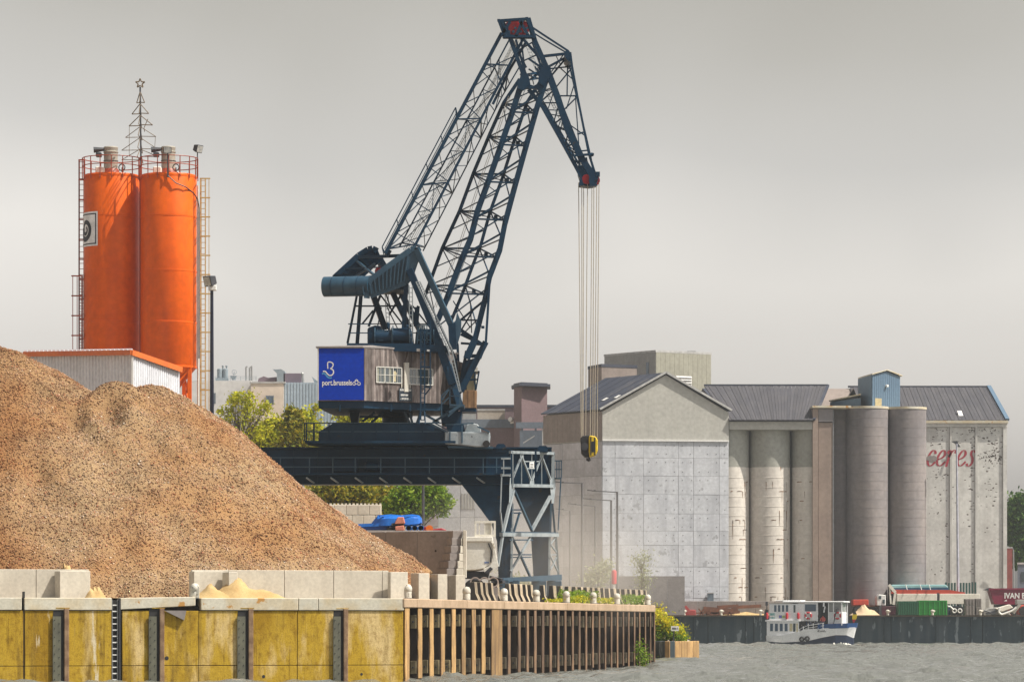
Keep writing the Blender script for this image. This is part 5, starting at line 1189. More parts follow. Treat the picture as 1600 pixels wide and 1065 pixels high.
# jib foot cross pieces
for a_, b_, w in (((706, 506), (756, 540), .16), ((720, 522), (758, 540), .12), ((720, 536), (752, 538), .10), ((722, 500), (750, 500), .07), ((708, 470), (735, 512), .05), ((742, 480), (718, 520), .07), ((745, 500), (723, 522), .05), ((757, 469), (716, 503), .10), ((735, 470), (737, 520), .05), ((752, 511), (757, 511), .12), ((730, 556), (744, 556), .16), ((736, 548), (742, 533), .10), ((733, 583), (740, 560), .10)): rod('brace', c(*a_, oN+.3), c(*b_, oN+.3), w, NV, jib)
# --- fly jib on top
fly = plate('fly_jib', [(806, 142), (811, 130), (818, 124), (824, 131), (834, 134), (842, 130), (850, 118), (856, 126), (848, 142), (844, 146), (839, 139), (830, 138.5), (820, 139), (812, 145)], -1.3, .22, NV)
plate('hub_plate', [(811, 124), (818, 112), (826, 118), (829, 132), (818, 142), (808, 138)], -1.36, .05, NV, fly); plate('hub_plate', [(842, 112), (852, 98), (861, 106), (860, 120), (850, 135), (841, 128)], -1.36, .05, NV, fly)
plate('hub_plate', [(812, 116), (820, 108), (825, 118), (819, 128)], 1.1, .12, NV, fly); plate('hub_plate', [(838, 108), (846, 99), (853, 108), (846, 122)], 1.1, .12, NV, fly)
for a_, b_, w in (((822, 117), (845, 113), .10), ((820, 126), (846, 122), .07), ((822, 117), (846, 124), .05), ((824, 128), (842, 112), .05), ((830, 116), (834, 132), .04)): rod('brace', c(*a_, oN), c(*b_, .6), w, NV, fly)
f1 = [(788, 55), (820, 118)]; f2 = [(826, 30), (852, 104)]; f3 = [(818, 56), (845, 104)]; f4 = [(797, 56), (815, 115)]
chord(fly, [(785, 34), (797, 60), (818, 118)], oN, .17); chord(fly, [(825, 29), (836, 66), (855, 108)], oN, .22); chord(fly, [(797, 56), (822, 106)], oF, .10); chord(fly, [(836, 62), (848, 100)], oF, .10)
chord(fly, [(822, 66), (797, 108), (770, 163)], oN+.3, .11)
for a_, b_, w in (((806, 62), (822, 118), .10), ((818, 62), (852, 100), .12), ((832, 66), (846, 106), .10), ((814, 60), (820, 110), .08), ((808, 80), (836, 64), .06), ((812, 98), (843, 84), .06), ((826, 92), (852, 110), .09), ((830, 124), (850, 108), .09), ((826, 108), (848, 122), .07), ((836, 104), (848, 126), .06)): rod('brace', c(*a_, 0), c(*b_, 0), w, NV, fly)
g1 = [(826, 140), (848, 167), (875, 215), (902, 264), (912, 284)]; g2 = [(856, 112), (872, 155), (888, 205), (908, 246), (930, 282)]
chord(fly, g1, oN, .17); chord(fly, g2, oN, .28); chord(fly, [(836, 140), (852, 165), (880, 214), (904, 256)], oF, .09); chord(fly, [(858, 112), (876, 160), (898, 215), (918, 262)], oF, .12)
g3 = [(834, 46), (860, 60), (884, 78), (890, 84)]; g4 = [(891, 82), (894, 105), (902, 150), (912, 200), (920, 240), (930, 272)]
chord(fly, [(830, 42), (848, 54), (888, 80)], oN, .08); chord(fly, [(834, 52), (850, 62), (884, 82)], oF, .06)
chord(fly, g4, oN, .10); chord(fly, [(886, 84), (892, 112), (903, 160), (915, 210), (924, 250)], oF, .07)
plate('rocker_plate', [(882, 80), (889, 79), (892.5, 84), (893, 94), (889, 97), (882, 88)], -1.2, 2.3, NV, fly)
for a_, b_, w in (((850, 88), (886, 84), .12), ((858, 104), (884, 90), .10), ((862, 118), (890, 84), .08), ((856, 108), (893, 104), .06), ((866, 140), (893, 107), .06), ((876, 107), (899, 128), .05), ((868, 150), (903, 150), .06), ((887, 90), (886, 150), .06), ((903, 150), (878, 175), .06), ((885, 170), (898, 130), .05), ((899, 150), (905, 235), .05), ((902, 210), (914, 206), .07), ((890, 195), (914, 212), .05), ((908, 236), (918, 235), .06), ((868, 86), (875, 100), .04), ((880, 86), (862, 112), .05)): rod('brace', c(*a_, .3), c(*b_, .3), w, NV, fly)
tw_ = [.04, .16, .28, .40, .52, .64, .76, .88]
web(fly, g1, oN, g2, oN, tw_, .055, 'x'); web(fly, [(836, 140), (852, 165), (880, 214), (904, 256)], oF, [(858, 112), (876, 160), (898, 215), (918, 262)], oF, tw_, .045, 'zig', flip=1)
for t in (.16, .4, .64, .8): strut_(fly, g1, oN, g2, oN, t, .07); strut_(fly, [(836, 140), (852, 165), (880, 214), (904, 256)], oF, g1, oN, t, .06)
s_ = MB()
for dx in (0, 4): s_.path([c(842+dx, 125, .4), c(872+dx, 182, .4), c(905+dx, 248, .4)], .014, 4)
for i in range(28):
    t = i/28; x, y = 842+63*t, 125+123*t; s_.bar(c(x, y, .4), c(x+4, y, .4), .022)
s_.build('fly_ladder', PS, fly)
s_ = MB()
for dx in (0, 5): s_.path([c(818+dx, 62, .4), c(838+dx, 112, .4)], .014, 4)
for i in range(10): s_.bar(c(818+2*i, 62+5*i, .4), c(823+2*i, 62+5*i, .4), .022)
s_.build('fly_ladder', PS, fly)
# head box with red sheaves
hb = plate('head_box', [(778, 30.5), (823, 27.5), (825, 31), (781, 34)], -1.3, .22, NV)
rod('head_bar', c(781, 33, 1.2), c(824, 30, 1.2), .14, NV, hb); rod('head_bar', c(779, 32, -1.2), c(781, 33, 1.2), .12, NV, hb); rod('head_bar', c(823, 29, -1.2), c(824, 30, 1.2), .12, NV, hb); rod('head_bar', c(787, 57, 1.2), c(832, 57, 1.2), .14, NV, hb)
s_ = MB()
for a_, b_ in (((779, 31), (786, 50)), ((786, 50), (785, 57)), ((785, 57), (833, 57)), ((824, 29), (836, 60)), ((784, 33), (790, 55)), ((818, 29), (806, 57)), ((786, 52), (797, 34)), ((812, 33), (825, 55))):
    for o in (-1.25, 1.2): rod('head_bar', c(*a_, o), c(*b_, o), .13, NV, hb); plate('head_beam', [(785, 56), (833, 55), (834, 60), (786, 60)], -1.25, .2, NV, hb)
for x, o in ((799, -.9), (806, -.1), (813, .6), (817, -.6)):
    s_ = MB(); s_.tube(c(x, 44, o), c(x-.6, 44, o+.22), 11*U, 28); sv = s_.build('sheave', M['red'], hb, smooth=True)
    s_ = MB()
    for k in range(6):
        q = k*R(60); p0 = c(x+6.4*math.cos(q), 44+6.4*math.sin(q), o-.012); s_.tube(p0, p0+V((0, .01, 0)), 2.2*U, 8)
    s_.build('sheave_hole', M['navylight'], sv)
# nose with sheaves
ns = plate('nose', [(904, 258), (921, 258), (926, 262), (936, 274), (932, 289), (920, 291), (904, 289), (906, 280), (903, 270)], -.9, 1.0, NV, None, .03)
for x, y, rr2, o in ((917, 280, 7.5, -1.25), (929, 282, 8.5, -.6), (924, 283, 7.5, .9)):
    s_ = MB(); s_.tube(c(x, y, o), c(x-.3, y, o+.28), rr2*U, 24); s_.build('sheave', M['red'], ns, smooth=True)
plate('nose_cheek', [(908, 272), (912, 290), (904, 290), (906, 281)], -1.45, .1, NV, ns); plate('nose_cheek', [(921, 272), (934, 290), (922, 291), (920, 282)], -1.45, .1, NV, ns)
s_ = MB(); s_.bar(c(898, 243, -1.3), c(928, 241, -1.3), .10); s_.tube(c(921, 243, -1.6), c(926.5, 241, -1.6), .09, 8)
for x in (904, 910, 916): s_.bar(c(x, 246, -1.2), c(x+2, 258, -1.2), .07)
s_.box(c(931, 275, -1.3), c(937, 270, -.9)); s_.build('nose_platform', NV, ns)
for x in (906, 911, 916): plate('sheave_fork', [(x, 250), (x+2.5, 250), (x+3.5, 258), (x+1, 258)], -1.25, .05, M['white'], ns)
# --- rear tie lattice
tie = plate('rear_tie', [(600, 395), (606, 388), (612, 392), (606, 402)], -1.1, .2, NV)
eE = [(602, 396), (784, 52)]
eF = [(646, 388), (776, 139), (820, 56)]
eH = [(624, 386), (797, 60)]
eG = [(661, 392), (785, 150), (812, 104)]
chord(tie, eE, oN, .15); chord(tie, eF, oN, .11); chord(tie, eH, oF, .065); chord(tie, eG, oF, .055)
for t in (.02, .31, .61, .86):
    for q0, o0, q1, o1 in ((eE, oN, eH, oF), (eH, oF, eG, oF), (eF, oN, eG, oF), (eE, oN, eF, oN)): strut_(tie, q0, o0, q1, o1, t, .06)
ts = [.02+.0735*i for i in range(13)]
web(tie, eE, oN, eF, oN, ts, .042); web(tie, eH, oF, eG, oF, ts, .034, flip=1); web(tie, eF, oN, eG, oF, ts, .034); web(tie, eE, oN, eH, oF, ts, .034, flip=1)
web(tie, eH, oF, eF, oN, [.02+.147*i for i in range(7)], .03, flip=1)
s_ = MB(); s_.path([c(597, 386, oN), c(712, 168, oN)], .028, 5); s_.path([c(601, 389, oN), c(714, 175, oN)], .02, 5)
tr_ = s_.build('tie_handrail', NV, tie)
for i in range(6):
    t = i/5; x, y = 597+115*t, 386-218*t; rod('handrail_post', c(x, y, oN), c(x+3.5, y+15, oN), .045, NV, tie)
rod('handrail_post', c(597, 386, oN), c(603, 398, oN), .05, NV, tie); rod('handrail_post', c(712, 168, oN), c(713, 184, oN), .05, NV, tie)
s_ = MB()
for dx in (0, 3.2): s_.path([c(x+6+dx, y+4, 0) for x, y in eH], .012, 4)
for i in range(66):
    x, y = lerp(eH, i/66); s_.bar(c(x+6, y+4, 0), c(x+9.2, y+4, 0), .018)
s_.build('tie_ladder', PS, tie)
s_ = MB()
for k in (-3, 0, 3, 7): s_.path([c(x-8+k, y, .3) for x, y in eF], .010, 4)
s_.build('luffing_ropes', M['rope'], tie)
# --- hoist ropes and hook block
hk = thing('hook_block', 'black and yellow hook block hanging on long ropes from the crane', 'hook block', c(920, 718, -.6))
HX = [(904, 908), (909, 909.5), (912, 911), (918, 915), (925, 922), (928, 926), (932.5, 929), (936, 933)]
hr_ = thing('hoist_rope', 'bundle of thin hoist ropes between the crane nose and the hook block', 'rope', c(920, 684, -.6))
for i, (xt, xb) in enumerate(HX):
    s_ = MB(); o0, o1 = (-.9 if i % 2 else .3), (-.75 if i % 2 else -.45); s_.tube(c(xt, 285, o0), c(xb, 684, o1), .018, 6); s_.build('strand', M['rope'], hr_)
def hkp(x, y, o): return c(x, y, o-.6)
blk = [(907, 684), (910, 680.5), (921, 679.5), (921, 713), (914, 714), (908.5, 708)]
s_ = MB(); s_.prism([hkp(x, y, -.35) for x, y in blk], (0, .7, 0)); s_.build('dark_cheek', M['black'], hk, bevel=.03)
s_ = MB(); s_.tube(hkp(913.5, 697, -.42), hkp(913.5, 697, -.36), 6*U, 20); s_.build('side_sheave', M['darkmetal'], hk, smooth=True)
yb = [(920, 681), (924, 680), (931, 681.5), (934, 687), (934, 704), (931, 711), (921, 713.5), (920, 706)]
s_ = MB(); s_.prism([hkp(x, y, -.45) for x, y in yb], (0, .9, 0)); ybk = s_.build('yellow_cheek', M['yellow'], hk, bevel=.04)
for x0, y0, x1, y1 in ((922.4, 682, 924.2, 711), (928.4, 683, 930.4, 711), (924.4, 689, 928.4, 706)):
    s_ = MB(); s_.prism([hkp(x, y, -.462) for x, y in rect(x0, y0, x1, y1)], (0, .006, 0)); s_.build('stripe', M['black'], ybk)
s_ = MB(); s_.prism([hkp(x, y, -.47) for x, y in rect(925.2, 692, 927.6, 702)], (0, .006, 0)); s_.build('stripe', M['black'], ybk)
s_ = MB(); hpts = [hkp(x, y, 0) for x, y in spline([(919.5, 712), (919.5, 715), (921.5, 717), (921, 719), (918.5, 719.2), (917, 717), (917.6, 715.6)], 4)]; s_.path(hpts, .05, 8); s_.build('hook', M['darkmetal'], hk)
# ------------------------------------------------------------------ far quay
M['fquay'] = mat('dark blue green far quay wall', (.030, .055, .075), (.045, .07, .085), .35, .8, spots=(.20, .23, .25), sscale=.8, sthr=.60, sstretch=(2.2, 1, .6), streak=.4, sc=(.12, .14, .15), rnd=.15)
M['fcap'] = mat('rusty pale quay edge', (.30, .25, .21), (.2, .15, .12), .8, .9)
DQ = 380.0
fw = thing('quay_wall', 'dark blue green stained quay wall along the far bank behind the boat', 'quay wall', (40, DQ, 0))
x = -18.0
while x < 90:
    w = 4.85; s_ = MB(); s_.box((x, DQ-.15, -2.4), (x+w-.06, DQ+.3, DECK-.16)); s_.build('wall_panel', M['fquay'], fw); x += w
s_ = MB(); s_.box((-18, DQ+.05, -2.4), (90, DQ+.4, DECK-.2)); s_.build('backing', M['black'], fw)
s_ = MB(); s_.box((-18, DQ-.28, DECK-.16), (90, DQ+.6, DECK-.01)); s_.build('coping', M['fcap'], fw)
for i in range(10):
    s_ = MB(); xx = X(1085+72*i, DQ)+.6*(i % 3); s_.tube((xx, DQ-.22, -1), (xx, DQ-.22, DECK-.3), .07, 6); s_.build('wall_pipe', M['fquay'], fw)
fb = ['far bollard farthest left, in front of the red machine', 'far bollard left of the rusty beams', 'far bollard just left of the boat stern', 'far bollard at the bow of the boat', 'far bollard right of the sand heap', 'far bollard in front of the green container', 'far bollard below the grey stacked blocks']
fbo = None
for px, lb in zip((1069, 1127, 1188.5, 1318, 1387, 1457, 1532), fb):
    p = V((X(px, DQ+.1), DQ+.1, DECK-.015))
    if fbo is None: fbo = thing('bollard', lb, 'bollard', p, 'white bollards on the far quay'); MB().lathe(p, [(.14, 0), (.13, .3), (.20, .36), (.21, .48), (.12, .58), (.0005, .6)], 12).build('post', M['bollard'], fbo, smooth=True); s_ = MB(); s_.tube(p+V((0, 0, .45)), p+V((.28, -.05, .42)), .09, 8); s_.build('horn', M['bollard'], fbo)
    else: copy_tree(fbo, p, (px*.7) % 1.2-.6, lb)
# ------------------------------------------------------------------ concrete warehouse with gable
M['slab'] = mat('pale grey shuttered concrete', (.58, .60, .65), (.50, .52, .57), .35, .9, bump=.01, streak=.45, sc=(.31, .32, .36), rnd=.06, spots=(.34, .35, .38), sscale=.8, sthr=.64)
M['slableft'] = mat('shaded shuttered concrete', (.54, .53, .57), (.43, .42, .45), .35, .9, bump=.01, streak=.5, sc=(.3, .29, .31), rnd=.08)  # left face copy of the concrete, darkened to carry its shade
M['cream'] = mat('cream grey cladding', (.46, .455, .425), (.42, .415, .39), .3, .7, streak=.15, sc=(.33, .32, .29))
M['brownclad'] = mat('brown grey cladding', (.27, .225, .205), (.23, .19, .175), .3, .8, streak=.3)
M['slate'] = mat('blue grey roof sheet', (.030, .038, .066), (.046, .054, .082), .25, .65, streak=.0, spots=(.07, .072, .09), sscale=.25, sthr=.62, rnd=.08)
M['slategrey'] = mat('weathered grey roof sheet', (.052, .052, .066), (.072, .07, .082), .3, .75, rnd=.12)
M['trim'] = mat('pale roof trim', (.5, .5, .5), None, 2, .6); M['gap'] = mat('dark open joint', (.20, .205, .22), None, 2, .9)
def gp(x, d): return V((X(x, d), d, 0))
gA, gB, gC = gp(849.5, 394.5), gp(941, 386), gp(1138.5, 388); gD = gA+(gC-gB)
gw = thing('warehouse', 'gabled warehouse of pale shuttered concrete with cream cladding under a blue grey roof', 'building', V((gB.x, gB.y, DECK)))
zm = Z(688.6, 386.5); ze = Z(641, 386.5); zA = Z(583, 386.5)
def vz(p, z): return V((p.x, p.y, z))
s_ = MB(); s_.prism([vz(p, DECK-.05) for p in (gA, gB, gC, gD)], (0, 0, zm-DECK)); core = s_.build('wall_core', M['gap'], gw)
def panel_face(a, b_, z0, z1, us, zs, m, root, proud=.06, gap=.025, name='concrete_panel', bev=.012):
    d = b_-a; l = d.length; d = d.normalized(); nn = V((d.y, -d.x, 0))
    for u0, u1 in zip(us[:-1], us[1:]):
        for q0, q1 in zip(zs[:-1], zs[1:]):
            s_ = MB(); p0 = a+d*(l*u0+gap/2); p1 = a+d*(l*u1-gap/2); pr = nn*(proud+random.uniform(-.012, .012))
            s_.prism([vz(p0, q0+gap/2)+pr, vz(p1, q0+gap/2)+pr, vz(p1, q1-gap/2)+pr, vz(p0, q1-gap/2)+pr], -nn*proud); s_.build(name, m, root, bevel=bev)
zs = [Z(y, 386.5) for y in (962, 934, 916, 885, 851, 829, 802, 772, 743, 715, 689)]
panel_face(gB, gC, DECK, zm, [0, .10, .325, .60, .72, .925, 1], zs, M['slab'], gw)
panel_face(gA, gB, DECK, zm, [0, .33, .70, 1], zs, M['slableft'], gw)
s_ = MB(); d = (gC-gB).normalized(); nn = V((d.y, -d.x, 0)); l = (gC-gB).length; r = random.Random(3)
for z0, z1 in zip(zs[:-1], zs[1:]):
    for k in range(15):
        for zz in (z0+.45, z1-.45):
            if r.random() < .62: p = gB+d*(l*(k+.5)/15+r.uniform(-.08, .08))+nn*.06; p = vz(p, zz); s_.tube(p, p+nn*.02, .06, 6)
s_.build('tie_holes', M['gap'], gw, kind='stuff')
for x0, x1 in ((1058, 1068.5), (1105.5, 1115)):
    d_ = 387.2; s_ = MB(); s_.box(V((X(x0, d_), d_-.05, Z(941, d_))), V((X(x1, d_), d_+.3, Z(926.5, d_)))); w = s_.build('hatch', mat('blue grey hatch', (.16, .21, .26), None, 2, .5), gw)
    s_ = MB(); s_.box(V((X(x0-.8, d_), d_-.09, Z(926.5, d_))), V((X(x1+.8, d_), d_, Z(925, d_)))); s_.build('lintel', M['trim'], w)
ap = (gB+gC)/2+V((0, 0, zA)); bkv = (gA-gB)
# upper cladding with gable, ribbed sheets
def sheets(a, b_, zlo, ztop, n, m, root, name='cladding_sheet', amp=.05, gap=.02, off=.08):
    d = b_-a; l = d.length; d = d.normalized(); nn = V((d.y, -d.x, 0))
    for i in range(n):
        u0, u1 = i/n, (i+1)/n; p0 = a+d*(l*u0+gap/2)+nn*off; p1 = a+d*(l*u1-gap/2)+nn*off
        zt0, zt1 = (ztop(u0), ztop(u1)) if callable(ztop) else (ztop, ztop)
        pts = [vz(p0, zlo), vz(p1, zlo), vz(p1, zt1)]
        if callable(ztop) and u0 < .5 < u1: pts.append(vz((p0+p1)/2, ztop(.5)))
        pts.append(vz(p0, zt0)); s_ = MB(); s_.prism(pts, -nn*(off-.005)); s_.build(name, m, root)
gz = lambda u: ze+(zA-ze)*(1-abs(2*u-1))-.15
s_ = MB(); s_.prism([vz(gB, zm), vz(gC, zm), vz(gC, ze-.2), ap-V((0, 0, .2)), vz(gB, ze-.2)], bkv); s_.build('loft', M['cream'], gw)
sheets(gB, gC, zm+.1, gz, 22, M['cream'], gw, gap=.004); sheets(gA, gB, zm+.1, ze-.1, 12, M['brownclad'], gw)
s_ = MB(); s_.bar(vz(gB-nn*-.15, zm+.06), vz(gC+nn*.15, zm+.06), .12, .16); s_.build('drip_flashing', M['white'], gw)
ov = nn*.35; eB, eC = vz(gB, ze)+ov-d*.3, vz(gC, ze)+ov+d*.3
def roofplane(name, e0, e1, r0, r1, n, m, root, t=.10, rib=True):
    nrm = (e1-e0).cross(r0-e0).normalized(); nrm = nrm if nrm.z > 0 else -nrm
    for i in range(n):
        u0, u1 = i/n, (i+1)/n; a = e0.lerp(e1, u0+.001); b_ = e0.lerp(e1, u1-.001); c_ = r0.lerp(r1, u1-.001); d_ = r0.lerp(r1, u0+.001)
        s_ = MB(); s_.prism([a, b_, c_, d_], nrm*(t+.03*(i % 2))); s_.build(name, m, root)
roofplane('roof_sheet', eB+V((0, 0, 0)), vz(gA, ze)-d*.3, ap+ov, ap+bkv, 12, M['slate'], gw); roofplane('roof_sheet', eC, vz(gD, ze)+d*.3, ap+ov, ap+bkv, 6, M['slate'], gw)
s_ = MB(); s_.bar(eB+V((0, 0, .1)), ap+ov+V((0, 0, .14)), .12, .22); s_.bar(eC+V((0, 0, .1)), ap+ov+V((0, 0, .14)), .12, .22); s_.build('verge_trim', M['trim'], gw)
for u, v in ((.20, .25), (.05, .30)):
    e0, e1, r0, r1 = eB, vz(gA, ze)-d*.3, ap+ov, ap+bkv; p = e0.lerp(e1, u).lerp(r0.lerp(r1, u), v); q = e0.lerp(e1, u+.05).lerp(r0.lerp(r1, u+.05), v+.01); w_ = (r0-e0).normalized()
    nrm = (e1-e0).cross(r0-e0).normalized(); nrm = nrm if nrm.z > 0 else -nrm
    s_ = MB(); s_.prism([p+nrm*.14, q+nrm*.14, q+w_*.6+nrm*.14, p+w_*.6+nrm*.14], nrm*.05); s_.build('skylight', M['white'], gw)
# ------------------------------------------------------------------ generic block building
def blockb(name, label, cat, pts, ytop, dref, m, parts=None, ybase=None, top=.25, topm=None):
    z1 = Z(ytop, dref); o = thing(name, label, cat, vz(pts[0], DECK))
    s_ = MB(); s_.prism([vz(p, DECK-.05 if ybase is None else Z(ybase, dref)) for p in pts], (0, 0, z1-(DECK-.05 if ybase is None else Z(ybase, dref)))); s_.build('wall', m[0], o)
    cen = sum((p for p in pts), V())/len(pts)
    s_ = MB(); s_.prism([vz(cen+(p-cen)*1.02, z1) for p in pts], (0, 0, top)); s_.build('roof_edge', topm or M['trim'], o); return o
M['greyclad'] = mat('grey cladding', (.34, .34, .33), (.30, .30, .295), .3, .75); M['greenclad'] = mat('olive grey cladding', (.33, .325, .27), (.30, .295, .245), .3, .75)
q0, q1, q2 = gp(945, 432), gp(1024.5, 425), gp(1110.5, 429)
b1 = blockb('tower_building', 'flat roofed tower with grey and olive cladding rising behind the gabled warehouse', 'building', [q0, q1, q2, q2+(q0-q1)], 550, 425, [M['greyclad']])
zt1 = Z(550, 425); sheets(q0, q1, DECK+10, zt1-.02, 10, M['greyclad'], b1); sheets(q1, q2, DECK+10, zt1-.02, 12, M['greenclad'], b1)
nn1 = V(((q2-q1).normalized().y, -(q2-q1).normalized().x, 0))
for k in range(6):
    s_ = MB(); p0 = q1+(q2-q1)*.36+nn1*.10; p1 = q1+(q2-q1)*.64+nn1*.10; z_ = Z(586, 425)-k*.32; s_.prism([vz(p0, z_), vz(p1, z_), vz(p1, z_-.20)+nn1*.12, vz(p0, z_-.20)+nn1*.12], (0, 0, .05)); s_.build('louvre', M['trim'], b1)
s_ = MB(); p0 = q0+(q1-q0)*.83; n0 = V(((q1-q0).normalized().y, -(q1-q0).normalized().x, 0)); s_.prism([vz(p0, Z(600, 425))+n0*.1, vz(p0+(q1-q0)*.05, Z(600, 425))+n0*.1, vz(p0+(q1-q0)*.05, Z(565, 425))+n0*.1, vz(p0, Z(565, 425))+n0*.1], n0*.04); s_.build('window', M['glassblue'], b1)
for x_, w_ in ((1008, 10), (1075, 14)):
    s_ = MB(); s_.box(V((X(x_, 428), 430, zt1+.2)), V((X(x_+w_, 428), 431, zt1+.55))); s_.build('roof_vent', M['galv'], b1, bevel=.05)
q0, q1, q2 = gp(919, 416), gp(940, 412), gp(995, 414)
b2 = blockb('stair_tower', 'low brown tower with a dark flat roof half hidden behind the warehouse ridge', 'building', [q0, q1, q2, q2+(q0-q1)], 573, 412, [M['brownclad']], top=.35, topm=M['slate'])
M['plum'] = mat('plum brown brick', (.20, .135, .145), (.17, .115, .125), .5, .85, rnd=.05)
q0, q1, q2 = gp(803, 421), gp(815, 418), gp(855, 420)
b3 = blockb('lift_tower', 'red brown brick tower with a projecting flat roof left of the warehouse', 'building', [q0, q1, q2, q2+(q0-q1)*2.5], 602, 418, [M['plum']], top=.4, topm=M['slate'])
s_ = MB(); s_.prism([vz(p, Z(603, 418)) for p in (gp(799, 421.5), gp(811, 417), gp(860, 419), gp(860, 424), gp(800, 424))], (0, 0, .3)); s_.build('roof_slab', M['slate'], b3)
q0, q1 = gp(744, 440), gp(806, 440); b4 = blockb('long_hall', 'long low plum coloured hall behind the trolley of the crane', 'building', [gp(690, 440), gp(870, 440), gp(870, 452), gp(690, 452)], 636, 440, [M['plum']], top=.3, topm=M['slate'])
M['bluegrey'] = mat('blue grey hazy cladding', (.15, .185, .235), (.13, .16, .21), .4, .8)
q = [gp(700, 424), gp(849, 424), gp(849, 436), gp(700, 436)]; b5 = blockb('low_annex', 'mauve annex building with a blue grey roof band at the foot of the brick tower', 'building', q, 668, 424, [M['plum']], top=1.0, topm=M['bluegrey'])
q = [gp(746, 425), gp(789, 425), gp(789, 431), gp(746, 431)]; b6 = blockb('roof_cabin', 'beige cabin standing on the roof of the mauve annex', 'cabin', q, 641, 425, [mat('beige panel wall', (.50, .44, .37), (.46, .40, .34), .5, .8, rnd=.05)], ybase=661.5, top=.18)
s_ = MB()
for x_ in range(748, 792, 6): s_.bar(P(x_, 661, 424.6), P(x_, 655, 424.6), .08)
s_.bar(P(746, 656, 424.6), P(790, 656, 424.6), .07); s_.build('roof_railing', M['galv'], b6)
b7 = blockb('roof_plant', 'grey rooftop plant box between the driver cab and the beige cabin', 'plant box', [gp(722, 425), gp(744, 425), gp(744, 430), gp(722, 430)], 643, 425, [M['greyclad']], ybase=661.5, top=.15)
s_ = MB(); s_.tube(P(802, 661, 423.6), P(801, 656, 423.6), .35, 10); s_.tube(P(801, 656.5, 423.6), P(797, 654.5, 423), .28, 10); o = rebase(s_.build('vent_pipe', M['white'], None)); tag(o, 'small white bent vent pipe on the annex roof', 'vent')
fr = thing('steel_frame', 'blue grey open steel frame bay between annex and warehouse', 'frame', gp(830, 412))
q = [gp(812, 416), gp(849, 416), gp(849, 420), gp(812, 420)]; s_ = MB(); s_.prism([vz(p, DECK) for p in q], (0, 0, Z(672, 416)-DECK)); s_.build('infill_wall', M['bluegrey'], fr)
for x_ in (816, 837, 848.5): rod_ = MB(); rod_.bar(P(x_, 668, 414.8), V((X(x_, 414.8), 414.8, DECK)), .22); rod_.build('post', M['trim'] if x_ > 840 else M['bluegrey'], fr)
s_ = MB(); s_.bar(P(806, 664, 414.8), P(851, 664, 414.8), .4, .7); s_.build('beam', M['bluegrey'], fr); s_ = MB(); s_.bar(P(817, 692, 414.8), P(836, 680, 414.8), .12); s_.build('diagonal', M['trim'], fr)
# ------------------------------------------------------------------ white grain silos under a grey roof
M['whitesilo'] = mat('cream white silo render', (.70, .66, .61), (.64, .60, .56), .25, .85, bump=.006, spots=(.30, .17, .10), sscale=.35, sthr=.70, sstretch=(2.2, 2.2, .35), streak=.25, sc=(.38, .33, .29), rnd=.04)
M['upsilo'] = mat('grey green silo render', (.36, .36, .33), (.33, .33, .30), .3, .85)
ws = thing('grain_silos', 'cream white grain silos with grey green tops under a long grey roof', 'silo building', gp(1200, 392))
for cx_, w_ in ((1139, 64), (1203, 63), (1268, 62)):
    d_ = 390.6; rr2 = w_/2/F*d_; cc = V((X(cx_, d_), d_, 0)); zsplit = Z(728, 387)
    MB().lathe(cc, [(rr2, DECK-.05), (rr2, zsplit-.01)], 48).build('silo', M['whitesilo'], ws, smooth=True)
    MB().lathe(cc, [(rr2-.015, zsplit), (rr2-.015, Z(668, 387))], 48).build('silo_top', M['upsilo'], ws, smooth=True)
    s_ = MB()
    for y in range(745, 945, 15): z_ = Z(y, 387); s_.lathe(cc, [(rr2+.001, z_-.03), (rr2+.022, z_-.02), (rr2+.022, z_+.02), (rr2+.001, z_+.03)], 48)
    s_.build('pour_joints', M['whitesilo'], ws, smooth=True)
    s_ = MB(); r = random.Random(cx_)
    for k in range(34):
        y = r.choice(range(752, 935, 15)); q = R(-90)+r.choice((r.uniform(.35, 1.0), r.uniform(-.9, 1.0))); z_ = Z(y, 388); L_ = r.uniform(.03, .16)
        pt = lambda zz, e_: cc+V((math.cos(q+e_)*(rr2+.026), math.sin(q+e_)*(rr2+.026), zz))
        if k % 2: s_.add([pt(z_-.05, -L_), pt(z_-.02, L_), pt(z_+.05, L_*.8), pt(z_+.06, -L_*.3), pt(z_+.02, -L_)], [tuple(range(5))])
        else:
            w_ = r.uniform(.006, .018); z2 = z_-r.uniform(.3, 2.2); s_.add([pt(z2, -w_*.3), pt(z2, w_*.3), pt((z_+z2)/2, w_), pt(z_, w_*1.3), pt(z_, -w_), pt((z_+z2)/2, -w_*.8)], [tuple(range(6))])
    s_.build('rust_scars', mat('rust scar', (.34, .19, .11), (.10, .075, .06), 3, .9), ws, kind='stuff', recalc=False)
s_ = MB(); s_.box(V((X(1100, 392), 392, DECK)), V((X(1275, 392), 403, Z(660, 388)))); s_.build('back_wall', M['greyclad'], ws)
s_ = MB(); s_.box(V((X(1139.6, 388), 388.0, Z(670, 387))), V((X(1271, 387), 401, Z(657.5, 387)))); s_.build('cornice', M['cream'], ws)
e0, e1, r0, r1 = P(1139.6, 657, 387.6), P(1272, 657, 387.6), P(1100, 603.5, 396), P(1294, 603.5, 396)
roofplane('roof_sheet', e0, V((X(1272, 387.6), 387.6, e1.z)), r0, r1, 34, M['slategrey'], ws)
s_ = MB(); s_.bar(r0+V((0, 0, .15)), r1+V((0, 0, .15)), .3, .18); s_.bar(r1+V((0, 0, .12)), V((X(1272, 387.6), 387.6, e1.z+.12)), .25, .2); s_.build('ridge_cap', M['slate'], ws)
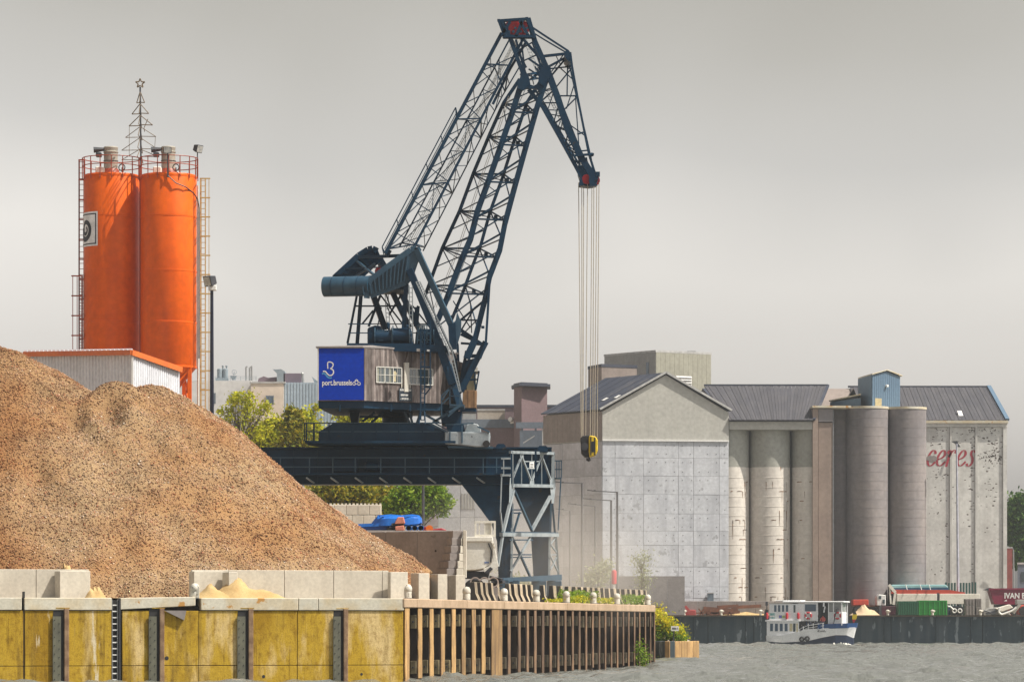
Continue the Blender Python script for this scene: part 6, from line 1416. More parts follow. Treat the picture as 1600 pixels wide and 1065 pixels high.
s_ = MB(); s_.prism([e0, V((X(1272, 387.6), 387.6, e1.z)), r1+V((0, 3, 0)), r0+V((0, 3, 0))], (0, 6, -.3)); s_.build('roof_core', M['slate'], ws)
# ------------------------------------------------------------------ brown grain silos with blue penthouse
M['brownsilo'] = mat('brown grey weathered silo concrete', (.265, .235, .23), (.20, .185, .195), .22, .9, bump=.008, streak=.45, sc=(.12, .105, .11), rnd=.06)
M['pinksilo'] = mat('pinkish brown silo concrete', (.33, .255, .215), (.28, .215, .185), .3, .9, streak=.3)
M['bluepent'] = mat('steel blue cladding', (.095, .165, .25), (.085, .15, .23), .5, .6)
bs_ = thing('grain_silos', 'dark brown grey grain silo towers with a steel blue penthouse on top', 'silo building', gp(1360, 392))
zt_s = Z(636.5, 392)
for i, (cx_, w_, d_) in enumerate(((1354.5, 66, 391), (1416, 62, 392), (1311, 60, 393))):
    rr2 = w_/2/F*d_; cc = V((X(cx_, d_), d_, 0)); MB().lathe(cc, [(rr2, DECK-.05), (rr2, zt_s-.25)], 56).build('silo', M['brownsilo'], bs_, smooth=True)
    MB().lathe(cc, [(rr2+.06, zt_s-.25), (rr2+.06, zt_s)], 56).build('silo_rim', M['cap'], bs_, smooth=True)
    s_ = MB()
    for y in range(655, 935, 14): z_ = Z(y, 392); s_.lathe(cc, [(rr2+.001, z_-.02), (rr2+.014, z_-.015), (rr2+.014, z_+.015), (rr2+.001, z_+.02)], 48)
    s_.build('pour_joints', M['brownsilo'], bs_, smooth=True)
for x0, x1, d_, m_, yt in ((1270, 1278.5, 387.85, M['pinksilo'], 638), (1279, 1301, 388.05, M['pinksilo'], 660), (1279, 1301, 387.9, M['brownsilo'], 638), (1301, 1303, 388.0, M['gap'], 640)):
    s_ = MB(); zlo = DECK-.05 if yt != 638 or m_ is M['pinksilo'] else Z(660, 390); s_.box(V((X(x0, d_), d_, zlo)), V((X(x1, d_), d_+7, Z(yt, d_)))); s_.build('pilaster', m_, bs_)
s_ = MB(); s_.box(V((X(1279, 391), 392.5, DECK)), V((X(1440, 391), 404, zt_s-.3))); s_.build('core_wall', M['brownsilo'], bs_)
s_ = MB(); s_.box(V((X(1269, 388), 387.6, zt_s-.28)), V((X(1325, 391), 404, zt_s-.05))); s_.build('roof_slab', M['cap'], bs_)
q0, q1, q2 = gp(1340.5, 397), gp(1362, 390.5), gp(1405.5, 393)
pent = MB().prism([vz(p, zt_s-.1) for p in (q0, q1, q2, q2+(q0-q1))], (0, 0, Z(584.5, 391)-zt_s)).build('penthouse', M['bluepent'], bs_)
nnp = V(((q2-q1).normalized().y, -(q2-q1).normalized().x, 0)); zr_ = Z(578, 391); ze_ = Z(585, 391)
pm = (q1+q2)/2
MB().prism([vz(q1, ze_-.1), vz(q2, ze_-.1), vz(pm, zr_-.1)], (q0-q1)).build('gable', M['bluepent'], bs_)
for i in range(13):
    u0 = i/13; a = q1+(q2-q1)*(u0+.004)+nnp*.10; b_ = q1+(q2-q1)*(u0+.073)+nnp*.10; hz = lambda u: ze_+(zr_-ze_)*(1-abs(2*u-1))-.1
    s_ = MB(); s_.prism([vz(a, zt_s), vz(b_, zt_s), vz(b_, hz(u0+.073)), vz(a, hz(u0))], -nnp*(.03+.06*(i % 2))); s_.build('cladding_sheet', M['bluepent'], pent)
for e_ in (q1, q2):
    rv = (pm-e_); s_ = MB(); a = vz(e_-rv*.08, ze_-.05)+nnp*.3; b_ = vz(pm, zr_+.02)+nnp*.3; s_.prism([a, b_, b_+(q0-q1)*1.05, a+(q0-q1)*1.05], (0, 0, .12)); s_.build('roof_plane', M['cap'], bs_)
s_ = MB(); a = q1+(q2-q1)*.10+nnp*.12; b_ = q1+(q2-q1)*.33+nnp*.12; s_.prism([vz(a, zt_s), vz(b_, zt_s), vz(b_, zt_s+.95), vz(a, zt_s+.95)], -nnp*.02); s_.build('door', mat('cream door', (.50, .42, .24), None, 3, .7), pent)
s_ = MB(); p = vz(q1+(q2-q1)*.49+nnp*.1, Z(602, 391)); s_.tube(p, p+nnp*.3, .14, 10); s_.build('lamp', M['white'], pent)
s_ = MB(); s_.prism([vz(p, zt_s-.1) for p in (gp(1297, 399), gp(1345, 392), gp(1345, 399), gp(1300, 404))], (0, 0, Z(622, 394)-zt_s)); wg = s_.build('penthouse_wing', M['bluepent'], bs_)
s_ = MB(); s_.prism([vz(gp(1295, 399), Z(622.5, 394)), vz(gp(1345, 391.7), Z(618.5, 394)), vz(gp(1345, 399), Z(616.5, 394)), vz(gp(1306, 404), Z(619.5, 394))], (0, 0, .12)); s_.build('wing_roof', M['cap'], bs_)
s_ = MB(); s_.prism([vz(p, zt_s-.1) for p in (gp(1270, 402), gp(1300, 396), gp(1300, 402), gp(1276, 406))], (0, 0, Z(632.5, 394)-zt_s+.1)); s_.build('penthouse_step', M['bluepent'], bs_)
s_ = MB(); s_.bar(P(1262, 657, 398.8), P(1274, 632, 398.8), .12, .5); s_.build('gutter_board', M['bluepent'], bs_)
# ------------------------------------------------------------------ white warehouse with the red lettering
M['peel'] = mat('peeling white painted concrete', (.66, .655, .635), (.54, .535, .52), .35, .9, bump=.01, streak=.35, sc=(.33, .31, .29), spots=(.045, .035, .032), sscale=.85, sthr=.685, sstretch=(.8, 1, 1.5), rnd=.05)
ce = thing('warehouse', 'tall peeling white warehouse with red script lettering under a dark slate roof', 'building', gp(1500, 400))
d_ = 399.0; x0, x1 = X(1440, d_), X(1572, d_); zc_ = Z(658, d_); 
s_ = MB(); s_.box((x0, d_, DECK-.05), (x1, d_+14, zc_)); s_.build('wall', M['peel'], ce)
for a, b_ in ((1440, 1484), (1487, 1523.5), (1527, 1567)):
    s_ = MB(); s_.box((X(a+.4, d_), d_-.09, DECK), (X(b_-.4, d_), d_-.002, Z(667.5, d_))); s_.build('wall_bay', M['peel'], ce)
for a, b_ in ((1484, 1487), (1523.5, 1527), (1567, 1573)):
    s_ = MB(); s_.box((X(a, d_), d_-.24, DECK), (X(b_, d_), d_-.003, Z(667, d_))); s_.build('pilaster', M['peel'], ce)
s_ = MB(); s_.box((x0, d_-.30, Z(667, d_)), (X(1573.5, d_), d_-.004, Z(661, d_))); s_.build('cornice', M['peel'], ce)
s_ = MB(); s_.box((x0, d_-.55, Z(661, d_)), (X(1574.5, d_), d_+.5, Z(657, d_))); s_.build('cornice_edge', M['cap'], ce)
s_ = MB(); r = random.Random(12)
for k in range(340):                    # flaked paint showing the dark ground, denser near the top and the right edge
    x = r.choice((r.uniform(1449, 1566), r.gauss(1551, 10), r.gauss(1520, 4), r.gauss(1470, 12))); y = 668+abs(r.gauss(0, 62)) if r.random() < .75 else r.uniform(668, 900)
    if y > 925 or not 1449 < x < 1566 or abs(x-1485.5) < 2.4 or abs(x-1525.3) < 2.6 or (700 < y < 730 and x < 1524): continue
    w_ = r.uniform(.5, 3.1); h_ = r.uniform(.4, 1.5); nn_ = 7; vs = [P(x+w_*math.cos(2*math.pi*i/nn_)*r.uniform(.4, 1.1), y+h_*math.sin(2*math.pi*i/nn_)*r.uniform(.4, 1.1), d_-.095) for i in range(nn_)]
    s_.add(vs, [tuple(range(nn_))])
for k in range(46):
    x = r.uniform(1531, 1566); y = r.gauss(716, 5); w_ = r.uniform(.5, 1.6); vs = [P(x+w_*math.cos(2*math.pi*i/7)*r.uniform(.3, 1), y+1.8*w_*math.sin(2*math.pi*i/7)*r.uniform(.3, 1), d_-.095) for i in range(7)]; s_.add(vs, [tuple(range(7))])
s_.build('paint_flakes', mat('bare dark ground coat', (.06, .045, .042), (.10, .07, .06), 3, .95), ce, kind='stuff', recalc=False)
ea, eb, ra_, rb_ = P(1436, 657.5, d_-.5), P(1574, 657.5, d_-.5), P(1325, 605.5, d_+8), P(1545, 605.5, d_+8)
ea2 = P(1328, 657.5, d_-.5)
roofplane('roof_sheet', V((X(1340, d_), d_-.5, ea.z)), eb, V((X(1328, d_+8), d_+8, ra_.z)), rb_, 40, M['slategrey'], ce)
s_ = MB(); s_.bar(ra_+V((0, 0, .12)), rb_+V((0, 0, .12)), .3, .2); s_.build('ridge_cap', M['slate'], ce)
s_ = MB(); s_.bar(rb_+V((0, 0, .15)), eb+V((0, 0, .15)), .45, .28); s_.bar(rb_+V((0, 0, .15)), eb+V((0, 16.5, .15)), .45, .28); s_.build('verge_board', M['bluepent'], ce)
s_ = MB(); s_.prism([eb+V((-.3, .5, 0)), eb+V((-.3, 14.5, 0)), rb_+V((-.2, 0, -.1))], (-30, 0, 0)); s_.build('loft', M['brownclad'], ce)
s_ = MB(); w = (ra_-ea2).normalized(); p = P(1498, 651, d_+.6); s_.prism([p, p+V((.5, 0, 0)), p+V((.36, .45, .6)), p+V((-.14, .45, .6))], (0, -.1, .12)); s_.build('skylight', M['white'], ce)
s_ = MB(); s_.add([P(1326, 618, d_+5), P(1334, 607, d_+5), P(1338, 618, d_+5)], [(0, 1, 2)]); s_.prism([P(1326, 619, d_+5), P(1334, 606, d_+5), P(1339, 619, d_+5)], (0, 3, 0)); s_.build('dormer', M['brownclad'], ce)
# lettering
glyph = {'c': [[(.72, .76), (.66, .93), (.48, .99), (.25, .82), (.1, .5), (.14, .18), (.32, .02), (.55, .06), (.8, .26)]],
         'e': [[(.16, .42), (.45, .50), (.68, .68), (.66, .9), (.48, .99), (.25, .8), (.1, .45), (.15, .15), (.33, .02), (.55, .06), (.82, .28)]],
         'r': [[(.0, .80), (.16, .97), (.24, .9), (.16, .5), (.04, -.05)], [(.18, .55), (.36, .88), (.58, 1.0), (.72, .93), (.68, .80)]],
         's': [[(.74, .84), (.62, .98), (.42, .93), (.40, .72), (.56, .5), (.58, .22), (.42, .03), (.2, .02), (.10, .16)]]}
for ch, x0_, w_ in (('c', 1448, 17), ('e', 1462.5, 18), ('r', 1479, 17), ('e', 1494.5, 18), ('s', 1509.5, 17)):
    s_ = MB()
    for st in glyph[ch]:
        p = spline([(x0_+(gx+.22*gy-.08)*w_, 727.5-gy*24.5) for gx, gy in st], 7); n_ = len(p)
        ws_ = []
        for i in range(n_):
            a_, b_ = p[max(0, i-1)], p[min(n_-1, i+1)]; q = math.hypot(b_[0]-a_[0], b_[1]-a_[1]) or 1; ws_.append(1.2+2.7*abs((b_[1]-a_[1])/q)**1.5)
        dd = d_-.30 if ch == 'r' else d_-.112
        ribbon(s_, p, ws_, 0, lambda x, y, e_: P(x, y, dd))
    s_.build('letter', mat('red sign lettering', (.40, .035, .06), (.30, .03, .05), 1.5, .8, spots=(.5, .46, .42), sscale=2.5, sthr=.66), ce, recalc=False)
s_ = MB(); r = random.Random(4); vs = [P(1456+9.5*math.cos(q*.3927)*r.uniform(.8, 1.1), 716+5.5*math.sin(q*.3927)*r.uniform(.7, 1.1), d_-.13) for q in range(16)]; s_.add(vs, [tuple(range(16))]); s_.build('bare_patch', M['concretegrey'], ce, recalc=False)
fl = thing('mast_light', 'tall slender pale mast with dark lamp heads in front of the lettered wall', 'lamp mast', V((X(1495.7, 390), 390, DECK)))
s_ = MB(); s_.tube(V((X(1497.5, 390), 390, DECK)), P(1494.8, 693, 390), .16, 8, r2=.09); s_.build('mast', mat('pale lavender mast', (.45, .46, .55), None, 2, .5), fl, smooth=True)
s_ = MB(); s_.prism([P(1487, 689, 390), P(1496, 688.5, 390), P(1497, 692, 390), P(1500, 696.5, 390), P(1501, 698, 390), P(1495, 697.5, 390), P(1493.5, 693, 390)], (0, .5, 0)); s_.build('lamp_heads', M['darkmetal'], fl)
# ------------------------------------------------------------------ odds at the far right
b8 = blockb('red_hut', 'narrow red brick hut at the right end of the lettered warehouse', 'hut', [gp(1573.5, 401), gp(1582, 401), gp(1582, 406), gp(1573.5, 406)], 856, 401, [mat('dull red brick', (.24, .06, .055), None, 2, .8)], top=.15)
s_ = MB(); s_.tube(V((X(1585, 398), 398, DECK)), P(1583.5, 858, 398), .10, 6, r2=.06); s_.bar(P(1583.5, 857, 398), P(1574, 853, 398), .12, .1); o = rebase(s_.build('street_lamp', M['galv'], None)); tag(o, 'thin street lamp beside the red hut at the right edge', 'street lamp')
b9 = blockb('grey_house', 'blue grey house with a window cut off by the right edge', 'house', [gp(1590, 404), gp(1650, 404), gp(1650, 412), gp(1590, 412)], 881, 404, [M['bluegrey']], top=.2)
s_ = MB(); s_.box(P(1595.5, 908, 403.95), P(1608, 893, 403.97)); s_.build('window', M['glass'], b9)
b10 = thing('concrete_wall', 'long low grey wall behind the rusty beams on the far quay', 'wall', gp(1150, 384.5)); i = 0
for xx in range(940, 1270, 30):
    s_ = MB(); s_.box(V((X(xx+.2, 384.5), 384.5, DECK-.02)), V((X(xx+29.8, 384.5), 384.9, Z(938.5, 384.5)))); s_.build('wall_panel', M['concretegrey'], b10, bevel=.02)
# ------------------------------------------------------------------ left background factory
M['fwhite'] = mat('pale grey render', (.66, .66, .67), (.60, .60, .62), .12, .85); M['fbeige'] = mat('beige render', (.70, .60, .51), (.65, .56, .48), .12, .85); M['fblue'] = mat('pale blue grey cladding', (.40, .49, .58), (.36, .45, .54), .2, .7, streak=.2)
DF = 480.0
fa_ = thing('factory', 'pale factory with beige centre and blue grey right part behind the trees at the left', 'building', gp(400, DF))
def fbox(nm, x0, x1, y0, m_, dd=0, dep=14, y1=None, par=None, bev=0):
    s_ = MB(); s_.box(V((X(x0, DF+dd), DF+dd, DECK-.05 if y1 is None else Z(y1, DF+dd))), V((X(x1, DF+dd), DF+dd+dep, Z(y0, DF+dd)))); return s_.build(nm, m_, par or fa_, bevel=bev)
fbox('wall', 240, 392, 594.5, M['fwhite']); fbox('wall', 391.8, 443, 597, M['fbeige'], -1.5); fbox('wall', 443.2, 570, 597.5, M['fblue'], -1)
for i in range(26):
    s_ = MB(); xx = 445+i*4.8; s_.box(V((X(xx, DF-1.06), DF-1.06, Z(800, DF))), V((X(xx+2.2, DF-1.06), DF-1.01, Z(598, DF)))); s_.build('cladding_rib', M['fblue'], fa_)
fbox('parapet', 390, 446, 596, M['trim'], -1.6, 1, 598.5)
for x0, x1, y0, y1 in ((415.8, 427.3, 618, 631.5), (361, 373, 614, 628), (333, 336.5, 614, 630)):
    w = fbox('window', x0, x1, y0, M['glassblue'], -1.56 if x0 > 400 else -.06, .1, y1)
    for q0, q1 in ((x0-.5, x0+.6), (x1-.6, x1+.5), ((x0+x1)/2-.4, (x0+x1)/2+.4)): fbox('window_frame', q0, q1, y0-.5, M['bluegrey'], -1.62 if x0 > 400 else -.12, .06, y1+.5, w)
M['plant'] = mat('hazy grey plant metal', (.24, .29, .33), (.20, .25, .29), 1, .6); M['mauve'] = mat('mauve plant cladding', (.17, .13, .17), (.15, .115, .15), 1, .8)
ft = thing('rooftop_tanks', 'pair of grey rooftop tanks with two stub chimneys on the factory', 'tank', P(348, 594.5, DF+3))
for x_ in (343.5, 352): 
    cc = P(x_, 594, DF+3); MB().lathe(cc, [(.38, 0), (.38, 1.5), (.2, 1.6)], 14).build('tank', M['plant'], ft, smooth=True)
s_ = MB(); s_.box(P(337, 595, DF+2), P(358, 591.5, DF+4)); s_.build('plinth', M['plant'], ft)
for x_ in (348.3, 354): s_ = MB(); s_.tube(P(x_, 592, DF+3), P(x_, 572, DF+3), .09, 8); s_.tube(P(x_, 573, DF+3), P(x_, 571, DF+3), .16, 8); s_.build('chimney', M['plant'], ft)
fd_ = MB(); fd_.lathe(P(365, 593.5, DF+2), [(.2, 0), (.45, .5), (.5, .55)], 12); fd_.ring(P(366, 581, DF+2), (0, 1, 0), .30, .03); fd_.tube(P(365, 590, DF+2), P(366, 580, DF+2), .04); o = rebase(fd_.build('dish_vent', M['plant'], None)); tag(o, 'small dish shaped vent on the factory roof right of the tanks', 'vent')
s_ = MB()
for x_ in range(336, 402, 8): s_.bar(P(x_, 595, DF+1), P(x_, 588, DF+1), .05)
for y_ in (588, 591): s_.bar(P(336, y_, DF+1), P(402, y_, DF+1), .04)
s_.build('roof_railing', M['plant'], fa_)
fp = thing('vent_stacks', 'group of thin bent vent stacks on the middle of the factory roof', 'vent', P(388, 594.5, DF+2))
for x_, yt in ((384.5, 573), (390, 574), (393.3, 571.5)):
    s_ = MB(); s_.tube(P(x_, 595, DF+2), P(x_, yt, DF+2), .11, 8); 
    if x_ < 392: s_.tube(P(x_, yt+.3, DF+2), P(x_+2.2, yt-.8, DF+2), .08, 8)
    s_.build('stack', M['galv'], fp)
fm = thing('roof_plant', 'mauve rooftop plant room with a curved air intake hood on the factory', 'plant room', P(440, 597, DF+1))
fbox('plant_room', 443, 470.5, 583, M['mauve'], 1, 4, 597.5, fm).data.transform(Matrix.Translation(V((0, 0, 0))))
s_ = MB(); s_.prism([P(426, 576.5, DF+1), P(431, 577, DF+1), P(439, 576.3, DF+1), P(445, 580, DF+1), P(445, 597.5, DF+1), P(432.5, 597.5, DF+1), P(432.5, 583, DF+1)], (0, 3, 0)); s_.build('intake_hood', M['plant'], fm)
s_ = MB(); s_.prism([P(402.5, 597.5, DF+2), P(404, 591, DF+2), P(412, 587.5, DF+2), P(419, 590, DF+2), P(432, 588.5, DF+2), P(432, 597.5, DF+2)], (0, 2, 0)); s_.build('air_duct', M['mauve'], fm)
s_ = MB(); s_.tube(P(473.5, 599, DF), P(472.5, 584, DF), .18, 8); s_.tube(P(472.5, 583.8, DF), P(472.5, 581.5, DF), .28, 8, r2=.1); s_.build('flue', M['galv'], fm)
s_ = MB(); s_.prism([P(487, 588, DF), P(497, 596, DF), P(496, 600, DF), P(491, 597, DF)], (0, 1, 0)); o = rebase(s_.build('roof_hood', M['plant'], None)); tag(o, 'small tilted hood on the factory roof beside the blue sign panel', 'hood')
# pale concrete building behind the portal
DB = 330.0
pb = thing('concrete_building', 'pale grey concrete building behind the portal of the crane and the truck', 'building', V((X(740, DB), DB, DECK)))
def pbox(nm, x0, x1, y0, m_, dd=0, dep=8, y1=None, bev=.02):
    s_ = MB(); s_.box(V((X(x0, DB+dd), DB+dd, DECK-.05 if y1 is None else Z(y1, DB+dd))), V((X(x1, DB+dd), DB+dd+dep, Z(y0, DB+dd)))); return s_.build(nm, m_, pb, bevel=bev)
M['pbw'] = mat('pale grey concrete', (.44, .45, .47), (.38, .39, .42), .5, .9, spots=(.32, .33, .36), sscale=.6, sthr=.62, streak=.2, sc=(.3, .3, .33), rnd=.06)
pbox('wall_core', 640, 850, 726, M['gap'], .12)
for x0, x1 in ((640, 684), (684.6, 719), (719.4, 741), (741.4, 759), (759.4, 800), (800.4, 850)):
    for y0, y1 in ((725, 757), (757.5, 808), (808.5, 855), (855.5, 948)): pbox('concrete_panel', x0, x1, y0, M['pbw'], 0, .2, y1)
pbox('plywood_panel', 664.5, 684, 799, mat('mauve grey boarding', (.33, .29, .30), None, 1, .9), -.06, .1, 822)
for x in (721, 725.5, 730, 734.5, 739): pbox('grey_louvre', x, x+3, 770, M['greyclad'], -.05, .08, 795)
b11 = thing('concrete_wall', 'low pale grey wall behind the lamp posts, half lost in dust', 'wall', gp(900, 372)); 
for xx in range(800, 1045, 27):
    s_ = MB(); s_.box(V((X(xx+.2, 372), 372, DECK-.02)), V((X(xx+26.8, 372), 372.4, Z(899.5, 372)))); s_.build('wall_panel', M['mauvewall'] if 'mauvewall' in M else M['concretegrey'], b11)
# ------------------------------------------------------------------ things on the far quay
M['rust'] = mat('rusty steel', (.20, .075, .04), (.12, .05, .03), 2, .8); M['rustred'] = mat('faded red machine paint', (.40, .06, .06), (.30, .05, .05), 1.5, .6)
M['green'] = mat('container green', (.015, .30, .035), (.012, .25, .03), .8, .45); M['dgreen'] = mat('dark green container end', (.010, .12, .055), (.008, .10, .045), .8, .5)
M['maroon'] = mat('maroon tipper paint', (.22, .008, .045), (.18, .007, .038), .6, .4); M['teal'] = mat('dark teal frames', (.02, .085, .075), (.03, .07, .06), 1.5, .7)
M['tarp'] = mat('pale aqua tarpaulin', (.30, .52, .55), (.24, .45, .48), 1, .6); M['tarpblue'] = mat('deep blue side tarpaulin', (.01, .09, .20), None, 1, .5)
M['vermilion'] = mat('vermilion paint', (.55, .055, .025), (.45, .05, .03), 1.5, .5); M['beige'] = mat('dusty beige panel', (.74, .71, .64), (.66, .62, .55), .8, .7, spots=(.2, .17, .14), sscale=1.5, sthr=.68)
def fbx(mb, x0, y0, x1, y1, d, dep): return mb.box(V((X(x0, d), d, Z(y1, d))), V((X(x1, d), d+dep, Z(y0, d))))
DG = DECK-.01
def gnd(mb, x0, y0, x1, d, dep): return mb.box(V((X(x0, d), d, DG)), V((X(x1, d), d+dep, Z(y0, d))))
r = random.Random(21)
rm = thing('machine', 'faded red machine with a slanting arm at the left end of the far quay', 'machine', V((X(1072, 384), 384, DG)))
s_ = MB(); s_.prism([P(1044, 962, 384), P(1046, 951, 384), P(1060, 950, 384), P(1068, 952, 384), P(1087, 952, 384), P(1088, 962, 384)], (0, 2, 0)); s_.build('body', M['rustred'], rm, bevel=.05)
s_ = MB(); s_.bar(P(1080, 962, 383.6), P(1071, 946, 383.6), .25); s_.bar(P(1072, 947, 383.6), P(1078, 955, 383.6), .2); s_.build('arm', M['rustred'], rm)
bm_ = ['long rusty beam lying across the pile', 'rusty beam tilted up to the right', 'short rusty beam sticking out to the left', 'thin rusty beam on the front of the pile', 'crossed rusty beam near the middle', 'rusty beam at the right end by the boat', 'rusty beam along the top, almost level', 'rusty beam half buried in sand', 'dark rusty beam leaning left', 'rusty beam nearest the quay edge']
for i, lb in enumerate(bm_):
    x0 = r.uniform(1090, 1150); L_ = r.uniform(25, 60); y0 = r.uniform(948, 959); y1 = y0+r.uniform(-7, 5)
    s_ = MB(); s_.bar(P(x0, min(y0, 961), 382+i*.35), P(min(x0+L_, 1200), max(946, min(y1, 960)), 382.2+i*.35), .34); o = rebase(s_.build('steel_beam', M['rust'], None)); tag(o, lb+' of scrap on the far quay', 'steel beam', 'rusty beams on the far quay')
for i, x_ in enumerate((1096, 1112, 1122, 1140)):
    s_ = MB(); p = P(x_, 957, 381.6); 
    for k in range(3): q = k*1.05; s_.bar(p+V((math.cos(q)*.6, 0, math.sin(q)*.55)), p-V((math.cos(q)*.6, 0, math.sin(q)*.45)), .14)
    o = rebase(s_.build('beam_cross', M['rust'], None)); tag(o, ('leftmost', 'second', 'third', 'rightmost')[i]+' star shaped rusty steel cross in front of the scrap beams', 'steel cross', 'rusty crosses on the far quay')
sandpile('long low drift of sand under the rusty beams on the far quay', 1165, 0, 6, .35, 2.5, d=383, seed=8, m=M['sand'])
M['palesand'] = mat('pale sand', (.60, .45, .30), (.52, .37, .23), 1, .95, bump=.05, bscale=4)
sandpile('rounded heap of pale sand on the far quay at the bow of the boat', 1351, 0, 3.2, 1.05, 3, d=383, seed=9, m=M['palesand'])
def rack(label, x0, x1, y0, y1, d, n):
    o = thing('frame_stack', label, 'steel frames', V((X(x0, d), d, DG)))
    for i in range(n):
        x = x0+(x1-x0)*i/(n-1); 
        for dd, yy in ((0, y0+r.uniform(-1.5, 1.5)), (2.5, y0)): MB().bar(P(x, y1, d+dd), P(x, yy, d+dd), .21, .12).build('upright', M['teal'], o)
    for t in (.35, .8):
        s_ = MB(); s_.bar(P(x0, y0+(y1-y0)*t, d-.1), P(x1, y0+(y1-y0)*t, d-.1), .16); s_.build('rail', M['teal'], o)
    return o
rack('tall dark green steel frames behind the red lorry, left of the aqua tarpaulin', 1334, 1382, 914, 962, 391, 11)
rack('dark green toothed frames behind the beige trailer, right of the aqua tarpaulin', 1478, 1524, 910, 962, 392.5, 11)
rl = thing('lorry', 'vermilion and white flatbed lorry on the far quay behind the sand heap', 'lorry', V((X(1355, 387), 387, DG)))
s_ = MB(); fbx(s_, 1333, 936, 1357, 945, 386.5, 2.2); s_.build('load_box', M['vermilion'], rl, bevel=.05)
s_ = MB(); fbx(s_, 1332, 945, 1376, 947, 386.6, 2.2); s_.build('bed', M['rust'], rl)
s_ = MB(); s_.prism([P(1370.5, 945.5, 386.2), P(1370.5, 932, 386.2), P(1373, 928, 386.2), P(1384, 929, 386.2), P(1384, 945.5, 386.2)], (0, 2.3, 0)); cb2 = s_.build('cab', M['white'], rl, bevel=.05)
s_ = MB(); fbx(s_, 1373, 930.5, 1377, 935, 386.15, .1); s_.build('window', M['glass'], cb2); s_ = MB(); fbx(s_, 1379, 936, 1382.5, 942, 386.15, .1); s_.build('window', M['glass'], cb2)
s_ = MB(); fbx(s_, 1336, 947, 1384, 952, 386.9, 1.6); s_.build('chassis', M['darkmetal'], rl)
for x_ in (1342, 1350, 1376): w = MB(); w.tube(V((X(x_, 386.3), 386.3, DG+.5)), V((X(x_, 386.3), 386.65, DG+.5)), .5, 16); w.build('wheel', M['black'], rl); w = MB(); w.tube(V((X(x_, 386.3), 388.4, DG+.5)), V((X(x_, 386.3), 388.7, DG+.5)), .5, 16); w.build('wheel', M['black'], rl)
mr_ = thing('machine', 'dark maroon machine with a long boom lying between the sand and the green container', 'machine', V((X(1390, 384.8), 384.8, DG)))
s_ = MB(); s_.prism([P(1377, 962, 384.8), P(1377, 947, 384.8), P(1402, 946, 384.8), P(1405, 953, 384.8), P(1402, 962, 384.8)], (0, 1.6, 0)); s_.build('body', mat('dark maroon paint', (.10, .012, .03), (.03, .012, .02), 1.2, .5), mr_, bevel=.05)
s_ = MB(); fbx(s_, 1373.5, 945, 1377.5, 962, 384.5, 1); s_.build('post', M['darkmetal'], mr_)
tl_ = thing('trailer', 'long dusty beige trailer with red top edge under an aqua tarpaulin, behind the green container', 'trailer', V((X(1460, 388), 388, DG)))
s_ = MB(); fbx(s_, 1401.5, 927, 1464, 945.5, 387.5, 2.4); s_.build('side_panel', M['beige'], tl_, bevel=.03); s_ = MB(); fbx(s_, 1468, 927, 1531, 943, 387.5, 2.4); s_.build('side_panel', M['beige'], tl_, bevel=.03); s_ = MB(); fbx(s_, 1464.2, 926, 1467.8, 945, 387.55, 2.3); s_.build('centre_post', M['darkmetal'], tl_)
s_ = MB(); s_.prism([P(1391, 927, 387.6), P(1397, 920.5, 387.6), P(1484, 921, 387.6), P(1508, 925, 387.6), P(1508, 927, 387.6)], (0, 2.3, 0)); s_.build('red_edge', M['vermilion'], tl_)
s_ = MB(); s_.prism([P(1391, 916, 387.8), P(1394, 912.8, 387.8), P(1478, 912.8, 387.8), P(1482, 917.5, 387.8), P(1396, 918.5, 387.8)], (0, 2.2, 0)); s_.build('tarpaulin', M['tarp'], tl_, bevel=.05); s_ = MB(); s_.prism([P(1396, 918.5, 387.75), P(1482, 917.7, 387.75), P(1482, 921, 387.75), P(1399, 921, 387.75)], (0, 2.2, 0)); s_.build('side_tarpaulin', M['tarpblue'], tl_)
s_ = MB()
for x_ in (1417.5, 1440, 1454): s_.bar(P(x_, 921, 387.3), P(x_-2.5, 912.5, 387.6), .06)
s_.build('straps', M['trim'], tl_)
s_ = MB(); s_.bar(P(1389, 913, 387.2), P(1399, 925, 387.2), .3); s_.bar(P(1390, 916, 387.2), P(1392, 943, 387.2), .16); s_.bar(P(1399, 925, 387.2), P(1396, 944, 387.2), .25); s_.build('front_frame', M['beige'], tl_)
s_ = MB(); fbx(s_, 1482, 946, 1503, 960, 387.6, 1.8); s_.build('chassis', M['tarpblue'], tl_)
for x_ in (1491.5, 1500, 1410): 
    w = MB(); w.tube(V((X(x_, 387), 387.1, DG+.5)), V((X(x_, 387), 387.5, DG+.5)), .5, 18); wo_ = w.build('wheel', M['black'], tl_); w = MB(); w.ring(V((X(x_, 387), 387.08, DG+.5)), (0, 1, 0), .20, .07, 16, 6); w.build('rim', M['white'], wo_)
s_ = MB(); pts = [P(1481, 946.5, 386.8), P(1485, 947, 386.8), P(1487.5, 949.5, 386.8), P(1490, 952, 386.8)]; s_.path(pts, .10, 6); o = rebase(s_.build('hose', M['white'], None)); tag(o, 'white hose hanging beside the trailer wheel', 'hose')
gc = thing('container', 'bright green steel container with a dark green ribbed end on the far quay', 'container', V((X(1440, 382.2), 382.2, DG)))
s_ = MB(); s_.box(V((X(1436, 382.2), 382.2, DG)), V((X(1480, 382.2), 384.6, Z(937.5, 382.2)))); s_.build('body', M['green'], gc); s_ = MB(); s_.box(V((X(1403.5, 382.2), 382.24, DG+.002)), V((X(1435.9, 382.2), 384.5, Z(938.5, 382.2)))); s_.build('end_wall', M['dgreen'], gc)
for i in range(9): s_ = MB(); x_ = 1404.5+i*3.5; s_.box(V((X(x_, 382), 382.1, DG+.05)), V((X(x_+1.6, 382), 382.235, Z(939, 382)))); s_.build('rib', M['dgreen'], gc)
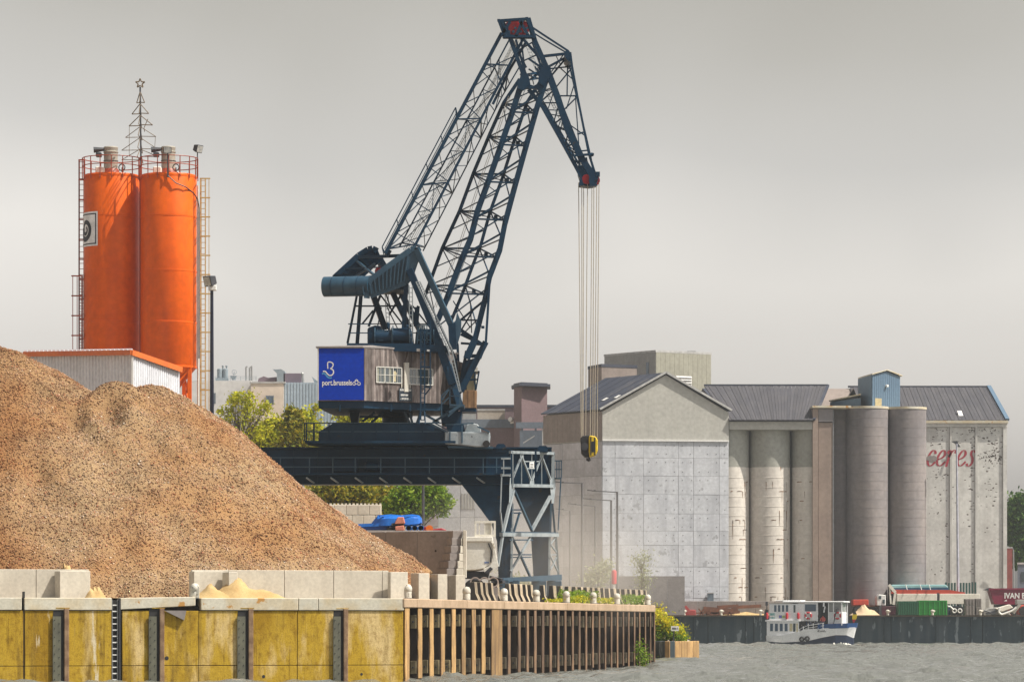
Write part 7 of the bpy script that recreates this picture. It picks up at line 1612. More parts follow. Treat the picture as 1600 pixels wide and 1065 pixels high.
for x_ in (1436.5, 1444.5, 1452.5, 1460.5, 1468, 1474.5, 1479): s_ = MB(); s_.box(V((X(x_-.6, 382), 382.06, DG+.02)), V((X(x_+.6, 382), 382.195, Z(938, 382)))); s_.build('rib', M['green'], gc)
for y_ in (938, 949, 961): s_ = MB(); s_.box(V((X(1436, 382), 382.09, Z(y_+.7, 382))), V((X(1480, 382), 382.19, Z(y_-.6, 382)))); s_.build('rail', M['green'], gc)
M['stackgrey'] = mat('grey brown block', (.26, .235, .225), (.20, .18, .175), 1, .9, rnd=.2)
for i, (x0, x1, y0, y1, lb) in enumerate(((1508, 1523, 935, 945, 'upper left grey crate of the stack beside the trailer'), (1508, 1523, 945.3, 961.5, 'lower left grey crate of the stack beside the trailer'), (1524.5, 1533.5, 934.5, 948, 'upper right grey crate of the stack beside the trailer'), (1525, 1534, 948.3, 961.5, 'lower right grey crate of the stack, above the last far bollard'))):
    s_ = MB(); d_ = 383.5+i*.01; s_.box(V((X(x0, d_), d_, max(DG, Z(y1, d_)))), V((X(x1, d_), d_+1.2, Z(y0, d_)))); 
    for k in range(3): xx = x0+(x1-x0)*(k+.5)/3; s_.box(V((X(xx-.7, d_), d_-.05, max(DG, Z(y1, d_))+.05)), V((X(xx+.7, d_), d_-.001, Z(y0, d_)-.05)))
    o = rebase(s_.build('crate', M['stackgrey'], None, bevel=.015)); tag(o, lb, 'crate', 'grey crates on the far quay')
tk = thing('tipper_trailer', 'maroon tipper trailer with white lettering at the right edge of the far quay', 'trailer', V((X(1580, 388), 388, DG)))
s_ = MB(); s_.prism([P(1546.5, 920.5, 388), P(1660, 919, 388), P(1660, 945.5, 388), P(1553.5, 943.5, 388)], (0, 2.5, 0)); tb_ = s_.build('tipper_body', M['maroon'], tk, bevel=.04); s_ = MB(); s_.bar(P(1545, 920, 387.95), P(1660, 918.8, 387.95), .16, .18); s_.build('top_rail', M['maroon'], tb_)
s_ = MB(); s_.prism([P(1538, 921, 388.4), P(1546, 917.5, 388.4), P(1552, 918.5, 388.4), P(1546, 922, 388.4)], (0, 1.6, 0)); s_.build('front_flap', M['darkmetal'], tk)
text_mesh('lettering', 'IVAN B', P(1569.5, 934, 387.93), V((1, 0, 0)), V((0, 0, 1)), 8.6/F*388/.72, V((0, -1, 0)), M['white'], tk, width=33.0/F*388, bold=.03)
s_ = MB(); s_.prism([P(1568.5, 938.6, 387.93), P(1573.5, 938.6, 387.93), P(1572.5, 936, 387.93)], (0, -.01, 0)); s_.build('emblem', M['white'], tk)
s_ = MB(); fbx(s_, 1556, 944, 1660, 951, 388.3, 1.8); s_.build('chassis', M['darkmetal'], tk)
for x_ in (1566, 1585, 1612): w = MB(); w.tube(V((X(x_, 388), 388.0, DG+.5)), V((X(x_, 388), 388.4, DG+.5)), .5, 16); w.build('wheel', M['black'], tk)
dz = thing('loader', 'white and grey loader wreck with a curved pipe in front of the maroon tipper', 'machine', V((X(1555, 384), 384, DG)))
M['mgrey'] = mat('dusty machine grey', (.34, .33, .30), (.20, .20, .2), 1.5, .7)
s_ = MB(); s_.prism([P(1536, 961, 384), P(1537, 954, 384), P(1546, 949, 384), P(1558, 948, 384), P(1575, 952, 384), P(1580, 961, 384)], (0, 1.8, 0)); s_.build('body', M['mgrey'], dz, bevel=.08)
s_ = MB(); s_.prism([P(1555, 950, 383.6), P(1578, 943.5, 383.6), P(1583, 949, 383.6), P(1566, 955, 383.6)], (0, 1.2, 0)); s_.build('bucket', M['beige'], dz, bevel=.05)
s_ = MB(); s_.path([P(*q, 383.4) for q in spline([(1562, 949), (1561, 955), (1565, 959), (1572, 957), (1582, 953), (1588, 948)], 5)], .12, 6); s_.build('curved_pipe', M['white'], dz)
s_ = MB(); s_.path([P(1538, 953, 383.6), P(1548, 956, 383.6), P(1556, 953, 383.6)], .10, 6); s_.bar(P(1540, 958, 383.5), P(1556, 957, 383.5), .2); s_.build('frame', M['darkmetal'], dz)
rc = thing('crane_truck', 'red vehicle front with grey mast at the right edge of the far quay', 'vehicle', V((X(1595, 384), 384, DG)))
s_ = MB(); s_.prism([P(1592, 960, 384), P(1593, 945, 384), P(1625, 944, 384), P(1625, 960, 384)], (0, 2, 0)); vb = s_.build('body', M['vermilion'], rc, bevel=.08); s_ = MB(); fbx(s_, 1597, 946.5, 1604, 951.5, 383.94, .05); s_.build('window', M['glass'], vb); s_ = MB(); fbx(s_, 1589, 936, 1625, 943.6, 384.2, 1.6); s_.build('superstructure', M['greyclad'], rc, bevel=.04)
s_ = MB(); s_.bar(P(1583, 957, 383.7), P(1594, 943, 383.7), .3); s_.build('boom', M['mgrey'], rc)
w = MB(); w.tube(V((X(1599, 383.8), 383.8, DG+.45)), V((X(1599, 383.8), 384.1, DG+.45)), .45, 16); w.build('wheel', M['black'], rc)
# ------------------------------------------------------------------ passenger boat
BD = 362.0; bs0 = V((X(1267, BD), BD, 0)); BA = R(-16)
boat = thing('passenger_boat', 'white two deck passenger boat with blue bow heading right on the canal', 'boat', bs0)
bx = V((math.cos(BA), math.sin(BA), 0)); by = V((-bx.y, bx.x, 0))       # forward, to port (away from the camera)
def bp(x, y, z): return bs0+bx*x+by*y+V((0, 0, z))
M['hullblue'] = mat('dark blue hull', (.006, .016, .045), (.008, .02, .055), 1, .4); M['bwhite'] = mat('white boat paint', (.84, .85, .87), (.78, .79, .81), 1, .4, spots=(.45, .45, .46), sscale=1.5, sthr=.68); M['bblue'] = mat('blue bow bulwark', (.008, .07, .24), (.008, .06, .2), 1, .45)
ST = [(-4.35, 1.45, .40), (-3.8, 1.62, .35), (-2.5, 1.75, .28), (0, 1.8, .42), (1.6, 1.72, .80), (2.8, 1.4, 1.02), (3.8, .85, 1.02), (4.35, .35, .75)]
def loft(name, lo_f, hi_f, m_, wlo=1.0, whi=1.0, parent=boat):
    s_ = MB(); n_ = len(ST)
    for x, w, z in ST:
        z0, z1 = lo_f(x, z), hi_f(x, z); fl_ = whi+(.10 if x > 2.5 else 0)*(whi > 1)
        s_.v += [bp(x, -w*wlo, z0), bp(x+(.25 if x > 3 and whi > 1 else 0), -w*fl_, z1), bp(x+(.25 if x > 3 and whi > 1 else 0), w*fl_, z1), bp(x, w*wlo, z0)]
    for i in range(n_-1):
        for k in range(4): s_.f.append([4*i+k, 4*i+(k+1) % 4, 4*i+4+(k+1) % 4, 4*i+4+k])
    s_.f += [[0, 1, 2, 3], [4*n_-4+k for k in range(4)]]
    return s_.build(name, m_, parent)
loft('lower_hull', lambda x, z: -.5, lambda x, z: z, M['hullblue'], .9, 1.0)
sheer = lambda x: .98+.20*max(0, (x+1)/5)+(.62 if x > 0 else .62*max(0, (x+1)) if x > -1 else 0)
loft('upper_hull', lambda x, z: z, lambda x, z: sheer(x), M['bwhite'], 1.004, 1.05)
s_ = MB(); bw_ = [(1.0, 1.86), (2.8, 1.62), (3.9, 1.15), (4.7, .15)]
for sgn in (-1, 1):
    n0 = len(s_.v)
    for x, w in bw_: z = sheer(x); s_.v += [bp(x, sgn*w, z-.06), bp(x+.1, sgn*(w+.08), z+.42), bp(x+.1, sgn*(w+.0), z+.42), bp(x, sgn*(w-.08), z-.06)]
    for i in range(3):
        for k in range(4): s_.f.append([n0+4*i+k, n0+4*i+(k+1) % 4, n0+4*i+4+(k+1) % 4, n0+4*i+4+k])
    s_.f += [[n0, n0+1, n0+2, n0+3], [n0+12+k for k in range(4)]]
s_.build('bow_bulwark', M['bblue'], boat)
s_ = MB(); s_.prism([bp(1.0, -1.75, sheer(1)-.02), bp(2.8, -1.5, sheer(2.8)-.02), bp(4.6, 0, sheer(4.4)-.02), bp(2.8, 1.5, sheer(2.8)-.02), bp(1, 1.75, sheer(1)-.02)], (0, 0, .04)); s_.build('fore_deck', mat('grey deck paint', (.3, .32, .34), None, 2, .6), boat)
def bbox(name, x0, x1, w, z0, z1, m_, par=boat, bev=.02, y0=None, y1=None):
    s_ = MB(); ya, yb = (-w, w) if y0 is None else (y0, y1)
    s_.prism([bp(x0, ya, z0), bp(x1, ya, z0), bp(x1, yb, z0), bp(x0, yb, z0)], (0, 0, z1-z0)); return s_.build(name, m_, par, bevel=bev)
lc = bbox('lower_cabin', -4.2, -.9, 1.66, .9, 2.42, M['bwhite'])
uc = bbox('upper_cabin', -3.95, -.35, 1.58, 2.42, 4.18, M['bwhite'])
bbox('deck_band', -4.35, -.75, 1.74, 2.38, 2.55, M['bwhite'])
bbox('canopy', -2.6, 3.7, 1.62, 4.28, 4.44, M['bwhite'], bev=.05); bbox('rear_roof', -4.1, -1.6, 1.62, 4.18, 4.27, mat('grey boat roof', (.36, .34, .32), None, 2, .7)); bbox('roof_hatch', -3.4, -.8, 1.2, 4.45, 4.54, M['bwhite'])
for i in range(5):
    x = -3.85+i*.50; bbox('window', x, x+.30, 0, 1.42, 2.18, M['glassblue'] if i != 4 else M['curtain'], lc, 0, -1.675, -1.65)
for x, w, m_ in ((-1.48, .24, M['glass']), (-1.16, .16, M['curtain'])): bbox('window', x, x+w, 0, 1.36, 2.2, m_, lc, 0, -1.675, -1.65)
for i in range(4):
    x = -3.45+i*.40; bbox('window', x, x+.24, 0, 3.38, 4.04, M['glassblue'], uc, 0, -1.595, -1.57)
bbox('door', -1.46, -1.26, 0, 3.3, 4.05, M['glass'], uc, 0, -1.595, -1.57)
bbox('wheelhouse', -.35, 1.0, 1.5, 2.42, 4.28, M['bwhite'])
bbox('window', -.30, .82, 0, 3.42, 4.12, M['glassblue'], uc, 0, -1.525, -1.49)
bbox('side_banner', -3.95, -3.35, 0, 2.66, 3.26, mat('teal banner', (.10, .36, .36), (.5, .6, .6), 3, .6), uc, 0, -1.60, -1.58); bbox('banner_stripe', -3.9, -3.4, 0, 2.86, 2.98, M['white'], uc, 0, -1.604, -1.6)
bbox('side_banner', -3.1, -2.3, 0, 2.66, 3.1, M['white'], uc, 0, -1.60, -1.58); bbox('banner_mark', -2.95, -2.65, 0, 2.74, 3.02, mat('violet banner mark', (.16, .16, .5), None, 2, .6), uc, 0, -1.604, -1.6); bbox('banner_mark', -2.62, -2.34, 0, 2.76, 2.98, mat('lime banner mark', (.42, .55, .16), None, 2, .6), uc, 0, -1.604, -1.6)
bbox('saloon_opening', -.9, 1.0, 0, 1.6, 2.40, M['black'], boat, 0, -1.60, -1.5); bbox('upper_saloon', 1.0, 2.05, 1.3, 1.8, 4.28, mat('dark boat interior', (.012, .016, .022), None, 2, .7)); bbox('bulkhead', 2.1, 3.4, 1.35, 1.75, 3.35, M['bwhite']); bbox('bulkhead_glass', 2.12, 3.38, 1.3, 3.36, 4.27, mat('milky window', (.36, .37, .37), (.28, .29, .3), 2, .2))
for x in (.95, 2.1, 2.6, 3.45):
    for y in (-1.5, 1.5): s_ = MB(); s_.bar(bp(x, y, 1.8 if x < 3 else 2), bp(x, y, 4.3), .09); s_.build('canopy_post', M['bwhite'], boat)
rg_ = MB()
for z in (.52, .28): rg_.bar(bp(-.85, -1.82, sheer(-.85)+z), bp(.0, -1.86, 1.45+z), .05); rg_.bar(bp(0, -1.86, 1.45+z), bp(1.7, -1.84, sheer(1.7)+z), .05)
for x in (-.85, -.4, .1, .6, 1.1, 1.6): z = sheer(x); rg_.bar(bp(x, -1.85, z-.05), bp(x, -1.85, z+.54), .05)
rg_.build('side_railing', M['bwhite'], boat)
s_ = MB(); s_.bar(bp(-4.3, -1.1, 2.5), bp(-4.3, -1.1, 4.3), .10); s_.bar(bp(-4.45, -1.0, 3.0), bp(-4.3, -1.0, 3.6), .3); s_.box(bp(-4.4, -1.3, 4.0), bp(-4.2, -1.1, 4.4)); s_.build('stern_mast', M['darkmetal'], boat)
for x, z in ((-.55, .62), (.0, .66)): s_ = MB(); s_.ring(bp(x, -1.93, z), by, .20, .08, 18, 8); s_.build('tyre_fender', M['black'], boat, smooth=True)
s_ = MB(); s_.bar(bp(-4.35, -1.5, -.1), bp(-4.35, -1.5, 1.1), .10); s_.build('rudder_post', M['darkmetal'], boat)
s_ = MB(); nm_ = spline([(0, 0), (.12, .22), (.2, .2), (.1, .02), (.3, .0), (.38, .14), (.46, .0), (.56, .13), (.66, .0), (.74, .2), (.84, .0), (.95, .05)], 4)
ribbon(s_, nm_, .05, 0, lambda x, y, e_: bp(1.05+x*.9, -1.885, 1.36+y*.8)); s_.build('name_script', M['ink'], boat, recalc=False)
s_ = MB(); s_.bar(bp(2.6, -1.64, 2.0), bp(2.95, -1.64, 3.6), .09); s_.bar(bp(2.9, -1.6, 3.55), bp(3.1, -1.5, 3.7), .2); s_.build('bow_davit', M['darkmetal'], boat)
s_ = MB(); s_.bar(bp(1.6, -1.5, 3.9), bp(1.62, -1.52, 4.3), .16); s_.bar(bp(1.62, -1.5, 3.3), bp(1.75, -1.55, 3.9), .10); s_.build('rolled_curtain', M['bwhite'], boat)
def lifering(label, x, y, z, k=1.0, name='life_ring'):
    o = thing(name, label, 'life ring', bp(x, y, z), None); s_ = MB(); s_.ring(bp(x, y, z), by, .30*k, .09*k, 24, 8); s_.build('ring', M['lifered'], o, smooth=True)
    for q in range(4):
        a = R(45+90*q); p = bp(x, y, z)+bx*math.cos(a)*.30*k+V((0, 0, math.sin(a)*.30*k)); t_ = -bx*math.sin(a)+V((0, 0, math.cos(a))); s_ = MB(); s_.tube(p-t_*.06, p+t_*.06, .098*k, 10); s_.build('band', M['white'], o)
    return o
M['lifered'] = mat('lifebuoy red', (.55, .02, .04), (.48, .02, .035), 2, .5)
lifering('red life ring hanging on the white wheelhouse side of the boat', .05, -1.60, 2.98); lifering('red life ring hanging on the bow bulkhead of the boat', 3.0, -1.46, 2.98)
for i, (x, lb) in enumerate(((-4.15, 'red fender at the stern corner of the boat'), (-2.12, 'red fender right of the lime banner on the boat'), (-.95, 'red fender left of the round life ring on the boat'))):
    o = thing('fender', lb, 'fender', bp(x, -1.75, 2.62)); MB().lathe(bp(x, -1.72, 2.60), [(.001, 0), (.12, .08), (.14, .35), (.12, .62), (.001, .70)], 12).build('cushion', M['lifered'], o, smooth=True)
fg = thing('flag', 'black yellow and red flag hanging from a staff at the bow of the boat', 'flag', bp(4.45, -.3, 2.1))
s_ = MB(); s_.tube(bp(4.35, -.3, 1.9), bp(4.62, -.3, 3.75), .035, 6); s_.build('staff', M['darkmetal'], fg)
for i, (q0, q1, m_) in enumerate(((.0, .36, M['black']), (.36, .68, mat('flag yellow', (.80, .60, .02), None, 2, .7)), (.68, 1.0, mat('flag red', (.55, .01, .02), None, 2, .7)))):
    s_ = MB(); vs = []
    for k in range(5):
        t = k/4; zz = lambda q: 3.66-q*1.55; w_ = .06+.34*math.sin(math.pi*min(1, (q0+(q1-q0)*t)*.9+.12))
        z_ = zz(q0+(q1-q0)*t); vs += [bp(4.36+.06*math.sin(z_*4), -.32, z_), bp(4.36+w_+.05*math.sin(z_*5), -.36+.05*math.sin(z_*6), z_)]
    s_.add(vs, [(2*j, 2*j+1, 2*j+3, 2*j+2) for j in range(4)]); me_o = s_.build('stripe', m_, fg, recalc=False)
    md = me_o.modifiers.new('thickness', 'SOLIDIFY'); md.thickness = .012
# people sitting along the rail: one continuous skinned body each
def person(label, x, y, z, top, legs, rot):
    o = thing('person', label, 'person', bp(x, y, z)); vs = [(0, 0, 0), (0, .01, .22), (0, .0, .44), (0, .0, .58), (0, -.02, .72), (.17, 0, .47), (.25, -.10, .26), (.16, -.28, .20), (-.17, 0, .47), (-.25, -.10, .26), (-.16, -.28, .20), (.10, -.06, .0), (.12, -.42, .02), (.12, -.44, -.40), (-.10, -.06, .0), (-.12, -.42, .02), (-.12, -.44, -.40)]
    es = [(0, 1), (1, 2), (2, 3), (3, 4), (2, 5), (5, 6), (6, 7), (2, 8), (8, 9), (9, 10), (0, 11), (11, 12), (12, 13), (0, 14), (14, 15), (15, 16)]
    rad = [.13, .14, .13, .06, .10, .07, .05, .035, .07, .05, .035, .09, .075, .045, .09, .075, .045]
    me = bpy.data.meshes.new('body'); me.from_pydata(vs, es, []); ob = bpy.data.objects.new('body', me); COL.objects.link(ob); ob.parent = o
    md = ob.modifiers.new('skin', 'SKIN'); 
    for i, v in enumerate(me.skin_vertices[0].data): v.radius = (rad[i], rad[i])
    me.skin_vertices[0].data[0].use_root = True
    ob.modifiers.new('sub', 'SUBSURF').levels = 1; ob.modifiers['sub'].render_levels = 1
    me.materials.append(top); ob.rotation_euler.z = rot
    s_ = MB(); og = origin(o); s_.lathe(og+V((0, 0, .68)), [(.085, 0), (.115, .05), (.10, .12), (.001, .16)], 10); h_ = s_.build('hair', M['hair'], o, smooth=True)
    s_ = MB()
    for sx in (-.11, .11): s_.bar(og+V((sx, -.05, .0)), og+V((sx*1.1, -.44, .03)), .19); s_.bar(og+V((sx*1.1, -.44, .02)), og+V((sx*1.1, -.45, -.4)), .13)
    t_ = s_.build('trousers', legs, o, bevel=.03); t_.rotation_euler.z = rot; h_.rotation_euler.z = rot; return o
M['hair'] = mat('dark hair', (.03, .02, .015), None, 3, .8)
cl = lambda n_, c_: mat(n_+' cloth', c_, None, 4, .9)
for i, (x, c_, lb) in enumerate(((-.45, (.55, .50, .42), 'person in a cream top sitting first at the rail of the boat'), (.05, (.05, .16, .5), 'person in a blue top sitting at the rail of the boat'), (.5, (.5, .5, .52), 'person in a pale grey top sitting at the middle of the rail'), (1.0, (.03, .04, .05), 'person in a dark top sitting near the bow bulwark'), (1.5, (.6, .12, .10), 'person in a red top sitting beside the dark saloon door'))):
    person(lb, x, -1.35, 1.60+.14*max(0, x)+(.45 if x > 0 else .2), cl('top', c_), cl('dark trousers', (.02, .025, .04)), BA)
# foam at bow and stern
m, n, b, out = newmat('white foam'); b.inputs['Base Color'].default_value = (.75, .74, .68, 1); b.inputs['Roughness'].default_value = .9; M['foam'] = m
def foam(label, px, w, h_, d_, seed):
    r = random.Random(seed); s_ = MB(); c0 = V((X(px, d_), d_, -.03))
    for k in range(80):
        u = r.uniform(-1, 1); p = c0+V((u*w/2, r.uniform(-.6, .6), 0)); hh = h_*(1-u*u)*r.uniform(.3, 1); rr2 = r.uniform(.06, .16); s_.lathe(p, [(rr2, 0), (rr2*.8, hh*.6), (.001, hh)], 6)
    o = s_.build('wake_foam', M['foam'], None, smooth=True); o['kind'] = 'stuff'; return o
foam('', 1312, 3.0, .42, BD-1.6, 3); foam('', 1203, 1.6, .25, BD-.8, 4); foam('', 1265, 7.0, .10, BD-2.2, 5)
# ------------------------------------------------------------------ lamp posts on the bank
lb_ = ['lamp post with a left arm, nearest and tallest, right beside the crane leg', 'rightmost lamp post of the curved row, behind the red lifebuoy', 'lamp post just left of the rightmost one', 'middle lamp post of the row, between the trees', 'farthest and lowest lamp post, close behind the crane leg']
for (px, yt, xa, ya, d_), lb in zip(((909.5, 754, 868, 753, 227), (964.5, 768, 917.5, 766, 243), (955, 781, 911, 779, 259), (930, 790, 887.5, 787, 272), (890.5, 797, 868, 795, 283)), lb_):
    b0 = V((X(px, d_), d_, DECK-.01)); o = thing('street_lamp', lb, 'street lamp', b0, 'street lamps on the bank'); GP = M.setdefault('greypost', mat('dark grey lamp post', (.07, .075, .085), (.10, .10, .11), 2, .5))
    s_ = MB(); s_.tube(b0, P(px, yt, d_), .10, 10, r2=.07); s_.build('post', GP, o, smooth=True)
    s_ = MB(); s_.bar(P(px, yt+.6, d_), P(xa+8, ya+.4, d_-.3), .07); s_.build('arm', GP, o)
    s_ = MB(); a_ = P(xa+9, ya+.3, d_-.3); e_ = P(xa, ya-.7, d_-.3); s_.bar(a_, e_, .22, .06); s_.box(P(xa+10, ya+1, d_-.4), P(xa+13, ya-.8, d_-.2)); s_.build('lamp_head', M['darkmetal'], o)
pp = thing('lamp_post', 'plain dark pole rising beside the green tree under the crane girder', 'pole', V((X(662, 215), 215, DECK))); s_ = MB(); s_.tube(V((X(662, 215), 215, DECK)), P(661, 740, 215), .10, 8, r2=.08); s_.build('pole', M['darkmetal'], pp)
lr = thing('lifebuoy_stand', 'red lifebuoy cabinet on a post among the lamp posts', 'lifebuoy', V((X(959.5, 205), 205, DECK)))
s_ = MB(); s_.bar(V((X(959.8, 205), 205, DECK)), P(959.8, 912, 205), .12); s_.build('post', M['white'], lr); s_ = MB(); s_.lathe(V((X(959.5, 205), 205, Z(913, 205))), [(.001, 0), (.14, .06), (.15, .75), (.10, .83), (.001, .86)], 12); s_.build('cabinet', M['lifered'], lr, smooth=True)
# pier with bush and small sign
pr = thing('concrete_pier', 'low ochre concrete pier head at the tip of the near bank, under the yellow bush', 'pier', V((X(1060, 222), 222, 0)))
z1 = Z(1001, 222); a, b_, c_ = V((X(1020, 226), 226, 0)), V((X(1046.5, 222), 222, 0)), V((X(1093, 226), 226, 0))
for p0, p1, m_, n_ in ((a, b_, M['hullblue'], 1), (b_, c_, M['timberface'], 5)):
    for i in range(n_): q0, q1 = p0.lerp(p1, i/n_), p0.lerp(p1, (i+1)/n_); q1 = q1-(p1-p0).normalized()*.03; s_ = MB(); dd = (p1-p0).normalized(); nn_ = V((dd.y, -dd.x, 0)); slab(s_, q0, q1, -2.3, z1-.02*(i % 2), nn_, .35); s_.build('pier_board', m_ if n_ > 1 else M['fquay'], pr, bevel=.03)
s_ = MB(); s_.prism([vz(p, -2.3) for p in (a+V((.3, .5, 0)), b_+V((0, .4, 0)), c_+V((-.4, .2, 0)), c_+V((-.6, 6, 0)), a+V((.2, 8, 0)))], (0, 0, z1+2.2)); s_.build('pier_core', M['earth'], pr)
bk_ = MB(); bk_.prism([vz(p, -2.3) for p in (V((7.0, 181, 0)), V((X(1023, 200), 200, 0)), a+V((0, 2, 0)), c_+V((-1.2, 6, 0)), V((8.6, 245, 0)), V((0, 245, 0)), V((2, 185, 0)))], (0, 0, 2.3+1.2)); o = bk_.build('bank', M['earth']); o['kind'] = 'structure'
# bank slope up to the deck level behind the pier
bk_ = MB(); q = [(V((7.3, 186, 0)), V((5.0, 186, 0))), (a+V((.2, 4, 0)), V((6.6, 230, 0))), (V((X(1086, 240), 240, 0)), V((6.8, 240, 0))), (V((9.2, 262, 0)), V((6.5, 262, 0)))]
for u, v in q: bk_.v += [vz(u, .9), vz(v, DECK-.02)]
bk_.f = [[0, 2, 3, 1], [2, 4, 5, 3], [4, 6, 7, 5]]; o = bk_.build('bank_slope', M['earth']); o['kind'] = 'structure'
sn = thing('sign', 'small white sign with dark lettering on a post before the yellow bush', 'sign', V((X(1053, 221.6), 222.6, z1)))
s_ = MB(); s_.bar(V((X(1053, 222), 222.5, z1-.1)), P(1053, 978, 222.5), .08); s_.build('post', M['darkmetal'], sn); s_ = MB(); s_.box(V((X(1049, 222), 222.38, Z(985, 222))), V((X(1061, 222), 222.42, Z(977.5, 222)))); sgp = s_.build('sign_plate', M['white'], sn)
s_ = MB(); rr_ = random.Random(2)
def sgf(x, y): return P(x, y, 222.37)
for x_ in (1050.4, 1052.0, 1053.6, 1055.2, 1057.6):
    for q in (rect(x_, 979.6, x_+.5, 983), rect(x_+.7, 979.6, x_+1.1, 983), rect(x_, rr_.choice((979.6, 981.2)), x_+1.1, 980.2 if False else 981.9)): s_.add([sgf(*p) for p in q], [(0, 1, 2, 3)])
s_.build('sign_print', M['ink'], sgp, recalc=False)
# ------------------------------------------------------------------ vegetation
LM = {'yg': leafmat('yellow green spring leaves', [(.22, .27, .012), (.44, .46, .016), (.56, .53, .02), (.26, .31, .015), (.48, .38, .03)]),
      'green': leafmat('fresh green leaves', [(.08, .17, .012), (.15, .26, .015), (.24, .32, .02), (.08, .18, .012)]),
      'ochre': leafmat('ochre and green leaves', [(.12, .17, .012), (.28, .27, .02), (.42, .33, .025), (.16, .15, .02), (.08, .12, .012)]),
      'dark': leafmat('dark green leaves', [(.035, .09, .02), (.06, .13, .025), (.11, .18, .03)]),
      'pale': leafmat('pale dusty leaves', [(.26, .29, .14), (.34, .36, .20), (.22, .24, .12)], .3),
      'flower': leafmat('yellow flowers', [(.62, .50, .01), (.70, .56, .01), (.45, .42, .015)], .3)}
M['bark'] = mat('brown bark', (.075, .05, .04), (.05, .035, .03), 4, .9); M['barkpale'] = mat('grey bark', (.16, .13, .11), (.12, .10, .085), 4, .9)
def leaf_arrays(cents, size, seed, up=.0):
    g = np.random.default_rng(seed); N = len(cents); a = g.standard_normal((N, 3)); a[:, 2] += up; a /= np.linalg.norm(a, axis=1)[:, None]
    t = g.standard_normal((N, 3)); b_ = np.cross(a, t); b_ /= np.linalg.norm(b_, axis=1)[:, None]; k = size*(.6+.8*g.random(N))[:, None]
    v = np.stack([cents-b_*k, cents+np.cross(a, b_)*k*.5, cents+b_*k, cents-np.cross(a, b_)*k*.5], 1).reshape(-1, 3); q = np.arange(4*N).reshape(-1, 4); return v, q
def leaves(name, cents, size, m, seed, parent=None, kind=None):
    og = np.array(origin(parent)) if parent else np.zeros(3); v, q = leaf_arrays(np.asarray(cents)-og, size, seed); o = raw_mesh(name, v, q, m); o.parent = parent
    if kind: o['kind'] = kind
    return o
def clumps(boxes, per, seed):            # leaf positions gathered round twig ends inside ellipsoids (x, y, z, rx, ry, rz, n clumps)
    g = np.random.default_rng(seed); out_ = []; tips = []
    for x, y, z, rx, ry, rz, nc in boxes:
        d_ = g.standard_normal((nc, 3)); d_ /= np.linalg.norm(d_, axis=1)[:, None]; c_ = np.array([x, y, z])+d_*np.array([rx, ry, rz])*(g.random((nc, 1))**.45); tips.append(c_)
        sp = .17*min(rx, rz)+.12; p = c_[:, None]+g.standard_normal((nc, per, 3))*sp*(.5+g.random((nc, 1, 1))); out_.append(p.reshape(-1, 3))
    return np.concatenate(out_), np.concatenate(tips)
def tree(label, px, d_, boxes_px, per, size, m, seed, name='tree', trunk=.16, bark=None, nb=26, group=None, ybase=None, depthk=.9, cat='tree', zb=None):
    base = V((X(px, d_), d_, DECK-.02 if zb is None else zb)); o = thing(name, label, cat, base, group)
    bx_ = [(X(x, d_), d_+dy, Z(y, d_), rx/F*d_, max(rx, ry)/F*d_*depthk, ry/F*d_, nc) for x, y, rx, ry, nc, dy in boxes_px]
    cents, tips = clumps(bx_, per, seed); leaves('crown', cents, size, m, seed, o)
    g = random.Random(seed); s_ = MB(); top = V((base.x+g.uniform(-.2, .2), d_, max(b[2] for b in bx_)))
    forks = [base.lerp(top, t) for t in (.25, .38, .5, .62, .75)]; pts = [base, *forks, top]
    for i, (a_, b_) in enumerate(zip(pts[:-1], pts[1:])): s_.tube(a_, b_, trunk*(1-i/7.5), 8, r2=trunk*(1-(i+1)/7.5), caps=False)
    s_.build('trunk', bark or M['bark'], o, smooth=True)
    s_ = MB()
    for i in g.sample(range(len(tips)), min(nb, len(tips))):
        t = V(tips[i]); f_ = min(forks, key=lambda q: abs((t.z-q.z)-.8*(V((t.x-q.x, t.y-q.y, 0)).length))); mid = f_.lerp(t, .5)+V((g.uniform(-.1, .1), 0, .15))
        s_.tube(f_, mid, trunk*.34, 5, r2=trunk*.22, caps=False); s_.tube(mid, t, trunk*.22, 5, r2=trunk*.06, caps=False)
    s_.build('limbs', bark or M['bark'], o, smooth=True); return o
tree('sparse young tree with yellow green tufts in front of the factory, left of the crane', 376, 255, [(372, 622, 14, 10, 22, 0), (393, 628, 10, 16, 18, 0), (358, 645, 12, 14, 15, 0), (385, 655, 16, 18, 20, 0), (410, 640, 12, 16, 13, 0), (345, 650, 9, 12, 8, 0), (400, 672, 16, 12, 16, 0), (418, 632, 5, 10, 5, 0)], 20, .11, LM['yg'], 31, trunk=.12, bark=M['barkpale'], nb=60)
hb_ = 'yellow green trees between heap and crane'
tree('rounded yellow green tree filling the gap just right of the heap slope', 418, 262, [(415, 682, 28, 16, 80, 0), (430, 665, 18, 14, 40, 0), (400, 690, 20, 14, 40, 0), (410, 710, 30, 25, 60, 0)], 26, .15, LM['yg'], 32, group=hb_)
tree('ochre green tree left of the slewing platform, with thin upright tips', 456, 258, [(455, 672, 14, 24, 60, 0), (465, 655, 9, 14, 20, 0), (453, 646, 6, 10, 14, 0), (470, 685, 22, 14, 50, 0), (450, 712, 30, 26, 60, 0)], 26, .15, LM['ochre'], 33, group=hb_)
tree('yellow green tree seen through the railing left of the slewing platform', 490, 264, [(486, 672, 16, 20, 55, 0), (478, 652, 8, 12, 16, 0), (500, 690, 26, 12, 50, 0), (495, 640, 4, 8, 5, 0), (495, 715, 30, 28, 60, 0)], 26, .15, LM['yg'], 34, group=hb_)
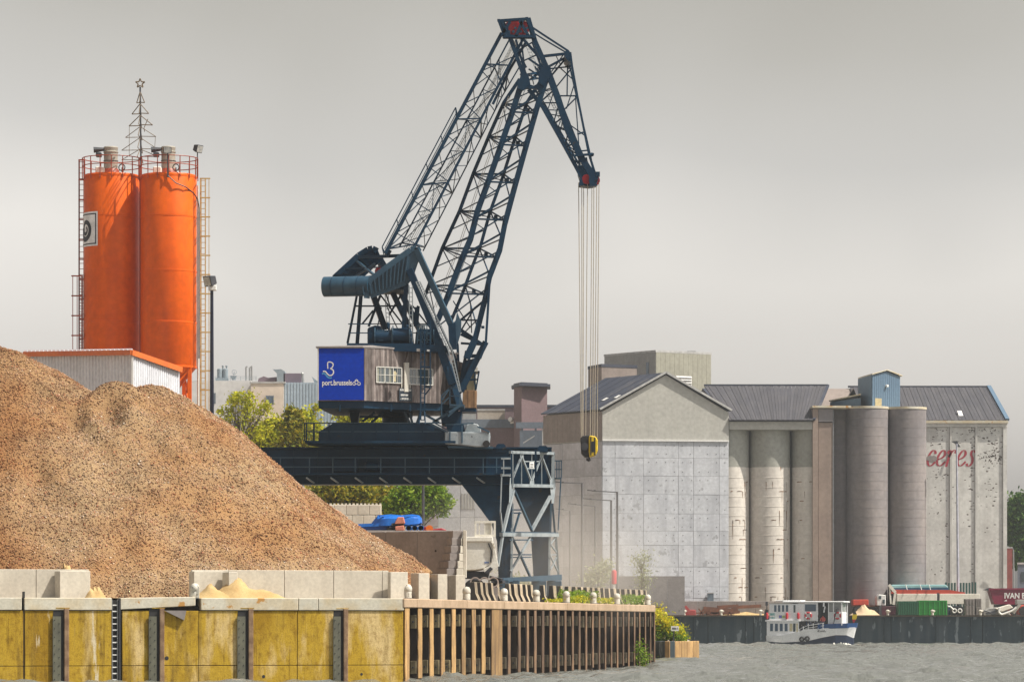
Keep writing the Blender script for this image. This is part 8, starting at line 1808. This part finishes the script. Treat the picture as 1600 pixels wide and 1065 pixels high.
tree('tree seen in the slot between house and slewing platform of the crane', 545, 266, [(548, 655, 26, 14, 60, 0), (575, 660, 20, 14, 40, 0), (545, 690, 36, 18, 60, 0), (600, 690, 40, 10, 60, 0), (640, 694, 40, 8, 50, 0)], 26, .15, LM['yg'], 35, group=hb_)
h2 = 'trees under the crane girder'
tree('ochre speckled tree behind the studded block wall, at the left', 520, 232, [(520, 768, 36, 20, 90, 0), (500, 775, 22, 16, 50, 0), (560, 772, 26, 20, 70, 0), (520, 810, 40, 30, 50, 0)], 30, .14, LM['ochre'], 36, group=h2)
tree('mixed ochre and green tree above the blue cover', 592, 236, [(590, 772, 26, 20, 80, 0), (612, 780, 18, 18, 50, 0), (600, 815, 30, 26, 40, 0)], 30, .14, LM['ochre'], 37, group=h2)
tree('bright green tree with drooping right branches under the crane girder', 645, 230, [(640, 776, 26, 22, 100, 0), (672, 770, 20, 14, 60, 0), (688, 782, 14, 12, 40, 0), (662, 795, 20, 10, 40, 0), (625, 790, 18, 16, 50, 0), (692, 794, 8, 6, 12, 0)], 28, .14, LM['green'], 38, group=h2)
tree('pale dusty sapling with fine upright twigs near the quay tip', 1004, 214, [(1004, 890, 16, 24, 60, 0), (1003, 872, 12, 14, 26, 0), (1004, 912, 14, 14, 30, 0)], 9, .06, LM['pale'], 39, name='sapling', trunk=.05, bark=M['barkpale'], nb=50)
tree('hazy bush between the lamp posts, left of the red lifebuoy', 935, 236, [(938, 892, 18, 14, 40, 0), (925, 905, 22, 14, 40, 0), (948, 884, 10, 10, 14, 0)], 16, .10, LM['pale'], 40, name='bush', cat='bush', nb=20, trunk=.07)
tree('hazy bush right of the white truck, behind the barriers', 795, 185, [(795, 908, 22, 12, 40, 0), (815, 912, 26, 8, 30, 0)], 16, .08, LM['pale'], 41, name='bush', cat='bush', nb=14, trunk=.05)
tree('large green tree behind the right end of the lettered warehouse', 1606, 430, [(1600, 800, 26, 28, 120, 0), (1585, 815, 14, 26, 60, 0), (1615, 840, 40, 40, 140, 0), (1590, 860, 20, 30, 60, 0)], 30, .26, LM['dark'], 42, trunk=.4)
# far trees low on the horizon behind the left yard
# flowering bush on the bank
g = np.random.default_rng(50)
fbsh = thing('bush', 'bright yellow flowering bush spilling down at the tip of the near bank', 'bush', V((X(1040, 226), 228, 1.0)))
bx_ = []
for x, y, rx, ry, nc in ((1032, 964, 11, 9, 50), (1042, 978, 15, 11, 90), (1056, 988, 14, 9, 80), (1030, 990, 16, 12, 90), (1068, 995, 8, 5, 30), (1022, 972, 10, 14, 60), (1028, 953, 6, 5, 14)):
    bx_.append((X(x, 226), 228, Z(y, 226), rx/F*226, .9, ry/F*226, nc))
cc_, tips = clumps(bx_, 22, 51)
top_m = cc_[:, 2] > np.interp(cc_[:, 0], [X(1020, 226), X(1080, 226)], [Z(976, 226), Z(993, 226)])+.3*g.standard_normal(len(cc_))
leaves('foliage', cc_[~top_m], .085, LM['green'], 52, fbsh); sel = g.random(len(cc_)) < .55
leaves('flowers', cc_[top_m & sel], .08, LM['flower'], 53, fbsh); leaves('foliage', cc_[top_m & ~sel], .085, LM['yg'], 54, fbsh)
s_ = MB(); rr_ = random.Random(6)
for i in range(40): t = V(tips[rr_.randrange(len(tips))]); s_.tube(V((t.x*.6+X(1040, 226)*.4, 228, .9)), t, .03, 4, r2=.01, caps=False)
s_.build('stems', M['bark'], fbsh)
def weeds(label, px0, px1, off, h_, n_, seed, m=LM['green'], name='weeds'):
    g = np.random.default_rng(seed); c_ = []
    for i in range(n_):
        p = rq(px0+(px1-px0)*g.random(), off-.35*g.random(), DECK); hh = h_*g.random()**.6; c_.append((p.x+.15*g.standard_normal(), p.y+.2*g.standard_normal(), DECK+hh*(.9-.5*abs(((p.x) % .9)-.45))))
    o = leaves(name, np.array(c_), .055, m, seed); o['kind'] = 'stuff'; return o
weeds('', 876, 930, -.9, .75, 1500, 61); weeds('', 936, 960, -.7, .40, 400, 62, LM['yg']); weeds('', 974, 1008, -.7, .62, 900, 63); weeds('', 890, 920, -.7, .45, 500, 64, LM['yg']); weeds('', 855, 882, -.7, .25, 160, 65, LM['yg'])
tree('green climbing plant growing on the fenders near the quay tip', 1000, 176, [(1000, 1020, 7, 12, 26, -1.2), (997, 1008, 4, 8, 12, -1.2), (1008, 1030, 4, 10, 12, -1.2)], 9, .06, LM['green'], 66, name='wall_plant', cat='plant', trunk=.02, nb=12, zb=.2)
# ------------------------------------------------------------------ dust and haze
def volume_obj(name, lo, hi, dens, col, noise_scale=None, aniso=.2, label=None):
    s_ = MB()
    if noise_scale is None: s_.box(lo, hi)
    else:
        c_ = (V(lo)+V(hi))/2; h_ = (V(hi)-V(lo))/2; s_.lathe(c_, [(.001, -h_.z)]+[(math.cos(R(a)), math.sin(R(a))*h_.z) for a in range(-75, 90, 15)]+[(.001, h_.z)], 24)
        s_.v = [V((c_.x+(p.x-c_.x)*h_.x, c_.y+(p.y-c_.y)*h_.y, p.z)) for p in s_.v]
    m = bpy.data.materials.new(name); m.use_nodes = True; n = m.node_tree; n.nodes.clear(); out = n.nodes.new('ShaderNodeOutputMaterial'); v = n.nodes.new('ShaderNodeVolumePrincipled')
    v.inputs['Color'].default_value = (*col, 1); v.inputs['Density'].default_value = dens; v.inputs['Anisotropy'].default_value = aniso; n.links.new(v.outputs[0], out.inputs['Volume'])
    if noise_scale:
        c_ = (V(lo)+V(hi))/2; h_ = (V(hi)-V(lo))/2; g = n.nodes.new('ShaderNodeNewGeometry'); mp = n.nodes.new('ShaderNodeMapping'); mp.vector_type = 'POINT'
        mp.inputs['Location'].default_value = (-c_.x/h_.x, -c_.y/h_.y, -c_.z/h_.z); mp.inputs['Scale'].default_value = (1/h_.x, 1/h_.y, 1/h_.z); n.links.new(g.outputs['Position'], mp.inputs[0])
        ln = n.nodes.new('ShaderNodeVectorMath'); ln.operation = 'LENGTH'; n.links.new(mp.outputs[0], ln.inputs[0]); fo = ramp(n, ln.outputs['Value'], 1.0, .15)
        f_ = noise(n, g.outputs['Position'], noise_scale, 3); f2 = ramp(n, f_, .32, .72); mu = n.nodes.new('ShaderNodeMath'); mu.operation = 'MULTIPLY'; n.links.new(fo, mu.inputs[0]); n.links.new(f2, mu.inputs[1])
        m2 = n.nodes.new('ShaderNodeMath'); m2.operation = 'MULTIPLY'; m2.inputs[1].default_value = dens; n.links.new(mu.outputs[0], m2.inputs[0]); n.links.new(m2.outputs[0], v.inputs['Density'])
    o = s_.build(name, m, None); o['kind'] = 'stuff'; return o
volume_obj('dust_cloud', (-5.5, 160.5, 0.5), (8, 180, 9.0), .09, (.90, .85, .79), .22)
volume_obj('dust_cloud', (-8, 184, 0.3), (11, 222, 11.0), .024, (.93, .90, .86), .12)
volume_obj('haze', (-260, -30, -3.6), (260, 640, 46), .00015, (.82, .87, .93))
bpy.context.view_layer.update()
print('objects', len(bpy.data.objects), 'tris~', sum(len(o.data.polygons) for o in bpy.data.objects if o.type == 'MESH'))
